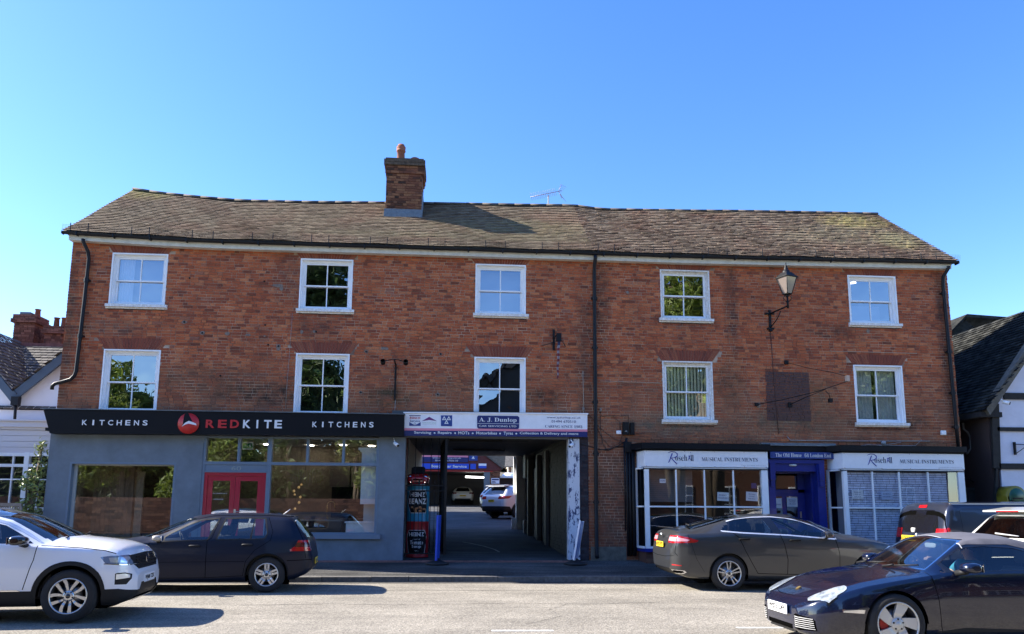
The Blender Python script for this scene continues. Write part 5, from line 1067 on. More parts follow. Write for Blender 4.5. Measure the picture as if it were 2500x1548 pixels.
# single-storey bay front with white boarding and casement windows
mb = MB(); mb.box(-14.5, -9.62, .5, 1.2, 2.80, 3.36)
for i in range(4): mb.box(-14.5, -9.62, .482-.006*i, .5, 2.80+i*.14, 2.80+i*.14+.132)
mb.box(-14.5, -9.62, .38, 1.2, 3.42, 3.56); mb.box(-14.5, -9.62, .43, 1.2, 3.36, 3.42); mb.box(-14.5, -9.62, .33, 1.2, 3.56, 3.60)
mb.box(-14.5, -9.62, .5, .6, .3, 1.45); mb.box(-9.75, -9.56, .455, 1.3, .3, 2.795); mb.build('boarding', mat('blush_white_paint', (.66, .62, .64), .6), K)
mb = MB(); mb.box(-14.5, -9.75, .47, .58, 2.72, 2.80); mb.box(-14.5, -9.75, .47, .58, 2.46, 2.53); mb.box(-14.5, -9.75, .47, .58, 1.42, 1.50)
for x in (-10.28, -11.05, -11.85, -12.7, -13.5): mb.box(x-.055, x+.055, .464, .585, 1.41, 2.81)
for x in (-9.98, -10.60, -11.45, -12.3): mb.box(x-.016, x+.016, .49, .54, 1.5, 2.75)
mb.box(-14.5, -9.75, .486, .537, 2.145, 2.175); Wc = mb.build('window', M_WHITE, K)
mb = MB(); mb.poly([(-14.5, .53, 1.5), (-9.75, .53, 1.5), (-9.75, .53, 2.75), (-14.5, .53, 2.75)]); mb.build('glass', M_GLASSB, Wc)
mb = MB(); mb.box(-14.4, -9.7, 1.15, 1.19, .4, 2.8); mb.build('room', M_DARK, Wc)
# laurel shrub at the corner and a sprig at the frame edge
def leafy(name, label, cat, base, blobs, n, size, m, seed, stems=True, group=None):
    k = thing(name, label, cat, base, group); rl = random.Random(seed); mb = MB(); tot = sum(b[3]**2 for b in blobs)
    for (bx, by, bz, br, sq) in blobs:
        for _ in range(int(n*br*br/tot)):
            d = Vector((rl.gauss(0, 1), rl.gauss(0, 1), rl.gauss(0, 1))).normalized(); rr = br*rl.uniform(.45, 1.08)
            c_ = Vector((bx+d.x*rr, by+d.y*rr, bz+d.z*rr*sq)); t = Vector((rl.gauss(0, 1), rl.gauss(0, 1), rl.gauss(0, .8))).normalized(); nn = t.cross(Vector((rl.gauss(0, 1), rl.gauss(0, 1), rl.gauss(0, 1)))).normalized()
            L = size*rl.uniform(.7, 1.2); W_ = L*.38; up = t.cross(nn)*L*.08
            mb.poly([c_-t*L*.5, c_+nn*W_*.5-up, c_+t*L*.5, c_-nn*W_*.5-up])
    mb.build('leaves', m, k)
    if stems:
        mb = MB(); b0 = Vector(base)
        for (bx, by, bz, br, sq) in blobs:
            p = Vector((bx, by, bz)); q_ = Vector((b0.x+(p.x-b0.x)*.35, b0.y+(p.y-b0.y)*.35, b0.z+(p.z-b0.z)*.5)); L = (p-b0).length; r0 = max(.008, L*.02); mb.tube([b0, q_, p], [r0*1.6, r0, r0*.35], 6)
        mb.build('stems' if size < .2 else 'trunk', mat('bark', (.12, .09, .06), .9, var=.3, bump=.5), k)
    return k
M_LEAF = mat('glossy_laurel', (.12, .16, .035), .35, island=.6, col2=(.30, .34, .10), vscale=2.5)
def leafmat(name, col, isl=.5):
    m = mat(name, col, .55, island=isl, var=.25, vscale=1.2); n = m.node_tree.nodes; l = m.node_tree.links; b = n['Principled BSDF']; o = [q for q in n if q.type == 'OUTPUT_MATERIAL'][0]
    tl = n.new('ShaderNodeBsdfTranslucent'); mx = n.new('ShaderNodeMixShader'); mx.inputs[0].default_value = .35
    src = b.inputs['Base Color'].links[0].from_socket; l.new(src, tl.inputs[0]); l.new(b.outputs[0], mx.inputs[1]); l.new(tl.outputs[0], mx.inputs[2]); l.new(mx.outputs[0], o.inputs[0]); return m
leafy('laurel_shrub', 'tall glossy laurel shrub with pale lime leaves at the corner of the grey shopfront', 'shrub', (-9.85, .0, .3),
      [(-9.72, .0, 2.85, .15, 1.3), (-9.70, .05, 2.5, .2, 1.2), (-9.8, .0, 2.2, .24, 1), (-9.95, -.05, 2.05, .2, .8), (-9.72, 0, 1.9, .22, 1), (-9.8, 0, 1.6, .25, 1), (-10.0, -.1, 1.5, .2, .7), (-9.75, -.05, 1.3, .25, .8), (-9.7, 0, 2.95, .1, 2)], 900, .12, M_LEAF, 21)
leafy('laurel_sprig', 'small leafy sprig poking in at the left edge above the casement windows', 'plant', (-11.6, .1, .3), [(-11.02, .1, 2.93, .12, .5), (-11.3, .1, 2.9, .2, .6), (-11.6, .1, 2.6, .3, 1)], 260, .09, M_LEAF, 22)
for i, (x, lb) in enumerate(((-10.02, 'weathered timber garden chair nearer the laurel shrub, only its slatted back showing'), (-10.55, 'weathered timber garden chair at the far left edge, only its slatted back showing'))):
    k = thing('garden_chair', lb, 'chair', (x, -.6, .3), 'timber chairs outside the white cottage'); mb = MB(); w_ = .24
    x = x+.07
    mb.hexa([(x-w_, -.62, 1.52), (x+w_, -.62, 1.52), (x+w_, -.58, 1.52), (x-w_, -.58, 1.52), (x-w_, -.62, 1.59), (x+w_, -.62, 1.59), (x+w_, -.58, 1.59), (x-w_, -.58, 1.59)])
    for j in range(9): mb.box(x-w_+.03+j*.05, x-w_+.055+j*.05, -.61, -.59, .98, 1.53)
    mb.build('backrest', mat('silvered_teak', (.22, .19, .16), .8, var=.2, vscale=15), k); mb = MB(); mb.box(x-w_, x+w_, -1.1, -.62, .72, .76); mb.build('seat', MATS['silvered_teak'], k)
    for (a, b) in ((-1, -1.08), (1, -1.08), (-1, -.6), (1, -.6)): mb = MB(); mb.box(x+a*w_-.02, x+a*w_+.02, b-.02, b+.02, .24, .72 if b < -1 else 1.52); mb.build('leg', MATS['silvered_teak'], k)

# ================================================================ timber-framed house and alley on the right
K = thing('timber_framed_house', 'white timber framed house with a long dark tiled roof right of the brick terrace', 'house', (16, 0, .3))
M_PLASTER = mat('limewashed_brick', (.66, .67, .76), .8, var=.04, vscale=5, bump=.6, bscale=9)
yf = -.2
mb = MB(); mb.prism([(14.05, .25), (21, .25), (21, 8.0), (16.2, 6.9), (14.15, 4.35), (14.1, 2.75)], yf, .1); mb.build('wall', M_PLASTER, K)
mb = MB(); zr = lambda x, y: (2250+x*.3307, 740+y*.3307)
def beam(p, q, w_, y=yf-.05):
    a, b = Vector(at(*zr(*p), y)), Vector(at(*zr(*q), y)); d = (b-a).normalized(); n_ = Vector((-d.y, d.x))*w_/2; mb.prism([tuple(a-n_), tuple(b-n_), tuple(b+n_), tuple(a+n_)], y, yf+.02)
beam((545, 740), (560, 1220), .20); beam((560, 930), (1500, 940), .10); beam((575, 1205), (1500, 1208), .15); beam((610, 685), (1500, 700), .17); beam((560, 1215), (545, 1500), .06)
mb.build('timber_frame', mat('dark_oak_timber', (.016, .015, .014), .8, var=.4, vscale=8), K)
mb = MB(); mb.hexa([(13.78, -.42, 3.98), (16.6, -.42, 7.55), (16.6, -.2, 7.55), (13.78, -.2, 3.98), (13.70, -.42, 4.15), (16.45, -.42, 7.72), (16.45, -.2, 7.72), (13.70, -.2, 4.15)]); mb.build('bargeboard', mat('weathered_board', (.12, .11, .09), .8, var=.3), K)
mb = MB(); slope(mb, (13.62, 8.5, 4.10), (0, -8.95, 0), (2.9, 0, 3.2), 50, 34, th=.03); mb.build('roof', mat('black_mossy_tiles', (.012, .013, .012), .95, col2=(.05, .05, .045), vscale=3, island=.6, spec=.1), K)
mb = MB(); mb.poly([(13.65, 8.5, 4.1), (13.65, -.4, 4.1), (16.55, -.4, 7.27), (16.55, 8.5, 7.27)]); mb.poly([(16.55, -.4, 7.29), (19.4, -.4, 4.1), (19.4, 8.5, 4.1), (16.55, 8.5, 7.29)]); mb.box(13.6, 14.2, -.3, 8.5, 3.95, 4.08); mb.build('roof_underlay', M_DARK, K)
mb = MB(); mb.prism([(16.2, 7.0), (17.3, 8.0), (18.4, 7.0)], 5.05, 6.0); mb.hexa([(16.1, 4.9, 6.95), (17.3, 4.9, 8.05), (17.3, 6.4, 8.05), (16.1, 6.4, 6.95), (16.1, 4.9, 7.0), (17.3, 4.9, 8.15), (17.3, 6.4, 8.15), (16.1, 6.4, 7.0)]); mb.hexa([(17.3, 4.9, 8.05), (20.5, 4.9, 7.9), (20.5, 6.4, 7.0), (17.3, 6.4, 7.0), (17.3, 4.9, 8.15), (20.5, 4.9, 8.0), (20.5, 6.4, 7.1), (17.3, 6.4, 7.1)]); mb.build('gablet', MATS['black_mossy_tiles'], K)
mb = MB(); mb.box(13.9, 14.16, -.15, 1.0, .25, 3.98); T4 = Matrix.Translation((14.0, 0, 0)); bricks(mb, 14.02, 15.4, .3, 4.0, 1.5, (), rnd=random.Random(3)); mb.build('alley_wall', mat('sooty_alley_brick', (.05, .032, .028), .9, island=.4), K)
mb = MB(); bricks(mb, 13.25, 14.1, 2.45, 4.0, 2.4, (), rnd=random.Random(5)); mb.box(13.24, 16, 2.45, 2.5, .3, 4.0); mb.build('alley_back', MATS['sooty_alley_brick'], K)
mb = MB(); mb.tube([(13.75, .6, 3.9), (13.75, .6, 3.72), (13.85, .6, 3.65), (13.92, .6, 3.5), (13.9, .6, 3.2), (13.78, .6, 3.05)], .03, 6); mb.build('waste_pipe', mat('grey_pipe', (.12, .11, .10), .6), K)
k = thing('alley_gate', 'dark boarded gate under an arched iron rail in the alley', 'gate', (13.7, .6, .3))
mb = MB()
for i in range(9): mb.box(13.28+i*.085, 13.355+i*.085, .58, .62, .3, 2.08)
mb.box(13.26, 14.06, .56, .66, 2.08, 2.16); mb.build('boards', mat('dark_green_black_board', (.015, .02, .018), .7, var=.2), k)
mb = MB(); mb.tube([(13.26, .6, 2.3)]+[(13.26+.75*sin(a), .6, 2.13+.34*cos(a)) for a in [j*pi/20 for j in range(11)]], .022, 6); mb.build('arch_rail', M_BLACK, k)
k = thing('defibrillator_cabinet', 'yellow cabinet with a green rounded front on the white house wall', 'cabinet', (14.14, -.4, 1.8))
mb = MB(); mb.lathe([(.001, -.62), (.25, -.62), (.27, -.60), (.27, yf), (.001, yf)], (14.14, 0, 1.90), 24, axis='y'); mb.box(13.87, 14.41, -.62, yf, 1.45, 1.90); mb.build('case', mat('cabinet_yellow', (.22, .19, .02), .4), k)
mb = MB(); mb.lathe([(.001, -.64), (.20, -.635), (.21, -.62)], (14.14, 0, 1.90), 20, axis='y'); mb.box(13.93, 14.35, -.635, -.62, 1.5, 1.90); mb.build('front', mat('cabinet_green', (.01, .08, .045), .35), k)
mb = MB(); mb.box(14.02, 14.26, -.66, -.63, 1.84, 1.87); mb.box(13.96, 14.0, -.67, -.63, 1.76, 1.82); mb.build('latch', M_BLACK, k)
k = thing('iron_bracket', 'small black iron bracket on the white timber framed wall', 'bracket', (14.5, -.25, 3.1)); mb = MB(); mb.box(14.49, 14.52, -.27, -.2, 2.98, 3.31); mb.tube([(14.5, -.25, 3.25), (14.9, -.28, 3.24)], .01, 5); mb.tube([(14.5, -.25, 3.0), (14.85, -.28, 3.24)], .01, 5); mb.build('arm', M_BLACK, k)

# ================================================================ the yard behind the archway
K = thing('workshop', 'brown boarded garage workshop with a lit open bay across the yard', 'workshop', (0, 38, 1.76))
mb = MB(); 
for i in range(10):
    z = 4.45+i*.13; a = 3.62-max(0, z-4.6)*1.35
    mb.box(-5, a, 37.98-.01*(i % 2), 38.1, z, z+.122)
mb.prism([(-5, 4.38), (3.55, 4.38), (3.62, 4.6), (2.3, 5.6), (-5, 8)], 38.05, 38.3); mb.build('boarding', mat('red_brown_boarding', (.13, .032, .028), .7, var=.2), K)
mb = MB(); mb.hexa([(3.75, 37.8, 4.55), (2.2, 37.8, 5.7), (2.2, 44, 5.7), (3.75, 44, 4.55), (3.8, 37.8, 4.63), (2.25, 37.8, 5.8), (2.25, 44, 5.8), (3.8, 44, 4.63)]); mb.hexa([(-5, 37.8, 8), (2.25, 37.8, 5.75), (2.25, 44, 5.75), (-5, 44, 8), (-5, 37.8, 8.1), (2.25, 37.8, 5.8), (2.25, 44, 5.8), (-5, 44, 8.1)]); mb.build('roof', M_COTTILE, K)
mb = MB(); bricks(mb, 2.86, 3.55, 1.7, 4.38, 38.0, (), rnd=random.Random(1)); mb.box(2.87, 3.55, 38.01, 44.2, 1.7, 4.38); mb.build('brick_pier', M_CHBRICK, K)
mb = MB(); mb.box(-5, -4.8, 38, 45, 1.7, 4.4); mb.box(-5, 3.3, 45, 45.2, 1.7, 4.4); mb.box(-5, 3.3, 38.2, 45, 4.36, 4.42); mb.build('bay_lining', mat('workshop_lining', (.10, .10, .10), .8), K)
mb = MB(); mb.box(2.35, 2.80, 38.0, 38.1, 1.75, 4.38); mb.build('door_leaf', mat('blue_grey_door', (.14, .17, .19), .5), K)
mb = MB(); mb.box(-3, 3.0, 37.93, 38.0, 4.33, 4.38); mb.build('red_trim', M_LRED, K)
k = thing('strip_lamp', 'bright white strip lamp inside the garage workshop', 'lamp', (1.7, 40, 4.0)); mb = MB(); mb.tube([(1.0, 40, 4.02), (2.75, 40, 3.98)], .06, 8); mb.build('tube', mat('bright_tube', (1, 1, 1), .5, emit=(1, 1, .98), estr=4), k)
k = thing('workshop_sign', 'navy and pink sign board with two lines of white text on the workshop', 'sign', (-.3, 37.9, 5.2)); yw = 37.9
mb = MB(); mb.box(-3.5, 1.15, yw, 38, 5.01, 5.38); mb.build('board', M_NAVY, k); mb = MB(); mb.box(-3.5, 1.15, yw, 38, 5.38, 5.55); mb.build('stripe', M_PINK, k)
text('www.ajdunlop.co.uk', -1.5, .62, 5.24, 5.37, yw-.01, M_LWHITE, k); text('01494 670510', -1.3, .4, 5.06, 5.18, yw-.01, M_LWHITE, k)
k = thing('workshop_sign', 'bright blue car service sign board above the open bay', 'sign', (-.3, 37.9, 4.7)); mb = MB(); mb.box(-3.5, 1.22, yw-.02, 38, 4.50, 4.90); mb.build('board', M_BLUEL, k); mb = MB(); mb.box(1.32, 1.74, yw-.02, 38, 4.50, 4.90); mb.build('end_board', M_BLUEL, k)
text('Bosch Car Service', -1.6, 1.05, 4.60, 4.80, yw-.04, M_LWHITE, k, bold=.02)
k = thing('workshop_sign', 'small blue square sign with white triangles under the workshop gable', 'sign', (1.5, 37.9, 5.3)); mb = MB(); mb.box(1.20, 1.86, yw, 38, 5.14, 5.75); mb.build('board', M_BLUESIGN, k)
mb = MB()
for (cx, cz) in ((1.53, 5.36), (1.4, 5.58), (1.66, 5.58)): mb.prism([(cx-.12, cz-.08), (cx+.12, cz-.08), (cx, cz+.13)], yw-.01, yw)
mb.build('triangles', M_LWHITE, k)
k = thing('workshop_sign', 'small white over blue sign at the right of the workshop gable', 'sign', (2.2, 37.9, 4.8)); mb = MB(); mb.box(1.94, 2.52, yw, 38, 4.76, 4.93); mb.build('upper_board', M_SIGNW, k); mb = MB(); mb.box(1.94, 2.52, yw, 38, 4.58, 4.76); mb.build('lower_board', M_BLUEL, k)
k = thing('workshop_sign', 'white notice board with navy heading on the workshop brick pier', 'sign', (3.2, 37.9, 3.6)); mb = MB(); mb.box(2.90, 3.5, yw, 38, 3.45, 3.85); mb.build('board', M_SIGNW, k); mb = MB(); mb.box(2.94, 3.46, yw-.01, yw, 3.70, 3.80); mb.box(2.94, 3.2, yw-.01, yw, 3.58, 3.63); mb.box(2.94, 3.25, yw-.01, yw, 3.50, 3.54); mb.build('print', M_NAVY, k)
K = thing('rear_house', 'cream rendered houses with tiled roofs beyond the workshop', 'house', (5, 48, 1.8))
mb = MB(); mb.box(3.6, 4.7, 48, 55, 1.9, 5.2); mb.prism([(3.2, 5.9), (4.7, 5.2), (4.7, 4.8), (3.2, 4.8)], 48, 48.1); mb.box(4.8, 9, 47, 54, 1.9, 5.35); mb.build('wall', mat('cream_render', (.62, .55, .42), .8), K)
mb = MB(); mb.box(4.9, 5.08, 46.98, 47, 3.0, 5.2); mb.build('quoins', M_BRICKS2, K); mb = MB(); mb.box(5.4, 5.56, 46.95, 47.0, 3.4, 5.1); mb.build('window', M_WHITE, K)
mb = MB(); mb.hexa([(4.5, 46.6, 5.15), (9, 46.6, 5.3), (9, 51, 8.8), (5, 51, 8.6), (4.5, 46.6, 5.25), (9, 46.6, 5.4), (9, 51, 8.9), (5, 51, 8.7)]); mb.hexa([(2.6, 47.9, 6.2), (4.7, 47.9, 5.1), (4.7, 55, 5.1), (2.6, 55, 6.2), (2.6, 47.9, 6.3), (4.75, 47.9, 5.2), (4.75, 55, 5.2), (2.6, 55, 6.3)]); mb.prism([(2.0, 5.6), (6, 5.4), (6, 9), (2, 9)], 56, 56.2); mb.build('roof', M_COTTILE, K)
K = thing('canopy_shed', 'low white roofed shed behind the parked silver car', 'shed', (4.8, 44, 1.8)); mb = MB(); mb.box(3.7, 8, 42, 46, 4.05, 4.2); mb.lathe([(.6, 4.2), (.55, 4.35), (.3, 4.5), (.001, 4.52)], (4.6, 43, 0), 12); mb.build('roof', M_WHITE, K); mb = MB(); mb.box(3.75, 8, 42.5, 46, 1.9, 4.05); mb.build('wall', mat('brown_shed', (.05, .035, .03), .8), K)
K = thing('yard_wall', 'plain side walls of the yard behind the archway, the unseen left one raised to shade it', 'wall', (0, 25, 1)); mb = MB(); mb.box(6.5, 6.8, 12, 46, .7, 4.0); mb.box(-7, -6.7, 12, 30, .7, 9.0); mb.build('brick_wall', M_BRICKS2, K)  # tall left wall is unseen, its height chosen to throw shade over the yard

# ================================================================ the other side of the street, seen mirrored in the glass
M_TREE = leafmat('lime_foliage', (.17, .22, .035)); M_TREE2 = leafmat('dark_foliage', (.065, .11, .028))
def tree(label, x, y, h, r, m, seed, n=9000, dens=12, lowz=None):
    rt = random.Random(seed); bl = []
    z0 = lowz if lowz is not None else h*.32
    for i in range(dens): a = rt.uniform(0, 2*pi); t = rt.random(); rr = r*.62*math.sqrt(rt.random())*(1-.35*t); bl.append((x+rr*cos(a), y+rr*sin(a), z0+(h-z0)*.15+(h-z0)*.75*t, r*rt.uniform(.30, .48), .8))
    k = leafy('street_tree', label, 'tree', (x, y, 0), bl, int(n*1.6), .55, m, seed, True, 'trees across the street'); return k
tree('dark broad tree mirrored in the second column of windows', -9.4, -28.5, 19, 5.6, M_TREE2, 41, 13000, 24, 3.5)
tree('sunlit lime green tree mirrored in the lower left window', -19.5, -28, 9.5, 4.6, M_TREE, 42, 6000, 13)
tree('thin leafed tree mirrored in the upper fourth window', 16.4, -29, 19, 4.2, M_TREE, 43, 4200, 12)
tree('low leafy tree mirrored in the left shop window', -13, -25, 6.2, 3.4, M_TREE, 44, 4200, 10, 1.6)
tree('leafy tree mirrored in the big showroom window', -5.6, -26.5, 8.5, 3.2, M_TREE, 45, 4200, 10, 2.2)
tree('round tree mirrored in the parked car windows', 7.5, -24.5, 6.4, 2.8, M_TREE, 46, 3600, 9, 1.6)
K = thing('opposite_house', 'brick house with steep dark roof across the street, mirrored in glass', 'house', (3, -34, 0))
mb = MB(); mb.box(.4, 12, -40, -33, 0, 8.2); mb.prism([(.4, 8.2), (6.2, 13.0), (12, 8.2)], -40, -33.01); mb.build('wall', M_BRICKS2, K)
mb = MB(); mb.hexa([(-.3, -40.3, 7.6), (6.2, -40.3, 13.1), (6.2, -32.4, 13.1), (-.3, -32.4, 7.6), (-.4, -40.3, 7.9), (6.2, -40.3, 13.5), (6.2, -32.4, 13.5), (-.4, -32.4, 7.9)]); mb.hexa([(12.6, -40.3, 7.6), (6.2, -40.3, 13.1), (6.2, -32.4, 13.1), (12.6, -32.4, 7.6), (12.7, -40.3, 7.9), (6.2, -40.3, 13.5), (6.2, -32.4, 13.5), (12.7, -32.4, 7.9)]); mb.prism([(.6, 8.3), (6.2, 13.0), (11.8, 8.3)], -33, -32.9); mb.build('roof', mat('slate_black', (.02, .022, .028), .7), K)
for x in (1.2, 3.9, 6.6, 9.3):
    for z in (1.2, 4.6): mb = MB(); mb.box(x, x+1.3, -33.02, -32.96, z, z+1.7); W = mb.build('window', M_WHITE, K); mb = MB(); mb.box(x+.08, x+.62, -32.97, -32.94, z+.08, z+1.62); mb.box(x+.68, x+1.22, -32.97, -32.94, z+.08, z+1.62); mb.build('glass', M_DARK, W)
K = thing('opposite_wall', 'old red brick garden wall across the street, mirrored in the shop glass', 'wall', (-12, -24, 0)); mb = MB(); bricks(mb, -3.5, 28, .3, 2.0, 22.6, (), rnd=random.Random(2), T=Matrix.Rotation(pi, 4, 'Z'), course=.15, L=.45); mb.box(-28, 3.5, -22.9, -22.61, .2, 2.05); mb.build('brickwork', M_BRICKS2, K)
K = thing('opposite_terrace', 'row of pale and brick houses further along the other side', 'building', (20, -34, 0)); mb = MB(); mb.box(13, 34, -42, -32, 0, 8.5); mb.box(-40, -24, -42, -33, 0, 7.5); mb.build('wall', M_BRICKS2, K)
for x in (14.5, 17.5, 20.5, 23.5, 26.5, 30):
    for z in (1.3, 4.9): mb = MB(); mb.box(x, x+1.5, -32.02, -31.95, z, z+1.9); W = mb.build('window', M_WHITE, K); mb = MB(); [mb.box(x+.08+i*.48, x+.46+i*.48, -31.96, -31.93, z+.08+k*.6, z+.6+k*.6) for i in range(3) for k in range(3)]; mb.build('glass', M_DARK, W); mb = MB(); mb.prism([(-42.5, 8.3), (-37, 12), (-31.5, 8.3)], 12.5, 34.5, axis='x'); mb.prism([(-42.5, 7.3), (-37.5, 10.5), (-32.5, 7.3)], -40.5, -23.5, axis='x'); mb.build('roof', MATS['slate_black'], K)

bl = [(-46+i*2.6, -31+(i % 3)*.8, 2.2+(i % 4)*1.1, 2.3, 1.25) for i in range(17)]+[(-45+i*3.0, -31.5, 5.2+(i % 3)*.7, 1.9, 1.0) for i in range(14)]
k = leafy('tall_hedge', 'long tall dark hedge across the street, mirrored in the shop windows', 'hedge', (-22, -31, 0), bl, 24000, .6, M_TREE2, 61, False); mb = MB(); mb.box(-47, -3.5, -31.6, -31.0, 0, 5.0); mb.build('inner_growth', mat('hedge_core', (.012, .016, .008), .95), k)

tree('high crowned tree mirrored in the sports car windows', 19, -25, 13, 4.0, M_TREE, 47, 6500, 14, 5.2)
tree('high crowned tree further right mirrored in the sports car windows', 26.5, -26.5, 13, 4.2, M_TREE2, 48, 6500, 14, 5.0)
tree('high crowned tree mirrored in the grey fastback windows', 12.6, -24, 11.5, 3.2, M_TREE2, 49, 5000, 11, 5.6)
# ================================================================ vehicles
import numpy as np
def carpaint(name, col, rough=.35, metal=.35, dust=0.0, coat=1.0):
    m = mat(name, col, rough, metal=metal, coat=coat); n = m.node_tree.nodes; l = m.node_tree.links; b = n['Principled BSDF']; b.inputs['Coat Roughness'].default_value = .025+dust*.3
    g = n.new('ShaderNodeNewGeometry'); mx = n.new('ShaderNodeMixShader'); d = n.new('ShaderNodeBsdfDiffuse'); d.inputs[0].default_value = (.02, .02, .02, 1)
    o = [q for q in n if q.type == 'OUTPUT_MATERIAL'][0]; l.new(g.outputs['Backfacing'], mx.inputs[0]); l.new(b.outputs[0], mx.inputs[1]); l.new(d.outputs[0], mx.inputs[2]); l.new(mx.outputs[0], o.inputs[0])
    if dust:
        tc = n.new('ShaderNodeTexCoord'); t = n.new('ShaderNodeTexNoise'); t.inputs['Scale'].default_value = 4; t.inputs['Detail'].default_value = 9; t.inputs['Roughness'].default_value = .7
        mp = n.new('ShaderNodeMapping'); mp.inputs['Scale'].default_value = (1, 1, 2.5); l.new(tc.outputs['Object'], mp.inputs[0]); l.new(mp.outputs[0], t.inputs['Vector'])
        r = n.new('ShaderNodeMapRange'); r.inputs['From Min'].default_value = .4; r.inputs['From Max'].default_value = .75; r.inputs['To Max'].default_value = dust; l.new(t.outputs['Fac'], r.inputs['Value'])
        x = n.new('ShaderNodeMix'); x.data_type = 'RGBA'; x.inputs[6].default_value = (*col, 1); x.inputs[7].default_value = (.22, .2, .17, 1); l.new(r.outputs[0], x.inputs[0]); l.new(x.outputs[2], b.inputs['Base Color'])
        r2 = n.new('ShaderNodeMapRange'); r2.inputs['To Min'].default_value = coat; r2.inputs['To Max'].default_value = coat*.3; l.new(r.outputs[0], r2.inputs['Value']); l.new(r2.outputs[0], b.inputs['Coat Weight'])
    return m
def curve(keys, xs, sig=.03):
    k = sorted(keys); X = np.arange(k[0][0]-.3, k[-1][0]+.3, .005); Y = np.interp(X, [a for a, _ in k], [b for _, b in k])
    w_ = int(3*sig/.005)
    if w_ > 0: g = np.exp(-.5*(np.arange(-w_, w_+1)*.005/sig)**2); g /= g.sum(); Y = np.convolve(np.pad(Y, w_, mode='edge'), g, mode='valid')
    return np.interp(xs, X, Y)
def grow(P, d):
    n = len(P); A = sum(P[i][0]*P[(i+1) % n][1]-P[(i+1) % n][0]*P[i][1] for i in range(n)); sg = 1 if A > 0 else -1; out = []
    for i in range(n):
        p, c_, q = Vector(P[i-1]), Vector(P[i]), Vector(P[(i+1) % n]); e1 = (c_-p).normalized(); e2 = (q-c_).normalized(); n1 = Vector((e1.y, -e1.x))*sg; n2 = Vector((e2.y, -e2.x))*sg; m_ = n1+n2
        m_ = m_/max(.3, m_.length_squared/2) if m_.length > 1e-6 else n1
        out.append(tuple(c_+m_*d))
    return out
def inside(P, x, y):
    r = False; n = len(P); j = n-1
    for i in range(n):
        if (P[i][1] > y) != (P[j][1] > y) and x < (P[j][0]-P[i][0])*(y-P[i][1])/(P[j][1]-P[i][1])+P[i][0]: r = not r
        j = i
    return r
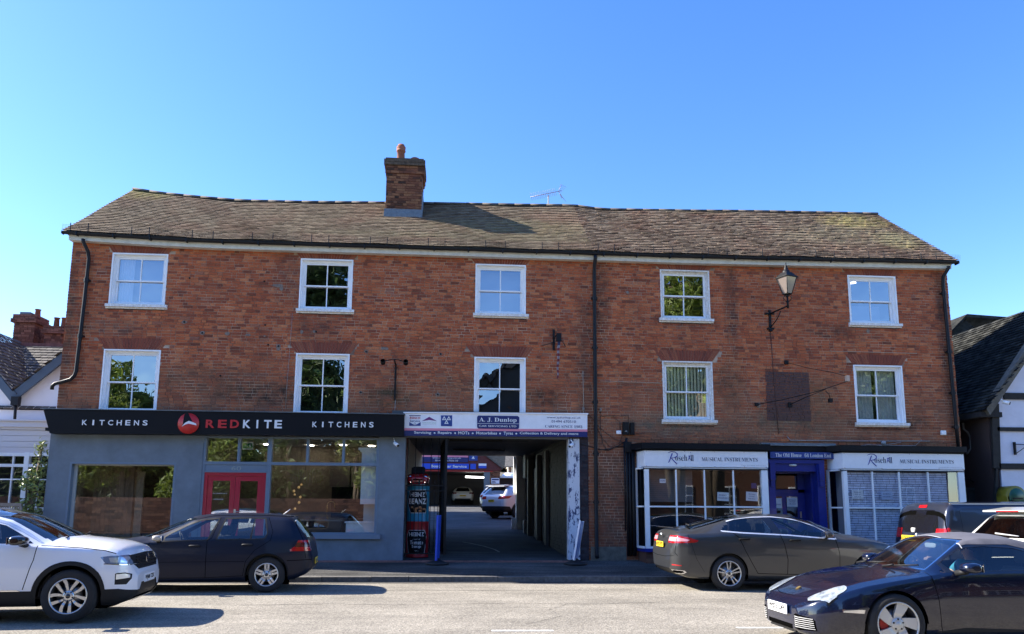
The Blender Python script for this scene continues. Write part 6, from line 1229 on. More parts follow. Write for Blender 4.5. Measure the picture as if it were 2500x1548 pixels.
class Body:
    def __init__(s, c):
        L = c['L']; s.c = c; s.bm = bm = bmesh.new(); s.tag = bm.faces.layers.int.new('part'); s.tags = []
        e = [0, .006, .018, .036, .06, .09, .125, .165]; st = c.get('step', .045); mid = list(np.arange(.21, L-.2, st)); xs = np.array(e+mid+[L-v for v in e[::-1]])
        sg = c.get('sig', .03); zb = curve(c['bot'], xs, .02); zt = curve(c['top'], xs, sg); ze = curve(c['belt'], xs, sg); zr = curve(c['rail'], xs, sg); hw = curve(c['hw'], xs, .025); rw = curve(c['rw'], xs, sg)
        fl = c.get('flare', .012); tk = c.get('tuck', .07); sh = c.get('sh', .035); rings = []; cr = c.get('crease', .62)
        for i, x in enumerate(xs):
            h = hw[i]; P = [(0, zb[i]), (h*.45, zb[i]), (h*.80, zb[i]+.004), (h*(1-tk-.03), zb[i]+.018)]; zE = max(ze[i], zb[i]+.05)
            for t in np.linspace(0.06, 1, 13):
                y = h*(1-tk*(1-t)**2.6-sh*t**5)
                bump = sum(math.exp(-((x-a)/.36)**2) for a in c['axles']) * fl * math.exp(-((t-.45)/.3)**2)
                bump += .006*math.exp(-((t-cr)/.07)**2)
                P.append((y+bump, zb[i]+.018+(zE-zb[i]-.018)*t))
            yb = h*(1-sh); R_ = min(rw[i], yb-.01)
            for t in np.linspace(0, 1, 8)[1:]:
                up = max(zr[i]-zE, 0); P.append((yb+(R_-yb)*t+.02*sin(pi*t)*min(1, up/.25), zE+(zr[i]-zE)*t))
            pw = c.get('crown', 2.4)
            for t in (.06, .14, .24, .36, .5, .64, .78, .9, 1): y = R_*(1-t); P.append((y, zt[i]-(zt[i]-zr[i])*(y/R_)**pw))
            rings.append([Vector((x, y, z)) for y, z in P])
        def ring_verts(P): h_ = [bm.verts.new(p) for p in P]; m_ = [bm.verts.new((p.x, -p.y, p.z)) for p in P[1:-1]]; return h_+m_[::-1]
        def cap(P, sg_):
            cz = (P[0].z+P[-1].z)/2; out = []
            for k in (.93, .82, .68, .5, .3, .12): out.append([Vector((p.x+sg_*.012*(1-k*k), p.y*k, cz+(p.z-cz)*k)) for p in P])
            return out
        allr = cap(rings[0], -1)[::-1]+rings+cap(rings[-1], 1); V = [ring_verts(P) for P in allr]; n = len(V[0])
        for a, b in zip(V, V[1:]):
            for j in range(n):
                k = (j+1) % n
                try: bm.faces.new((a[j], b[j], b[k], a[k]))
                except ValueError: pass
        bm.faces.new(V[0]); bm.faces.new(V[-1][::-1]); bmesh.ops.recalc_face_normals(bm, faces=bm.faces[:])
        bm.normal_update()
    def mark(s, name, m, P, view='side', cond=None, off=0.0, side=0, label=None):
        """cut a region out of the shell along the polygon P and give it to its own part"""
        s.tags.append((name, m, off, label)); t = len(s.tags); bm = s.bm; a, b = {'side': (0, 2), 'end': (1, 2), 'top': (0, 1)}[view]
        if side: P = [(x, z) for x, z in P]
        lo = (min(p[0] for p in P)-1e-3, min(p[1] for p in P)-1e-3); hi = (max(p[0] for p in P)+1e-3, max(p[1] for p in P)+1e-3)
        def bb(f): A = [v.co[a] for v in f.verts]; Bv = [v.co[b] for v in f.verts]; return min(A), max(A), min(Bv), max(Bv)
        def ok(f):
            c_ = f.calc_center_median()
            if side and c_.y*side < .15: return False
            return cond(c_, f.normal) if cond else True
        F = set()
        for f in bm.faces:
            q = bb(f)
            if q[1] > lo[0] and q[0] < hi[0] and q[3] > lo[1] and q[2] < hi[1] and ok(f): F.add(f)
        n = len(P)
        for i in range(n):
            p, q = P[i], P[(i+1) % n]; l0, h0, l1, h1 = min(p[0], q[0])-2e-3, max(p[0], q[0])+2e-3, min(p[1], q[1])-2e-3, max(p[1], q[1])+2e-3
            sub = [f for f in F if (lambda k: k[1] > l0 and k[0] < h0 and k[3] > l1 and k[2] < h1)(bb(f))]
            if not sub: continue
            co = [0, 0, 0]; co[a], co[b] = p; no = [0, 0, 0]; no[a], no[b] = q[1]-p[1], -(q[0]-p[0])
            if abs(no[a])+abs(no[b]) < 1e-7: continue
            geo = set(sub)
            for f in sub: geo.update(f.edges); geo.update(f.verts)
            r = bmesh.ops.bisect_plane(bm, geom=list(geo), dist=2e-5, plane_co=co, plane_no=no)
            F.difference_update(sub); F.update(g_ for g_ in r['geom'] if isinstance(g_, bmesh.types.BMFace))
        for f in F:
            if f.is_valid:
                c_ = f.calc_center_median()
                if inside(P, c_[a], c_[b]): f[s.tag] = t
        return t
    def both(s, name, m, P, **k):
        for sd in (-1, 1): s.mark(name, m, P, side=sd, **k)
    def finish(s, root, bodymat, bodyname='body'):
        bm = s.bm; bm.normal_update(); groups = {}
        for f in bm.faces: groups.setdefault(f[s.tag], []).append(f)
        out = {}
        merged = {}
        for t, fs in groups.items():
            nm, m, off, lb = (bodyname, bodymat, 0, None) if t == 0 else s.tags[t-1]
            if nm == 'hole': continue
            key = (nm, t if nm not in ('panel_gap', 'soft_top', 'roof', 'bonnet') else 0)
            merged.setdefault(key, []).extend((f, m, off, lb) for f in fs)
        for (nm, t), L in merged.items():
            vi = {}; vs = []; ns = []; fc = []; off = L[0][2]
            for f, m, o_, lb in L:
                ids = []
                for v in f.verts:
                    if v.index not in vi: pass
                    if v not in vi: vi[v] = len(vs); vs.append(tuple(v.co+v.normal*o_)); ns.append(tuple(v.normal))
                    ids.append(vi[v])
                fc.append(ids)
            me = bpy.data.meshes.new(nm); me.from_pydata(vs, [], fc); me.materials.append(L[0][1]); me.polygons.foreach_set('use_smooth', [True]*len(fc)); me.update(); me.normals_split_custom_set_from_vertices(ns)
            o = bpy.data.objects.new(nm, me); C.objects.link(o); o.parent = root
            if L[0][3]: o['label'] = L[0][3]
            out.setdefault(nm, []).append(o)
        bm.free(); return out
M_TYRE = mat('tyre_rubber', (.02, .02, .021), .85, var=.2, vscale=6); M_ALLOY = mat('silver_alloy', (.62, .63, .64), .3, metal=.85); M_ALLOYD = mat('rim_barrel', (.10, .10, .11), .4, metal=.6)
M_DISC = mat('brake_disc', (.25, .25, .26), .35, metal=.9); M_CARGL = glass('car_glass', (.80, .86, .84), .7); M_CARGLD = glass('tinted_car_glass', (.16, .17, .18), .7)
M_PLAST = mat('black_plastic', (.012, .012, .013), .6, spec=.3); M_GLOSSB = mat('gloss_black', (.008, .008, .01), .12, coat=1); M_CHROME = MATS['chrome']; M_GAP = mat('panel_gap', (.003, .003, .003), 1.0, spec=0)
M_LAMP = mat('lamp_lens', (.55, .58, .62), .12, metal=.35, coat=1, col2=(.30, .33, .37), vscale=14); M_REDL = mat('tail_lens', (.42, .008, .012), .15, coat=1); M_REDD = mat('tail_lens_dark', (.10, .008, .012), .15, coat=1); M_SEAT = mat('seat_cloth', (.035, .035, .04), .9); M_YPL = mat('yellow_plate', (.75, .52, .04), .4); M_WPL = mat('white_plate', (.78, .78, .78), .4)
def wheel(root, x, y, s_, r, rim, style, wd=.215, alloy=None, caliper=None):
    """s_ is the outward sign along y; y is the outer face"""
    al = alloy or M_ALLOY; w = MB(); T = Matrix.Translation((x, y, r))
    def lat(mb, prof, n=44): mb.lathe([(a, -s_*b) if s_ > 0 else (a, b) for a, b in prof], (x, y, r), n, axis='y')
    lat(w, [(rim-.004, .014), (rim+.012, .002), (rim+.03, .0), (r-.035, .008), (r-.012, .022), (r-.002, .045), (r, .06), (r, wd-.05), (r-.012, wd-.02), (rim, wd)], 48); W = w.build('wheel', M_TYRE, root, local=True)
    b = MB(); lat(b, [(rim+.002, .012), (rim-.004, .004), (rim-.012, .004), (rim-.018, .016)], 48); rimo = b.build('rim', al, W, local=True)
    b = MB(); lat(b, [(rim-.017, .016), (rim-.03, .05), (rim-.035, wd), (.05, wd)], 36); b.build('rim_barrel', M_ALLOYD, W, local=True)
    b = MB(); lat(b, [(.001, .075), (rim*.66, .075), (rim*.66, .10), (.001, .10)], 32); b.build('brake_disc', M_DISC, W, local=True)
    b = MB()
    def pl(pts, d0, d1):                     # plate of the spoke face; pts = (radius, angle)
        n = len(pts); P = [(x+a*cos(t), r+a*sin(t)) for a, t in pts]; ys = [y-s_*(d0 if a > rim*.5 else d1) for a, t in pts]; bb = len(b.v)
        b.v += [(p[0], yy_, p[1]) for p, yy_ in zip(P, ys)]+[(x+(p[0]-x)*1.0, yy_-s_*.035, p[1]) for p, yy_ in zip(P, ys)]
        b.face(range(bb, bb+n)); b.face(range(bb+2*n-1, bb+n-1, -1))
        for i in range(n): j = (i+1) % n; b.face((bb+i, bb+n+i, bb+n+j, bb+j))
    def bar(t0, t1, w0, w1, r0=.045, r1=None, bend=0, K=7):
        r1 = r1 or rim-.008; L_ = []; R2 = []
        for i in range(K+1):
            f = i/K; rr_ = r0+(r1-r0)*f; t = t0+(t1-t0)*f+bend*sin(pi*f); hw_ = (w0+(w1-w0)*f)/2/rr_; L_.append((rr_, t-hw_)); R2.append((rr_, t+hw_))
        for i in range(K): pl([L_[i], L_[i+1], R2[i+1], R2[i]], .018, .026 if i > 0 else .03)
    D = 2*pi/5
    for k in range(5):
        t = k*D+pi/2
        if style == 'slot5':
            for sg in (-1, 1): bar(t+sg*.28, t+sg*.125, .036, .036, .06); 
            bar(t, t, .07, .05, .04, rim*.5)
        elif style == 'ten':
            for sg in (-1, 1): bar(t+sg*.20, t+sg*.40-.09, .022, .046, .05, bend=-.07)
        elif style == 'twin5':
            for sg in (-1, 1): bar(t+sg*.22, t+sg*.17, .020, .026, .06)
            bar(t, t, .05, .03, .04, rim*.42)
        elif style == 'turbine':
            bar(t-.1, t+.32, .085, .135, .05, bend=.10)
        else: bar(t, t, .05, .07)
    lat(b, [(.001, .012), (.05, .012), (.068, .020), (.075, .045), (.001, .045)], 24); b.build('spokes', al, W, local=True)
    b = MB()
    for k in range(5): t = k*D+pi/2+(D/2 if style in ('slot5', 'ten') else 0)*1; b.lathe([(.001, -s_*.008), (.010, -s_*.010), (.010, -s_*.03)], (x+.056*cos(t), y, r+.056*sin(t)), 8, axis='y')
    b.build('bolts', M_PLAST, W, local=True)
    b = MB(); lat(b, [(.001, .004), (.026, .005), (.030, .012), (.030, .02)], 20); b.build('hub_cap', M_GLOSSB if style != 'turbine' else al, W, local=True)
    if caliper:
        b = MB(); P = [(x+a*cos(t), r+a*sin(t)) for a, t in [(rim*.45, -.5), (rim*.78, -.55), (rim*.82, 0), (rim*.78, .55), (rim*.45, .5)]]; b.prism(P, y-s_*.05, y-s_*.11); b.build('caliper', caliper, W, local=True)
    return W
def reshape(root, fn):
    for ch in list(root.children):
        if ch.name.startswith('wheel') or ch.type != 'MESH': continue
        for o in [ch]+list(ch.children):
            for v in o.data.vertices: v.co = fn(v.co)
def arch(cx, cz, r, n=22, low=-.2, flat=1.0): return [(cx+r*cos(a), cz+r*sin(a)*flat) for a in [pi*i/n for i in range(n+1)]]+[(cx-r, low), (cx+r, low)]
def seam(bd, pts, w_=.008, side=0, view='side', cond=None):
    for p, q in zip(pts, pts[1:]):
        d = (Vector(q)-Vector(p)).normalized()*.002; n_ = Vector((-d.y, d.x)).normalized()*w_/2; p2, q2 = Vector(p)-d, Vector(q)+d
        P = [tuple(p2-n_), tuple(q2-n_), tuple(q2+n_), tuple(p2+n_)]
        for sd in ((-1, 1) if side else (0,)): bd.mark('panel_gap', M_GAP, P, view=view, side=sd, cond=cond, off=-.002)
def mirror_(root, x, y, z, sd, m, sx=.11, sy=.19, sz=.11, stalk=True):
    b = MB(); R_ = []
    for (yy_, k) in ((-.5, .55), (-.46, .78), (-.3, .95), (0, 1), (.3, .93), (.44, .72), (.5, .45)):
        R_.append([(x+sx*k*(abs(cos(a))**.8)*(1 if cos(a) > 0 else -.65), y+sd*yy_*sy, z+sz*.5*k*(abs(sin(a))**.8)*(1 if sin(a) > 0 else -1)) for a in [2*pi*i/20 for i in range(20)]])
    ringloft(b, R_); o = b.build('door_mirror', m, root, local=True, fix=True)
    b = MB(); b.tube([(x+.02, y-sd*sy*.3, z-sz*.4), (x+.05, y-sd*(sy*.5+.10), z-sz*.6)], [.03, .035], 8); b.build('stalk', M_PLAST, o, local=True)
    b = MB(); b.box(x-sx*.66, x-sx*.6, y-sy*.42, y+sy*.42, z-sz*.36, z+sz*.36); b.build('mirror_glass', M_CHROME, o, local=True); return o
def softbox(b, x0, x1, y0, y1, z0, z1, lean=0):
    R_ = []; K = 7
    for i in range(K+1):
        f = i/K; z = z0+(z1-z0)*f; k = 1-.22*abs(2*f-1)**4; cx = (x0+x1)/2+lean*f; R_.append([(cx+(x1-x0)/2*k*(abs(cos(a))**.5)*(1 if cos(a) > 0 else -1), (y0+y1)/2+(y1-y0)/2*k*(abs(sin(a))**.5)*(1 if sin(a) > 0 else -1), z) for a in [2*pi*i_/16 for i_ in range(16)]])
    ringloft(b, R_)
def cabin(root, c, m=None, floor=.32):
    m = m or M_SEAT; hw = c['W']/2-.12; fx = c['seatx']; rx = c.get('rearseat'); b = MB(); b.box(.5 if rx else fx-.5, c['cowl']-.1, -hw, hw, floor-.02, floor); b.box(.5 if rx else fx-.5, c['cowl']-.1, hw, hw+.02, floor, c['sillz']-.12); b.box(.5 if rx else fx-.5, c['cowl']-.1, -hw-.02, -hw, floor, c['sillz']-.12)
    b.prism([(c['cowl']-.02, c['sillz']-.02), (c['cowl']-.35, c['sillz']+.01), (c['cowl']-.55, c['sillz']-.06), (c['cowl']-.5, floor+.1), (c['cowl']-.0, floor+.1)], -hw, hw); b.build('cabin_lining', M_PLAST, root, local=True)
    for yy_ in (-.36, .36):
        b = MB(); softbox(b, fx-.1, fx+.45, yy_-.25, yy_+.25, floor+.08, floor+.28); softbox(b, fx-.24, fx-.08, yy_-.25, yy_+.25, floor+.22, c['sillz']+.06, lean=-.10); softbox(b, fx-.40, fx-.28, yy_-.13, yy_+.13, c['sillz']+.10, c['sillz']+.28, lean=-.02)
        b.tube([(fx-.34, yy_-.05, c['sillz']), (fx-.34, yy_-.05, c['sillz']+.14)], .008, 5); b.tube([(fx-.34, yy_+.05, c['sillz']), (fx-.34, yy_+.05, c['sillz']+.14)], .008, 5); b.build('seat', m, root, local=True)
    if rx:
        b = MB(); softbox(b, rx-.1, rx+.4, -hw+.03, hw-.03, floor+.08, floor+.26); softbox(b, rx-.24, rx-.1, -hw+.05, hw-.05, floor+.2, c['sillz']-.02, lean=-.12)
        for yy_ in (-.36, .36): softbox(b, rx-.36, rx-.28, yy_-.11, yy_+.11, c['sillz'], c['sillz']+.13)
        b.build('rear_seat', m, root, local=True)
    sx, sz = fx+.52, c['sillz']-.02; b = MB(); M_ = Matrix.Translation((sx, -.36, sz)) @ Matrix.Rotation(radians(-65), 4, 'Y')
    b.tube([tuple(M_ @ Vector((.18*cos(a), .18*sin(a), 0))) for a in [2*pi*i/20 for i in range(21)]], .015, 6, cap=False); b.tube([tuple(M_ @ Vector((-.17, 0, 0))), tuple(M_ @ Vector((.17, 0, 0)))], .014, 5); b.tube([tuple(M_ @ Vector((0, -.17, 0))), tuple(M_ @ Vector((0, .17, 0)))], .014, 5); b.lathe([(.001, .02), (.06, .015), (.06, -.03)], tuple(M_ @ Vector((0, 0, 0))), 12); b.build('steering_wheel', M_PLAST, root, local=True)
def plate(root, x, z, body, m, front, w_=.52, h_=.11, y=0, lean=0):
    d = 1 if front else -1; b = MB(); T = Matrix.Translation((x, y, z)) @ Matrix.Rotation(lean, 4, 'Y'); b.box(min(0, d*.012), max(0, d*.012), -w_/2, w_/2, -h_/2, h_/2, T); P = b.build('number_plate', m, root, local=True)
    T2 = Matrix.Translation((x, y, z)) @ Matrix.Rotation(lean, 4, 'Y') @ (Matrix.Rotation(pi/2, 4, 'Z') if front else Matrix.Rotation(-pi/2, 4, 'Z'))
    o = text(body, -w_*.44, w_*.44, -h_*.33, h_*.33, -.016, M_GLOSSB, P, 'plate_lettering', T=T2, local=True, bold=.02)
def handle(root, x, y, z, sd, m, w_=.18):
    b = MB(); b.smooth = True; b.tube([(x-w_/2, y+sd*.005, z), (x-w_/2+.02, y+sd*.03, z+.003), (x+w_/2-.02, y+sd*.03, z+.003), (x+w_/2, y+sd*.005, z)], [.012, .015, .015, .012], 8); b.build('door_handle', m, root, local=True)
def liner(root, c, r_):
    for ax in c['axles']:
        for sd in (-1, 1):
            b = MB(); y1 = sd*(c['W']/2-.035); y0 = sd*(c['W']/2-.38); K = 14; P = [(ax+r_*cos(pi*i/K-.0), c['wr']+r_*sin(pi*i/K)) for i in range(K+1)]
            for p, q in zip(P, P[1:]): b.poly([(p[0], y0, p[1]), (p[0], y1, p[1]), (q[0], y1, q[1]), (q[0], y0, q[1])])
            b.poly([(P[0][0], y0, c['wr']-.2)]+[(p[0], y0, p[1]) for p in P]+[(P[-1][0], y0, c['wr']-.2)]); b.build('wheel_housing', M_GAP, root, local=True)
def wheels(root, c):
    for ax in c['axles']:
        for sd in (-1, 1): wheel(root, ax, sd*(c['W']/2-.012-c.get('inset', .0)), sd, c['wr'], c['rim'], c['style'], alloy=c.get('alloy'), caliper=c.get('cal'))
def place(name, label, c, X, Y, face, group=None, z=None, rz=None, cat='car'):
    """X, Y: world position of the rear-axle centre"""
    a = (0 if face > 0 else pi) if rz is None else rz; ax = c['axles'][0]
    zz = kz(X) if z is None else z; r_ = thing(name, label, cat, (X-ax*cos(a), Y-ax*sin(a), zz), group, rz=a); return r_
side = dict(view='side')
notroof = lambda c_, n_: abs(n_.z) < .80
# ---------------- white crossover, front left
c = dict(L=4.23, W=1.82, axles=(.81, 3.40), wr=.334, rim=.228, style='ten', seatx=2.0, rearseat=1.15, cowl=3.15, sillz=1.0,
 bot=[(0, .40), (.15, .26), (.4, .20), (3.8, .19), (4.0, .20), (4.15, .25), (4.23, .34)], top=[(0, .85), (.05, 1.0), (.3, 1.38), (.45, 1.50), (.9, 1.56), (1.6, 1.573), (2.2, 1.545), (2.6, 1.45), (3.24, 1.115), (3.5, 1.085), (3.8, 1.035), (4.0, .975), (4.1, .91), (4.16, .80), (4.20, .66), (4.23, .56)],
 belt=[(0, .8), (.1, .95), (.6, 1.03), (1.5, 1.0), (3.0, .975), (3.4, .965), (3.8, .925), (4.0, .86), (4.12, .76), (4.2, .62), (4.23, .52)], rail=[(0, .84), (.3, 1.25), (.5, 1.39), (1.2, 1.47), (2.2, 1.44), (2.55, 1.34), (2.8, 1.20), (3.06, 1.045), (3.2, 1.01), (3.8, .965), (4.0, .91), (4.12, .80), (4.2, .65), (4.23, .545)],
 hw=[(0, .66), (.06, .76), (.2, .85), (.7, .90), (3.5, .90), (3.8, .885), (4.0, .84), (4.1, .78), (4.18, .68), (4.23, .56)], rw=[(0, .6), (.4, .58), (1.0, .60), (2.2, .60), (2.7, .66), (3.1, .76), (3.3, .78), (3.9, .72), (4.1, .62), (4.23, .46)], flare=.02)
M_TW = carpaint('pearl_white_paint', (.80, .81, .85), .35, .0)
rt_ = place('crossover_car', 'white crossover car with black roof driving in from the left edge', c, -4.879-.9*sin(radians(7))-2.59*cos(radians(7)), -8.346+.9*cos(radians(7))-2.59*sin(radians(7)), 1, rz=radians(7))
b = Body(c)
b.mark('roof', M_GLOSSB, [(.3, 1.40), (.5, 1.43), (1.2, 1.492), (2.2, 1.462), (2.55, 1.365), (2.8, 1.225), (3.10, 1.055), (3.2, 1.2), (3.2, 1.7), (.2, 1.7)], view='side', off=.001)
b.both('trim', mat('bright_trim', (.72, .75, .80), .25, metal=.4), [(.5, 1.395), (1.2, 1.465), (2.2, 1.435), (2.55, 1.335), (2.8, 1.195), (3.03, 1.035), (3.00, 1.035), (2.78, 1.165), (2.53, 1.305), (2.18, 1.405), (1.2, 1.43), (.5, 1.365)], off=.003)
[b.mark('side_window', mm_, [(2.92, 1.03), (2.78, 1.135), (2.53, 1.285), (2.2, 1.375), (1.95, 1.395), (1.92, 1.03)], side=sd, off=-.004) for sd, mm_ in ((-1, M_CARGL), (1, M_GLOSSB))]; b.both('side_window', M_CARGLD, [(1.86, 1.03), (1.88, 1.395), (1.2, 1.40), (.85, 1.33), (.75, 1.08)], off=-.004)  # far front window made opaque black to keep sunlight off the road
b.mark('windscreen', M_CARGL, [(-.70, 1.095), (-.52, 1.485), (-.3, 1.515), (0, 1.52), (.3, 1.515), (.52, 1.485), (.70, 1.095), (.45, 1.115), (0, 1.12), (-.45, 1.115)], view='end', cond=lambda p, n_: p.x > 2.3 and n_.z > .3 and p.x < 3.3, off=-.004)
for ax in c['axles']: b.both('cladding', M_PLAST, arch(ax, .334, .445), off=.006, cond=lambda p, n_: abs(p.y) > .5)
b.mark('cladding', M_PLAST, [(0, .40), (3.0, .40), (3.9, .41), (4.02, .41), (4.30, .36), (4.3, .1), (0, .1)], view='side', off=.004)
b.both('trim', M_CHROME, [(1.3, .425), (2.80, .415), (2.84, .400), (1.3, .40)], off=.008)
for ax in c['axles']: b.both('hole', M_GAP, arch(ax, .334, .385), cond=lambda p, n_: abs(p.y) > .5)
b.mark('grille', M_PLAST, [(-.64, .73), (-.66, .835), (-.5, .848), (0, .862), (.5, .848), (.66, .835), (.64, .73), (.46, .64), (-.46, .64)], view='end', cond=lambda p, n_: n_.x > .25, off=-.012)
b.both('headlight', mat('blue_tinted_lamp', (.22, .28, .40), .15, metal=.3, coat=1), [(3.74, .835), (3.9, .85), (4.25, .85), (4.25, .72), (3.90, .725), (3.82, .745)], cond=lambda p, n_: abs(p.y) > .60 and n_.z < .85, off=.002)
b.both('lamp_reflector', mat('bright_reflector', (.75, .80, .85), .15, metal=.6), [(3.86, .82), (4.0, .825), (3.99, .75), (3.89, .755)], cond=lambda p, n_: abs(p.y) > .6 and n_.z < .85, off=.004); b.both('lamp_reflector', MATS['bright_reflector'], [(4.03, .825), (4.11, .825), (4.11, .745), (4.02, .75)], cond=lambda p, n_: abs(p.y) > .6 and n_.z < .85, off=.004)
b.both('trim', M_CHROME, [(3.80, .742), (4.25, .712), (4.25, .70), (3.80, .73)], cond=lambda p, n_: abs(p.y) > .45, off=.003)
b.both('fog_lamp_surround', M_PLAST, [(3.97, .465), (3.97, .605), (4.0, .615), (4.10, .615), (4.175, .59), (4.175, .53), (4.12, .46)], cond=lambda p, n_: abs(p.y) > .5, off=-.002)
b.both('fog_lamp', mat('daytime_lamp', (.85, .87, .85), .2, metal=.4), [(3.985, .53), (3.985, .598), (4.10, .60), (4.155, .58), (4.155, .545)], cond=lambda p, n_: abs(p.y) > .5, off=.004)
b.mark('lower_grille', M_PLAST, [(-.55, .24), (-.38, .46), (.38, .46), (.55, .24)], view='end', cond=lambda p, n_: n_.x > .2, off=-.015)
b.mark('skid_trim', mat('satin_silver', (.45, .46, .47), .35, metal=.7), [(-.5, .255), (.5, .255), (.5, .225), (-.5, .225)], view='end', cond=lambda p, n_: n_.x > .1, off=.015)
seam(b, [(2.98, 1.0), (2.96, .8), (2.86, .42)], side=1, w_=.011); seam(b, [(3.02, 1.0), (3.12, .995), (3.5, .965), (3.8, .925), (3.95, .88)], side=1, w_=.010); seam(b, [(1.9, 1.0), (1.86, .42)], side=1)
b.mark('panel_gap', M_GAP, [(-.74, .985), (-.5, .99), (.5, .99), (.74, .985), (.74, .975), (.5, .982), (-.5, .982), (-.74, .975)], view='end', cond=lambda p, n_: n_.x > .3 and p.x > 3.5 and False, off=-.002)
b.finish(rt_, M_TW)
g_ = MB()
for i in range(4): g_.box(4.135+.013*(3-i), 4.15+.013*(3-i), -.5+.02*i, .5-.02*i, .665+i*.045, .678+i*.045)
g_.build('grille_bars', M_GLOSSB, rt_, local=True)
g_ = MB(); g_.box(3.7, 4.08, -.52, .52, .235, .80); g_.build('nose_light_block', M_GAP, rt_, local=True)  # added block inside the nose, stops sun leaking into the car's shadow
g_ = MB(); g_.lathe([(.052, 0), (.062, .006), (.070, 0)], (4.19, 0, .775), 24, axis='x'); g_.build('badge_ring', M_CHROME, rt_, local=True)
plate(rt_, 4.235, .50, 'WJ68 TZK', M_WPL, True, lean=radians(-3)); cabin(rt_, c); liner(rt_, c, .38)
for sd in (-1, 1): mirror_(rt_, 2.80, sd*1.03, 1.08, sd, M_GLOSSB, .13, .21, .14)
for (y0, y1) in ((-.55, .05), (.1, .6)): g_ = MB(); g_.tube([(3.20, y0, 1.10), (3.14, y1, 1.155)], .008, 5); g_.build('wiper', M_PLAST, rt_, local=True)
reshape(rt_, lambda p: Vector((p.x if p.x < 3.74 else 3.74+(p.x-3.74)*.80, p.y, p.z if p.z < .72 else .72+(p.z-.72)*.885))); wheels(rt_, c)

# ---------------- dark hatchback parked behind it
c = dict(L=4.15, W=1.735, axles=(.76, 3.27), wr=.316, rim=.205, style='slot5', seatx=1.95, rearseat=1.1, cowl=2.95, sillz=.92, inset=.01,
 bot=[(0, .40), (.1, .30), (.3, .22), (.5, .19), (3.8, .18), (4.0, .22), (4.15, .32)], top=[(0, .58), (.025, .62), (.05, .90), (.10, 1.0), (.2, 1.13), (.37, 1.345), (.42, 1.395), (.55, 1.415), (1.2, 1.442), (1.8, 1.435), (2.15, 1.385), (2.35, 1.31), (3.02, 1.0), (3.2, .965), (3.6, .90), (3.95, .80), (4.08, .70), (4.15, .58)],
 belt=[(0, .55), (.04, .75), (.08, .90), (.25, .945), (.8, .945), (1.6, .93), (2.9, .885), (3.4, .85), (3.8, .78), (4.05, .68), (4.15, .55)], rail=[(0, .57), (.04, .8), (.09, .95), (.38, 1.30), (.5, 1.345), (1.2, 1.375), (1.7, 1.365), (2.05, 1.30), (2.5, 1.06), (2.8, .925), (3.0, .905), (3.6, .84), (4, .74), (4.15, .57)],
 hw=[(0, .60), (.04, .72), (.12, .80), (.3, .845), (.8, .862), (3.4, .86), (3.8, .83), (4.0, .76), (4.1, .66), (4.15, .55)], rw=[(0, .55), (.08, .70), (.4, .60), (1.2, .585), (1.8, .58), (2.2, .61), (2.7, .71), (3.0, .76), (3.8, .68), (4.15, .44)], flare=.014, sh=.03)
M_GOLF = carpaint('dusty_dark_navy_paint', (.004, .007, .020), .42, .0, dust=.0, coat=.10); M_GOLF.node_tree.nodes['Principled BSDF'].inputs['Specular IOR Level'].default_value = .28
rt_ = place('parked_hatchback', 'dark navy hatchback parked at the kerb facing left in front of the red door', c, -3.269-.85*sin(radians(5)), -4.633+.85*cos(radians(5)), -1, rz=pi+radians(5))
b = Body(c)
W_REAR = [(1.635, .955), (1.535, 1.325), (1.1, 1.335), (.865, 1.325), (.80, 1.06), (.83, .975), (.88, .965)]; W_FRONT = [(1.805, .945), (1.665, 1.325), (1.95, 1.295), (2.15, 1.215), (2.45, 1.04), (2.52, .985), (2.52, .925)]
for P in (W_REAR, W_FRONT): b.both('trim', M_PLAST, grow(P, .028), off=.001, cond=notroof)
b.both('side_window', M_CARGL, W_REAR, off=-.003, cond=notroof); b.both('side_window', M_CARGL, W_FRONT, off=-.003, cond=notroof)
b.both('trim', M_PLAST, [(1.055, .95), (1.025, 1.34), (1.04, 1.34), (1.085, .95)], off=.0)
b.mark('windscreen', M_CARGL, [(-.66, .985), (-.52, 1.33), (0, 1.37), (.52, 1.33), (.66, .985), (0, 1.005)], view='end', cond=lambda p, n_: 1.9 < p.x < 3.1 and n_.z > .3, off=-.003)
b.mark('rear_window', M_CARGL, [(-.60, .985), (-.50, 1.30), (0, 1.335), (.50, 1.30), (.60, .985), (0, .97)], view='end', cond=lambda p, n_: p.x < .6 and n_.z > .15, off=-.003)
b.both('tail_light', M_REDL, [(.02, .93), (.24, .93), (.29, .82), (.38, .75), (.37, .725), (.02, .725)], cond=lambda p, n_: abs(p.y) > .56, off=.004)
b.both('tail_light_centre', M_REDD, [(.02, .885), (.262, .885), (.30, .80), (.02, .80)], cond=lambda p, n_: abs(p.y) > .56, off=.005)
for ax in c['axles']: b.both('hole', M_GAP, arch(ax, .316, .362), cond=lambda p, n_: abs(p.y) > .5)
seam(b, [(1.635, 1.35), (1.73, .97), (1.80, .93), (1.80, .27)], side=1, w_=.01); seam(b, [(.80, 1.36), (.70, 1.10), (.72, .93), (.98, .75), (1.13, .55), (1.17, .30), (1.8, .27), (2.83, .27), (2.85, .6), (2.75, .9)], side=1, w_=.008)
seam(b, [(.34, 1.28), (.16, .94), (.10, .6)], side=1); seam(b, [(.42, .56), (0.0, .57)], side=1, w_=.012); seam(b, [(1.15, .55), (2.85, .54)], side=1, w_=.006); seam(b, [(.40, 1.372), (.8, 1.392), (1.3, 1.40), (1.8, 1.38), (2.1, 1.31)], side=1, w_=.010)
b.finish(rt_, M_GOLF)
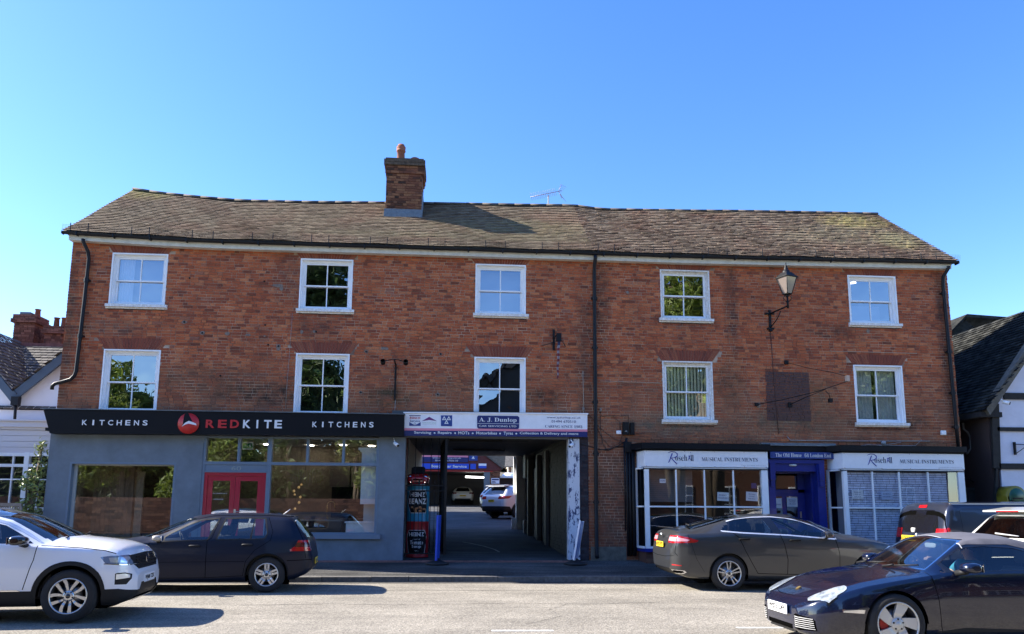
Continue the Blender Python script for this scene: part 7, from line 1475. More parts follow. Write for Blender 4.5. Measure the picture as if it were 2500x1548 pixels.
for sd in (-1, 1):
    handle(rt_, 2.02-.02, sd*.855, .83, sd, M_PLAST); handle(rt_, 1.11, sd*.862, .85, sd, M_PLAST); mirror_(rt_, 2.58, sd*.96, .975, sd, M_GOLF if sd < 0 else mat('dusty_silver_mirror', (.35, .33, .30), .4, metal=.5), .10, .17, .12)
g_ = MB(); g_.tube([(.62, 0, 1.41), (.50, 0, 1.52)], [.014, .006], 6); g_.build('roof_aerial', mat('pale_aerial', (.6, .6, .6), .4), rt_, local=True)
plate(rt_, -.02, .52, 'LM52 KVO', M_YPL, False); cabin(rt_, c); liner(rt_, c, .36)
reshape(rt_, lambda p: Vector((p.x, p.y, p.z if p.z < .72 else .72+(p.z-.72)*.94))); wheels(rt_, c)
for sd in (-1, 1):                             # rust-edged arch lips
    g_ = MB(); g_.tube([(.76+.368*cos(a), sd*.873, .316+.368*sin(a)) for a in [pi*i/16-.1 for i in range(18)]], .010, 5); g_.build('wheel_arch_lip', M_GOLF, rt_, local=True)

# ---------------- grey fastback parked on the right
c = dict(L=4.87, W=1.85, axles=(1.08, 3.93), wr=.334, rim=.240, style='twin5', seatx=2.3, rearseat=1.45, cowl=3.55, sillz=1.0, inset=.005,
 bot=[(0, .42), (.1, .32), (.3, .24), (.6, .21), (4.5, .19), (4.7, .22), (4.87, .32)], top=[(0, .72), (.03, .92), (.06, 1.06), (.10, 1.135), (.14, 1.165), (.22, 1.175), (.34, 1.18), (.7, 1.27), (1.2, 1.395), (1.7, 1.462), (2.15, 1.48), (2.6, 1.465), (3.0, 1.385), (3.68, 1.09), (3.9, 1.06), (4.3, .985), (4.6, .88), (4.76, .77), (4.87, .60)],
 belt=[(0, .70), (.03, .88), (.08, 1.02), (.3, 1.07), (.9, 1.085), (1.4, 1.075), (2.2, 1.045), (3.4, .98), (3.9, .96), (4.4, .87), (4.7, .74), (4.87, .56)], rail=[(0, .715), (.03, .91), (.09, 1.07), (.2, 1.12), (.5, 1.16), (.8, 1.235), (1.25, 1.355), (1.7, 1.412), (2.1, 1.422), (2.5, 1.375), (2.85, 1.27), (3.2, 1.10), (3.4, 1.02), (3.9, .995), (4.4, .90), (4.7, .76), (4.87, .58)],
 hw=[(0, .64), (.04, .74), (.12, .83), (.3, .89), (.9, .918), (4.0, .918), (4.4, .88), (4.65, .80), (4.8, .68), (4.87, .55)], rw=[(0, .6), (.1, .72), (.3, .70), (.8, .60), (1.5, .58), (2.2, .59), (2.7, .64), (3.3, .76), (3.6, .80), (4.4, .74), (4.87, .45)], flare=.02, sh=.04, crease=.78)
M_FORD = carpaint('magnetic_grey_paint', (.048, .050, .053), .34, .45, dust=.02, coat=.7)
rt_ = place('parked_fastback', 'dark grey fastback car parked facing right in front of the left bay and blue door', c, 5.365, -4.134+.90, 1)
b = Body(c)
WIN = [(.845, 1.215), (1.05, 1.285), (1.33, 1.358), (1.65, 1.396), (2.05, 1.408), (2.35, 1.385), (2.65, 1.325), (2.93, 1.225), (3.28, 1.03), (3.25, 1.00), (2.3, 1.075), (1.4, 1.115), (1.0, 1.145)]
b.both('trim', mat('bright_trim', (.72, .75, .80), .25, metal=.4), grow(WIN, .024), off=.004, cond=notroof); b.both('pillar_trim', M_GLOSSB, WIN, off=.0, cond=notroof)
b.both('side_window', M_CARGLD, [(.87, 1.215), (1.05, 1.278), (1.18, 1.318), (1.10, 1.145), (1.0, 1.155)], off=-.003, cond=notroof)
b.both('side_window', M_CARGLD, [(1.21, 1.32), (1.45, 1.372), (1.86, 1.396), (2.02, 1.095), (1.4, 1.125), (1.13, 1.14)], off=-.003, cond=notroof)
b.both('side_window', M_CARGL, [(2.06, 1.398), (2.35, 1.374), (2.65, 1.314), (2.92, 1.215), (3.14, 1.095), (3.13, 1.015), (2.18, 1.085)], off=-.003, cond=notroof)
b.mark('windscreen', M_CARGL, [(-.72, 1.08), (-.54, 1.41), (0, 1.45), (.54, 1.41), (.72, 1.08), (0, 1.10)], view='end', cond=lambda p, n_: 2.4 < p.x < 3.75 and n_.z > .3, off=-.003)
b.mark('rear_window', M_CARGLD, [(.42, -.60), (.42, .60), (.8, .545), (1.25, .50), (1.42, .48), (1.42, -.48), (1.25, -.50), (.8, -.545)], view='top', cond=lambda p, n_: n_.z > .5 and p.z > 1, off=.003)
b.both('tail_light', M_REDL, [(-.05, 1.045), (.12, 1.045), (.30, 1.015), (.50, .955), (.46, .925), (.40, .915), (-.05, .895)], cond=lambda p, n_: abs(p.y) > .40 and n_.z < .8, off=.004)
b.both('tail_light_lens', mat('pale_pink_lens', (.75, .35, .38), .2, coat=1), [(.01, 1.015), (.12, 1.015), (.33, .965), (.28, .94), (.02, .935)], cond=lambda p, n_: abs(p.y) > .46 and n_.z < .8, off=.006)
b.both('headlight', M_LAMP, [(4.26, .80), (4.35, .86), (4.9, .80), (4.9, .66), (4.5, .70)], cond=lambda p, n_: abs(p.y) > .42, off=.003)
for ax in c['axles']: b.both('hole', M_GAP, arch(ax, .334, .385), cond=lambda p, n_: abs(p.y) > .5)
seam(b, [(1.20, 1.10), (1.30, 1.02), (1.42, .75), (1.53, .55), (1.66, .33), (2.25, .315), (3.30, .305), (3.31, .7), (3.25, 1.0)], side=1, w_=.012); seam(b, [(2.14, 1.07), (2.20, .9), (2.26, .6), (2.25, .32)], side=1, w_=.012)
seam(b, [(.10, 1.03), (.06, .72), (.10, .66)], side=1); seam(b, [(-.72, .66), (-.3, .63), (.3, .63), (.72, .66)], view='end', cond=lambda p, n_: n_.x < -.3); seam(b, [(.30, 1.06), (.45, .60), (.60, .36)], side=1, w_=.005)
b.both('exhaust', M_CHROME, [(.02, .40), (.22, .385), (.26, .35), (.20, .32), (.05, .325)], cond=lambda p, n_: abs(p.y) > .5, off=.01); b.both('exhaust_bore', M_GAP, [(.05, .385), (.19, .375), (.22, .35), (.17, .335), (.07, .34)], cond=lambda p, n_: abs(p.y) > .5, off=.013)
b.both('reflector', M_REDL, [(.02, .50), (.17, .485), (.17, .465), (.02, .475)], cond=lambda p, n_: abs(p.y) > .55, off=.004)
b.mark('rear_valance', M_PLAST, [(-.62, .20), (-.55, .40), (.55, .40), (.62, .20)], view='end', cond=lambda p, n_: n_.x < -.2, off=.002)
b.finish(rt_, M_FORD)
for sd in (-1, 1):
    handle(rt_, 1.40, sd*.905, .985, sd, M_FORD, .22); handle(rt_, 2.42, sd*.905, .965, sd, M_FORD, .22); mirror_(rt_, 3.02, sd*1.02, 1.08, sd, M_FORD, .12, .20, .135)
    g_ = MB(); g_.box(2.96, 3.10, sd*1.02-.10, sd*1.02+.10, 1.055, 1.065); g_.build('mirror_strip', M_CHROME, rt_, local=True)
g_ = MB(); g_.lathe([(.001, -.012), (.05, -.01), (.055, 0)], (-.0, 0, 1.05), 20, axis='x', squash=.6); g_.build('badge', M_CHROME, rt_, local=True); b2 = MB(); b2.box(.10, .16, -.55, .55, 1.185, 1.20); b2.box(.9, 1.6, -.56, -.54, 1.40, 1.41) if False else None; b2.build('spoiler_lip', M_FORD, rt_, local=True)
plate(rt_, -.02, .86, 'LV15 FYT', M_YPL, False, w_=.50, h_=.105); cabin(rt_, c); liner(rt_, c, .38); wheels(rt_, c)
for pts in ([(.45, -.5, 1.235), (.50, -.1, 1.26)], [(.50, -.46, 1.24), (1.30, -.32, 1.43)]): g_ = MB(); g_.tube(pts, .012, 5); g_.build('wiper', M_PLAST, rt_, local=True)

# ---------------- dark blue soft-top sports car, front right
c = dict(L=4.43, W=1.80, axles=(1.08, 3.43), wr=.322, rim=.240, style='turbine', seatx=1.85, cowl=3.05, sillz=.84, alloy=mat('painted_silver_alloy', (.60, .60, .58), .35, metal=.4), cal=mat('red_caliper', (.40, .01, .01), .4),
 bot=[(0, .40), (.15, .25), (.4, .16), (3.9, .14), (4.15, .145), (4.34, .155), (4.40, .175), (4.43, .21)], top=[(0, .66), (.06, .80), (.25, .90), (.6, .97), (.95, 1.06), (1.3, 1.18), (1.7, 1.268), (2.05, 1.29), (2.35, 1.275), (2.5, 1.235), (3.08, .885), (3.2, .865), (3.5, .805), (3.8, .735), (4.05, .665), (4.22, .60), (4.34, .545), (4.40, .50), (4.43, .46)],
 belt=[(0, .60), (.1, .76), (.4, .86), (.9, .90), (1.4, .875), (2.0, .855), (2.9, .84), (3.2, .80), (3.43, .765), (3.7, .72), (3.95, .655), (4.12, .60), (4.28, .54), (4.38, .48), (4.43, .43)], rail=[(0, .63), (.1, .78), (.4, .88), (.8, .93), (1.1, 1.00), (1.45, 1.14), (1.8, 1.215), (2.2, 1.225), (2.42, 1.185), (2.6, 1.08), (2.95, .875), (3.1, .845), (3.43, .805), (3.7, .755), (3.95, .685), (4.15, .61), (4.3, .55), (4.39, .49), (4.43, .45)],
 hw=[(0, .62), (.06, .74), (.2, .83), (.6, .90), (1.08, .915), (1.8, .865), (2.6, .855), (3.1, .87), (3.5, .885), (3.8, .87), (4.05, .82), (4.2, .76), (4.32, .67), (4.39, .56), (4.43, .44)], rw=[(0, .5), (.6, .62), (1.0, .58), (1.5, .55), (2.3, .55), (2.6, .60), (2.95, .68), (3.2, .68), (3.6, .665), (3.9, .63), (4.15, .56), (4.3, .50), (4.43, .36)], flare=.018, sh=.06, tuck=.10, crown=1.6, step=.035)
M_POR = carpaint('midnight_blue_paint', (.003, .006, .024), .22, .15); M_SOFT = mat('dark_canvas', (.085, .085, .105), .9, bump=.3, bscale=200, var=.1)
PX = 4.865+(3.43-1.08); rt_ = place('soft_top_sports_car', 'dark blue soft top sports car facing left at the lower right corner', c, PX, -10.57+.89, -1)
b = Body(c)
for v_ in b.bm.verts:
    if v_.co.x > 3.82: v_.co.x = 3.82+(v_.co.x-3.82)*.90
b.mark('soft_top', M_SOFT, [(2.455, 1.5), (2.455, 1.15), (2.38, 1.165), (1.9, 1.165), (1.5, 1.07), (1.33, .98), (1.25, .93), (.90, .95), (.80, 1.0), (.9, 1.5)], view='side', off=.004, cond=lambda p, n_: p.z > .9)
b.both('trim', M_GLOSSB, grow([(2.93, .87), (2.72, .99), (2.47, 1.125), (2.2, 1.145), (1.85, 1.125), (1.5, 1.03), (1.36, .91)], .018), off=.001, cond=notroof)
b.both('side_window', M_CARGL, [(2.93, .87), (2.72, .99), (2.47, 1.125), (2.2, 1.145), (1.85, 1.125), (1.5, 1.03), (1.36, .91)], off=-.003, cond=notroof)
b.mark('header_trim', mat('pale_header_trim', (.45, .46, .48), .4), [(2.45, 1.5), (2.462, 1.5), (2.462, 1.12), (2.45, 1.12)], view='side', off=.006, cond=lambda p, n_: p.z > 1.1)
b.mark('trim', M_CHROME, [(-.655, .885), (-.525, 1.19), (-.48, 1.215), (0, 1.235), (.48, 1.215), (.525, 1.19), (.655, .885), (.4, .895), (0, .90), (-.4, .895)], view='end', cond=lambda p, n_: 2.3 < p.x < 3.12 and n_.z > .3, off=.0)
b.mark('windscreen', glass('windscreen_glass', (.55, .62, .66), 1.7), [(-.635, .895), (-.51, 1.18), (-.47, 1.203), (0, 1.223), (.47, 1.203), (.51, 1.18), (.635, .895), (.4, .905), (0, .91), (-.4, .905)], view='end', cond=lambda p, n_: 2.3 < p.x < 3.12 and n_.z > .3, off=.001)
HL = [(3.82+(q[0]-3.82)*.9, q[1]) for q in [(3.88, .60), (3.885, .665), (3.92, .72), (3.99, .755), (4.08, .765), (4.17, .745), (4.235, .69), (4.285, .60), (4.315, .52), (4.29, .47), (4.22, .47), (4.10, .50), (3.97, .54)]]
for sd in (-1, 1):
    b.mark('trim', M_GLOSSB, grow([(x, y*sd) for x, y in HL], .008), view='top', cond=lambda p, n_: n_.z > .12, off=.001)
    b.mark('headlight', mat('clear_headlight', (.42, .47, .52), .2, metal=.0, coat=1, col2=(.13, .15, .17), vscale=13), [(x, y*sd) for x, y in HL], view='top', cond=lambda p, n_: n_.z > .12, off=.006)
for ax, r_ in ((3.43, .358), (1.08, .36)): b.both('hole', M_GAP, arch(ax, .322, r_), cond=lambda p, n_: abs(p.y) > .5)
b.both('air_intake', M_GAP, [(.40, .235), (.40, .385), (.45, .40), (.66, .37), (.68, .34), (.66, .215), (.45, .205)], view='end', cond=lambda p, n_: n_.x > .2, off=-.006) if False else None
for sd in (-1, 1):
    b.mark('air_intake', M_GAP, [(.37*sd, .235), (.37*sd, .365), (.42*sd, .385), (.63*sd, .36), (.66*sd, .33), (.65*sd, .22), (.43*sd, .205)], view='end', cond=lambda p, n_: n_.x > .15, off=-.004)
for sd in (-1, 1):
    for i in range(6):
        z_ = .238+i*.022; b.mark('intake_slat', mat('pale_slat', (.5, .5, .5), .4), [(.385*sd, z_), (.64*sd, z_-.004), (.64*sd, z_+.003), (.385*sd, z_+.007)], view='end', cond=lambda p, n_: n_.x > .15, off=.003)
b.mark('centre_intake', M_GAP, [(-.33, .20), (-.33, .255), (.33, .255), (.33, .20)], view='end', cond=lambda p, n_: n_.x > .15, off=-.004)
b.both('indicator', M_CHROME, [(3.79, .475), (4.02, .475), (4.02, .445), (3.80, .435)], cond=lambda p, n_: abs(p.y) > .5, off=.003)
seam(b, [(2.98, .86), (2.94, .6), (2.90, .3), (2.88, .22)], side=1); seam(b, [(2.88, .22), (1.6, .22)], side=1); seam(b, [(1.40, .88), (1.45, .5), (1.6, .24)], side=1)
for sd in (-1, 1): seam(b, [(4.27, 0), (4.26, .22*sd), (4.215, .42*sd), (4.0, .50*sd), (3.6, .60*sd), (3.2, .66*sd)], view='top', cond=lambda p, n_: n_.z > .2, w_=.007)
b.finish(rt_, M_POR)
for sd in (-1, 1):
    mirror_(rt_, 2.62, sd*1.0, .93, sd, M_POR, .12, .19, .115)
g_ = MB(); g_.box(4.29, 4.345, -.34, .34, .165, .185); g_.tube([(4.33, -.3, .21), (4.345, 0, .21), (4.33, .3, .21)], .006, 4); g_.tube([(4.34, -.3, .235), (4.355, 0, .235), (4.34, .3, .235)], .006, 4); g_.build('front_lip', M_PLAST, rt_, local=True)
g_ = MB(); g_.prism([(-.028, .035), (.028, .035), (.030, 0), (0, -.035), (-.030, 0)], 0, .008, axis='x'); o = g_.build('badge', mat('gold_badge', (.55, .38, .12), .3, metal=.8), rt_, local=True); o.location = (4.135, 0, .622); o.rotation_euler = (0, radians(-62), 0)
plate(rt_, 4.395, .41, 'WJ53 DFF', M_WPL, True, w_=.52, h_=.11); cabin(rt_, c, floor=.22); liner(rt_, c, .355); wheels(rt_, c)
for (y0, y1, x0, x1) in ((-.52, .02, 3.06, 2.98), (.10, .60, 3.08, 2.98)): g_ = MB(); g_.tube([(x0+.03, y0, .895), (x1+.0, y1, .935)], .009, 5); g_.tube([(x0+.05, y0+.02, .89), (x0+.02, y0+.2, .92)], .012, 5); g_.build('wiper', M_PLAST, rt_, local=True)
g_ = MB(); g_.box(2.415, 2.425, .36, .42, 1.165, 1.195); g_.box(2.415, 2.425, .30, .345, 1.165, 1.19); g_.build('windscreen_sticker', mat('turquoise_sticker', (.02, .45, .45), .5), rt_, local=True) if False else None
g_ = MB(); softbox(g_, 2.40, 2.44, -.11, .11, 1.10, 1.16); g_.build('rear_view_mirror', mat('pale_mirror_back', (.5, .52, .5), .4), rt_, local=True)
CAR_P = rt_

# driver, seen through the windscreen: right-hand drive
def skinned(name, chains, m, parent, sub=2):
    me = bpy.data.meshes.new(name); V = []; E = []; R_ = []; idx = {}
    for ch_ in chains:
        prev = None
        for (p, r_) in ch_:
            key = tuple(round(q, 4) for q in p)
            if key not in idx: idx[key] = len(V); V.append(p); R_.append(r_)
            if prev is not None and prev != idx[key]: E.append((prev, idx[key]))
            prev = idx[key]
    me.from_pydata(V, E, []); o = bpy.data.objects.new(name, me); C.objects.link(o); o.parent = parent; me.materials.append(m)
    s_ = o.modifiers.new('skin', 'SKIN'); s_.use_smooth_shade = True
    for i, sv in enumerate(me.skin_vertices[0].data): sv.radius = (R_[i], R_[i]); sv.use_root = (i == 0)
    d = o.modifiers.new('sub', 'SUBSURF'); d.levels = sub; d.render_levels = sub
    me2 = bpy.data.meshes.new_from_object(o.evaluated_get(bpy.context.evaluated_depsgraph_get())); o.modifiers.clear(); o.data = me2; return o
P_ = thing('person', 'driver in a teal and blue top holding the steering wheel of the sports car', 'person', (CAR_P.location.x, CAR_P.location.y, CAR_P.location.z), rz=pi)
M_SKIN = mat('skin', (.55, .34, .25), .5); yd = -.36
body = skinned('body', [[((1.80, yd, .42), .13), ((1.72, yd, .58), .135), ((1.66, yd, .74), .15), ((1.66, yd, .86), .13), ((1.67, yd, .93), .055), ((1.70, yd, 1.0), .06), ((1.71, yd, 1.06), .085), ((1.70, yd, 1.12), .075)],
    [((1.66, yd, .86), .13), ((1.68, yd-.18, .87), .06), ((1.84, yd-.22, .72), .046), ((2.05, yd-.20, .74), .038), ((2.24, yd-.15, .86), .028)], [((1.66, yd, .86), .13), ((1.68, yd+.18, .87), .06), ((1.84, yd+.22, .72), .046), ((2.05, yd+.18, .76), .038), ((2.22, yd+.12, .92), .028)],
    [((1.80, yd, .42), .13), ((1.85, yd-.10, .42), .09), ((2.25, yd-.13, .52), .075), ((2.55, yd-.12, .34), .05)], [((1.80, yd, .42), .13), ((1.85, yd+.10, .42), .09), ((2.25, yd+.13, .52), .075), ((2.55, yd+.12, .34), .05)]], M_SKIN, P_)
skinned('top', [[((1.78, yd, .48), .15), ((1.72, yd, .60), .15), ((1.66, yd, .76), .165), ((1.66, yd, .865), .135)], [((1.66, yd, .865), .135), ((1.68, yd-.18, .875), .075), ((1.80, yd-.215, .76), .06)], [((1.66, yd, .865), .135), ((1.68, yd+.18, .875), .075), ((1.80, yd+.215, .76), .06)]], mat('teal_jersey', (.02, .22, .30), .8, col2=(.03, .10, .28), vscale=9), P_)
g_ = MB(); g_.ball((1.685, yd, 1.095), .098, 14, (1.05, .86, .9)); g_.build('hair', mat('dark_hair', (.03, .02, .015), .8), P_, local=True)
g_ = MB(); g_.ball((1.80, yd, 1.06), .016, 8); g_.build('nose', M_SKIN, P_, local=True)
for (hx, hy, hz, sd) in ((2.24, yd-.15, .87, -1), (2.22, yd+.12, .93, 1)):
    ch_ = [[((hx, hy, hz), .028), ((hx+.05, hy, hz+.02), .034), ((hx+.08, hy, hz+.025), .030)]]
    for j in range(4): oy = (j-1.5)*.02; ch_.append([((hx+.08, hy, hz+.025), .030), ((hx+.10, hy+oy, hz+.035), .010), ((hx+.125, hy+oy, hz+.03), .009), ((hx+.13, hy+oy*.9, hz+.005), .008)])
    ch_.append([((hx+.05, hy, hz+.02), .034), ((hx+.06, hy-sd*.035, hz+.04), .011), ((hx+.085, hy-sd*.04, hz+.05), .009)])
    skinned('hand', ch_, M_SKIN, P_, 1)

# ---------------- grey and black van beyond the fastback
c = dict(L=4.42, W=1.84, axles=(.75, 3.41), wr=.32, rim=.20, style='plain', seatx=2.6, cowl=3.6, sillz=1.05,
 bot=[(0, .40), (.1, .3), (4.2, .22), (4.42, .35)], top=[(0, .95), (.03, 1.1), (.10, 1.42), (.17, 1.66), (.24, 1.745), (.4, 1.77), (2.6, 1.79), (2.9, 1.72), (3.6, 1.15), (4.1, 1.0), (4.3, .85), (4.42, .6)],
 belt=[(0, .90), (.03, 1.04), (.3, 1.05), (3.4, 1.0), (4.1, .86), (4.42, .55)], rail=[(0, .94), (.03, 1.08), (.10, 1.38), (.18, 1.62), (.3, 1.69), (2.6, 1.70), (2.9, 1.62), (3.5, 1.1), (4.1, .93), (4.42, .58)],
 hw=[(0, .80), (.03, .86), (.1, .90), (.4, .915), (4.0, .90), (4.3, .75), (4.42, .55)], rw=[(0, .76), (.1, .80), (.3, .80), (2.6, .80), (3.5, .78), (4.42, .5)], crown=5, tuck=.03, sh=.01, flare=.005)
M_VAN = carpaint('dark_blue_grey_van_paint', (.022, .028, .05), .3, .4)
rt_ = place('parked_van', 'dark van with an arched tailgate window parked beyond the grey fastback', c, 9.93+.75, -3.0, 1, cat='van')
b = Body(c)
b.mark('rear_window', M_GLOSSB, [(-.66, 1.12), (-.62, 1.35), (-.55, 1.52), (-.42, 1.60), (.42, 1.60), (.55, 1.52), (.62, 1.35), (.66, 1.12)], view='end', cond=lambda p, n_: n_.x < -.3, off=.003)
b.both('tail_light', M_REDL, [(-.05, 1.13), (-.05, 1.18), (.14, 1.24), (.17, 1.20), (.15, 1.02), (-.05, 1.0)], cond=lambda p, n_: abs(p.y) > .55, off=.006)
b.mark('brake_light', M_REDL, [(-.14, 1.645), (.14, 1.645), (.13, 1.70), (-.13, 1.70)], view='end', cond=lambda p, n_: n_.x < -.2, off=.008)
seam(b, [(.16, 1.68), (.10, 1.3), (.10, .6)], side=1, w_=.014); b.both('side_recess', M_VAN, [(.45, 1.12), (.45, 1.56), (.50, 1.60), (1.55, 1.60), (1.55, 1.10)], off=-.008); seam(b, [(.42, 1.10), (.42, 1.58), (.48, 1.62), (1.6, 1.62)], side=1, w_=.006)
for ax in c['axles']: b.both('hole', M_GAP, arch(ax, .32, .36), cond=lambda p, n_: abs(p.y) > .5)
b.both('side_window', M_CARGLD, [(2.4, 1.08), (2.4, 1.58), (2.75, 1.56), (3.2, 1.12)], off=-.003); b.finish(rt_, M_VAN)
g_ = MB(); g_.tube([(.09, .2, 1.14), (.07, -.52, 1.13)], .014, 6); softbox(g_, .02, .10, .12, .26, 1.12, 1.22); g_.build('rear_wiper', mat('dusty_wiper', (.4, .4, .4), .6), rt_, local=True); g_ = MB(); g_.lathe([(.001, -.012), (.06, -.01), (.065, 0)], (.015, .08, 1.045), 18, axis='x'); g_.build('badge', M_CHROME, rt_, local=True)
plate(rt_, -.02, 1.0, 'LG63 WKB', M_YPL, False, y=.26); g_ = MB(); g_.box(.25, 4, -.80, -.77, 1.715, 1.735); g_.box(.25, 4, .77, .80, 1.715, 1.735); g_.build('roof_rail', mat('satin_silver', (.45, .46, .47), .35), rt_, local=True); liner(rt_, c, .36); wheels(rt_, c)

# ---------------- white estate at the right edge
c = dict(L=4.63, W=1.90, axles=(.95, 3.76), wr=.35, rim=.23, style='twin5', seatx=2.3, rearseat=1.5, cowl=3.5, sillz=1.05,
 bot=[(0, .45), (.1, .33), (4.4, .22), (4.63, .35)], top=[(0, .90), (.04, 1.05), (.12, 1.13), (.48, 1.50), (.42, 1.56), (.50, 1.60), (.9, 1.645), (1.9, 1.655), (2.6, 1.58), (3.5, 1.15), (4.2, 1.03), (4.5, .85), (4.63, .6)],
 belt=[(0, .86), (.04, 1.0), (.2, 1.08), (1.5, 1.05), (3.4, 1.02), (4.2, .92), (4.63, .55)], rail=[(0, .89), (.04, 1.03), (.12, 1.11), (.45, 1.46), (.6, 1.54), (1.5, 1.575), (2.2, 1.54), (2.7, 1.42), (3.3, 1.1), (4.2, .97), (4.63, .58)],
 hw=[(0, .72), (.04, .82), (.15, .90), (.5, .945), (4.0, .93), (4.4, .8), (4.63, .6)], rw=[(0, .68), (.12, .82), (.5, .64), (1.5, .62), (2.4, .64), (3.3, .8), (4.2, .76), (4.63, .5)], crown=3)
M_AW = carpaint('warm_white_paint', (.66, .66, .62), .35, .05)
rt_ = place('white_estate', 'white estate car with a roof spoiler cut off by the right edge', c, 9.0+.95, -6.55, 1)
b = Body(c)
b.mark('rear_window', M_CARGLD, [(-.72, 1.135), (-.60, 1.36), (-.54, 1.49), (.54, 1.49), (.60, 1.36), (.72, 1.135)], view='end', cond=lambda p, n_: p.x < .7 and n_.x < -.2, off=.003)
b.both('tail_light', M_REDL, [(-.05, 1.03), (.25, 1.03), (.42, .98), (.25, .90), (-.05, .90)], cond=lambda p, n_: abs(p.y) > .45, off=.005); b.both('side_window', M_CARGLD, [(.9, 1.12), (1.0, 1.48), (2.4, 1.46), (3.0, 1.12)], off=-.003, cond=notroof)
for ax in c['axles']: b.both('hole', M_GAP, arch(ax, .35, .40), cond=lambda p, n_: abs(p.y) > .5)
b.finish(rt_, M_AW)
g_ = MB(); g_.hexa([(.30, -.60, 1.555), (.75, -.62, 1.60), (.75, .62, 1.60), (.30, .60, 1.555), (.30, -.60, 1.585), (.75, -.62, 1.645), (.75, .62, 1.645), (.30, .60, 1.585)]); g_.build('roof_spoiler', M_AW, rt_, local=True, bevel=.01)
g_ = MB(); g_.box(.296, .305, -.26, .26, 1.558, 1.578); g_.build('brake_light', M_REDL, rt_, local=True); g_ = MB(); g_.tube([(.15, .12, 1.20), (.14, -.42, 1.17)], [.016, .008], 6); g_.build('rear_wiper', mat('dusty_wiper', (.4, .4, .4), .6), rt_, local=True)
g_ = MB()
for i in range(4): g_.tube([(.045, .52-.055*i+.033*cos(a), 1.075+.033*sin(a)) for a in [2*pi*j/14 for j in range(15)]], .004, 4, cap=False)
g_.build('badge', M_CHROME, rt_, local=True); liner(rt_, c, .4); wheels(rt_, c)

# ---------------- cars in the yard
c = dict(L=4.69, W=1.88, axles=(1.0, 3.70), wr=.36, rim=.24, style='twin5', seatx=2.3, rearseat=1.5, cowl=3.5, sillz=1.1, alloy=mat('dark_alloy', (.12, .12, .13), .4, metal=.6), step=.07,
 bot=[(0, .45), (.1, .35), (4.4, .25), (4.69, .4)], top=[(0, .85), (.05, 1.08), (.15, 1.2), (.45, 1.55), (.5, 1.64), (1.0, 1.69), (2.2, 1.67), (2.8, 1.56), (3.5, 1.2), (4.3, 1.05), (4.69, .6)],
 belt=[(0, .82), (.05, 1.04), (.3, 1.2), (1.5, 1.12), (3.4, 1.05), (4.3, .9), (4.69, .55)], rail=[(0, .84), (.05, 1.07), (.2, 1.25), (.5, 1.52), (1.2, 1.58), (2.2, 1.54), (2.8, 1.4), (3.4, 1.12), (4.3, .97), (4.69, .58)],
 hw=[(0, .7), (.05, .82), (.2, .91), (.6, .935), (4.1, .92), (4.69, .6)], rw=[(0, .66), (.15, .8), (.5, .66), (2.2, .64), (3.3, .8), (4.69, .5)])
M_SW = carpaint('silver_white_paint', (.60, .62, .66), .35, .2)
def suv(X, Y, rz, label, plt=True):
    rt_ = place('parked_suv', label, c, X, Y, 1, z=.29+.0385*Y, rz=rz, group=None); b = Body(c)
    b.mark('rear_window', M_CARGLD, [(-.70, 1.20), (-.56, 1.54), (.56, 1.54), (.70, 1.20)], view='end', cond=lambda p, n_: p.x < .7 and n_.x < -.2, off=.003)
    b.both('tail_light', M_REDL, [(-.05, 1.07), (.1, 1.12), (.55, 1.13), (.35, 1.0), (-.05, .96)], cond=lambda p, n_: abs(p.y) > .42, off=.005); b.both('side_window', M_CARGLD, [(.65, 1.30), (.95, 1.5), (2.4, 1.46), (3.1, 1.14), (1.2, 1.2)], off=-.003, cond=notroof)
    b.mark('cladding', M_PLAST, [(-.1, .62), (.4, .60), (.6, .42), (4.1, .42), (4.8, .5), (4.8, .1), (-.1, .1)], view='side', off=.004)
    for ax in c['axles']: b.both('cladding', M_PLAST, arch(ax, .36, .47), cond=lambda p, n_: abs(p.y) > .5, off=.004); b.both('hole', M_GAP, arch(ax, .36, .41), cond=lambda p, n_: abs(p.y) > .5)
    b.finish(rt_, M_SW); g_ = MB(); g_.hexa([(.30, -.60, 1.60), (.8, -.64, 1.64), (.8, .64, 1.64), (.30, .60, 1.60), (.30, -.60, 1.64), (.8, -.64, 1.69), (.8, .64, 1.69), (.30, .60, 1.64)]); g_.build('roof_spoiler', M_SW, rt_, local=True)
    plate(rt_, -.02, .88, 'WL13 PYY', M_YPL, False, w_=.42, h_=.13); liner(rt_, c, .41); wheels(rt_, c); return rt_
a_ = radians(40); suv(2.0+.75, 19.6+.7, a_, 'silver white off-road car parked in the yard, its tail towards the archway')
r2 = suv(1.9+.9, 24.5, radians(50), 'pale car mostly hidden behind the silver white one in the yard'); r2['category'] = 'car'
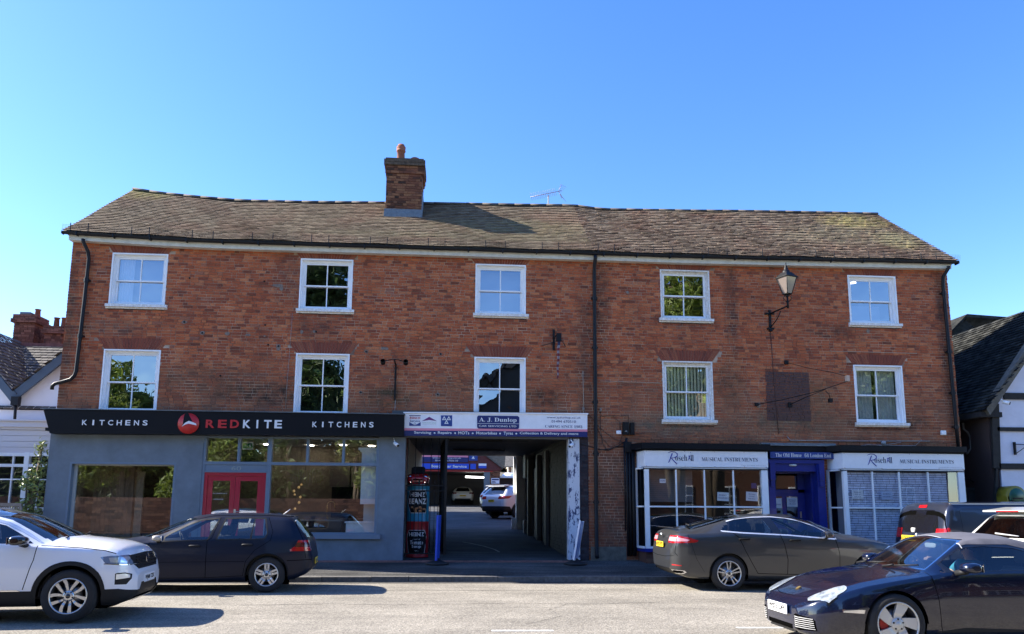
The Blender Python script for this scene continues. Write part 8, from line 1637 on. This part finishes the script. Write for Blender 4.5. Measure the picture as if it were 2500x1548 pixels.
c = dict(L=4.35, W=1.80, axles=(.85, 3.48), wr=.32, rim=.22, style='twin5', seatx=2.1, rearseat=1.3, cowl=3.2, sillz=1.0, step=.07,
 bot=[(0, .40), (.1, .3), (4.1, .22), (4.35, .35)], top=[(0, .80), (.05, 1.0), (.12, 1.07), (.45, 1.36), (.9, 1.45), (1.8, 1.46), (2.4, 1.38), (3.2, 1.02), (4, .9), (4.35, .55)], belt=[(0, .78), (.05, .95), (.3, 1.0), (3.1, .92), (4, .8), (4.35, .5)], rail=[(0, .79), (.05, .98), (.12, 1.04), (.5, 1.32), (1.6, 1.39), (2.3, 1.3), (3.1, .97), (4, .84), (4.35, .53)],
 hw=[(0, .7), (.05, .8), (.2, .87), (.6, .90), (3.9, .88), (4.35, .55)], rw=[(0, .66), (.12, .74), (.5, .55), (2, .56), (3.1, .75), (4.35, .45)])
rt_ = place('hatchback_in_workshop', 'white hatchback with its bonnet raised inside the workshop bay', c, .86, 42.5+.85, 1, z=.29+.0385*42.6, rz=pi/2); b = Body(c)
b.mark('rear_window', M_CARGLD, [(-.58, 1.05), (-.42, 1.32), (.42, 1.32), (.58, 1.05)], view='end', cond=lambda p, n_: p.x < .6 and n_.x < -.2, off=.003); b.both('tail_light', M_REDD, [(-.05, .93), (.25, 1.0), (.3, .93), (.1, .83), (-.05, .83)], cond=lambda p, n_: abs(p.y) > .5, off=.005)
b.mark('rear_valance', M_PLAST, [(-.7, .2), (-.62, .48), (.62, .48), (.7, .2)], view='end', cond=lambda p, n_: n_.x < -.2, off=.002); b.finish(rt_, carpaint('cream_white_paint', (.5, .49, .42), .4, 0))
g_ = MB(); g_.hexa([(3.2, -.75, 1.02), (3.25, -.75, 1.0), (3.25, .75, 1.0), (3.2, .75, 1.02), (3.7, -.55, 1.86), (3.75, -.55, 1.84), (3.75, .55, 1.84), (3.7, .55, 1.86)]); g_.build('raised_bonnet', MATS['cream_white_paint'], rt_, local=True); plate(rt_, -.02, .70, 'BJ64 KRU', M_YPL, False); wheels(rt_, c)
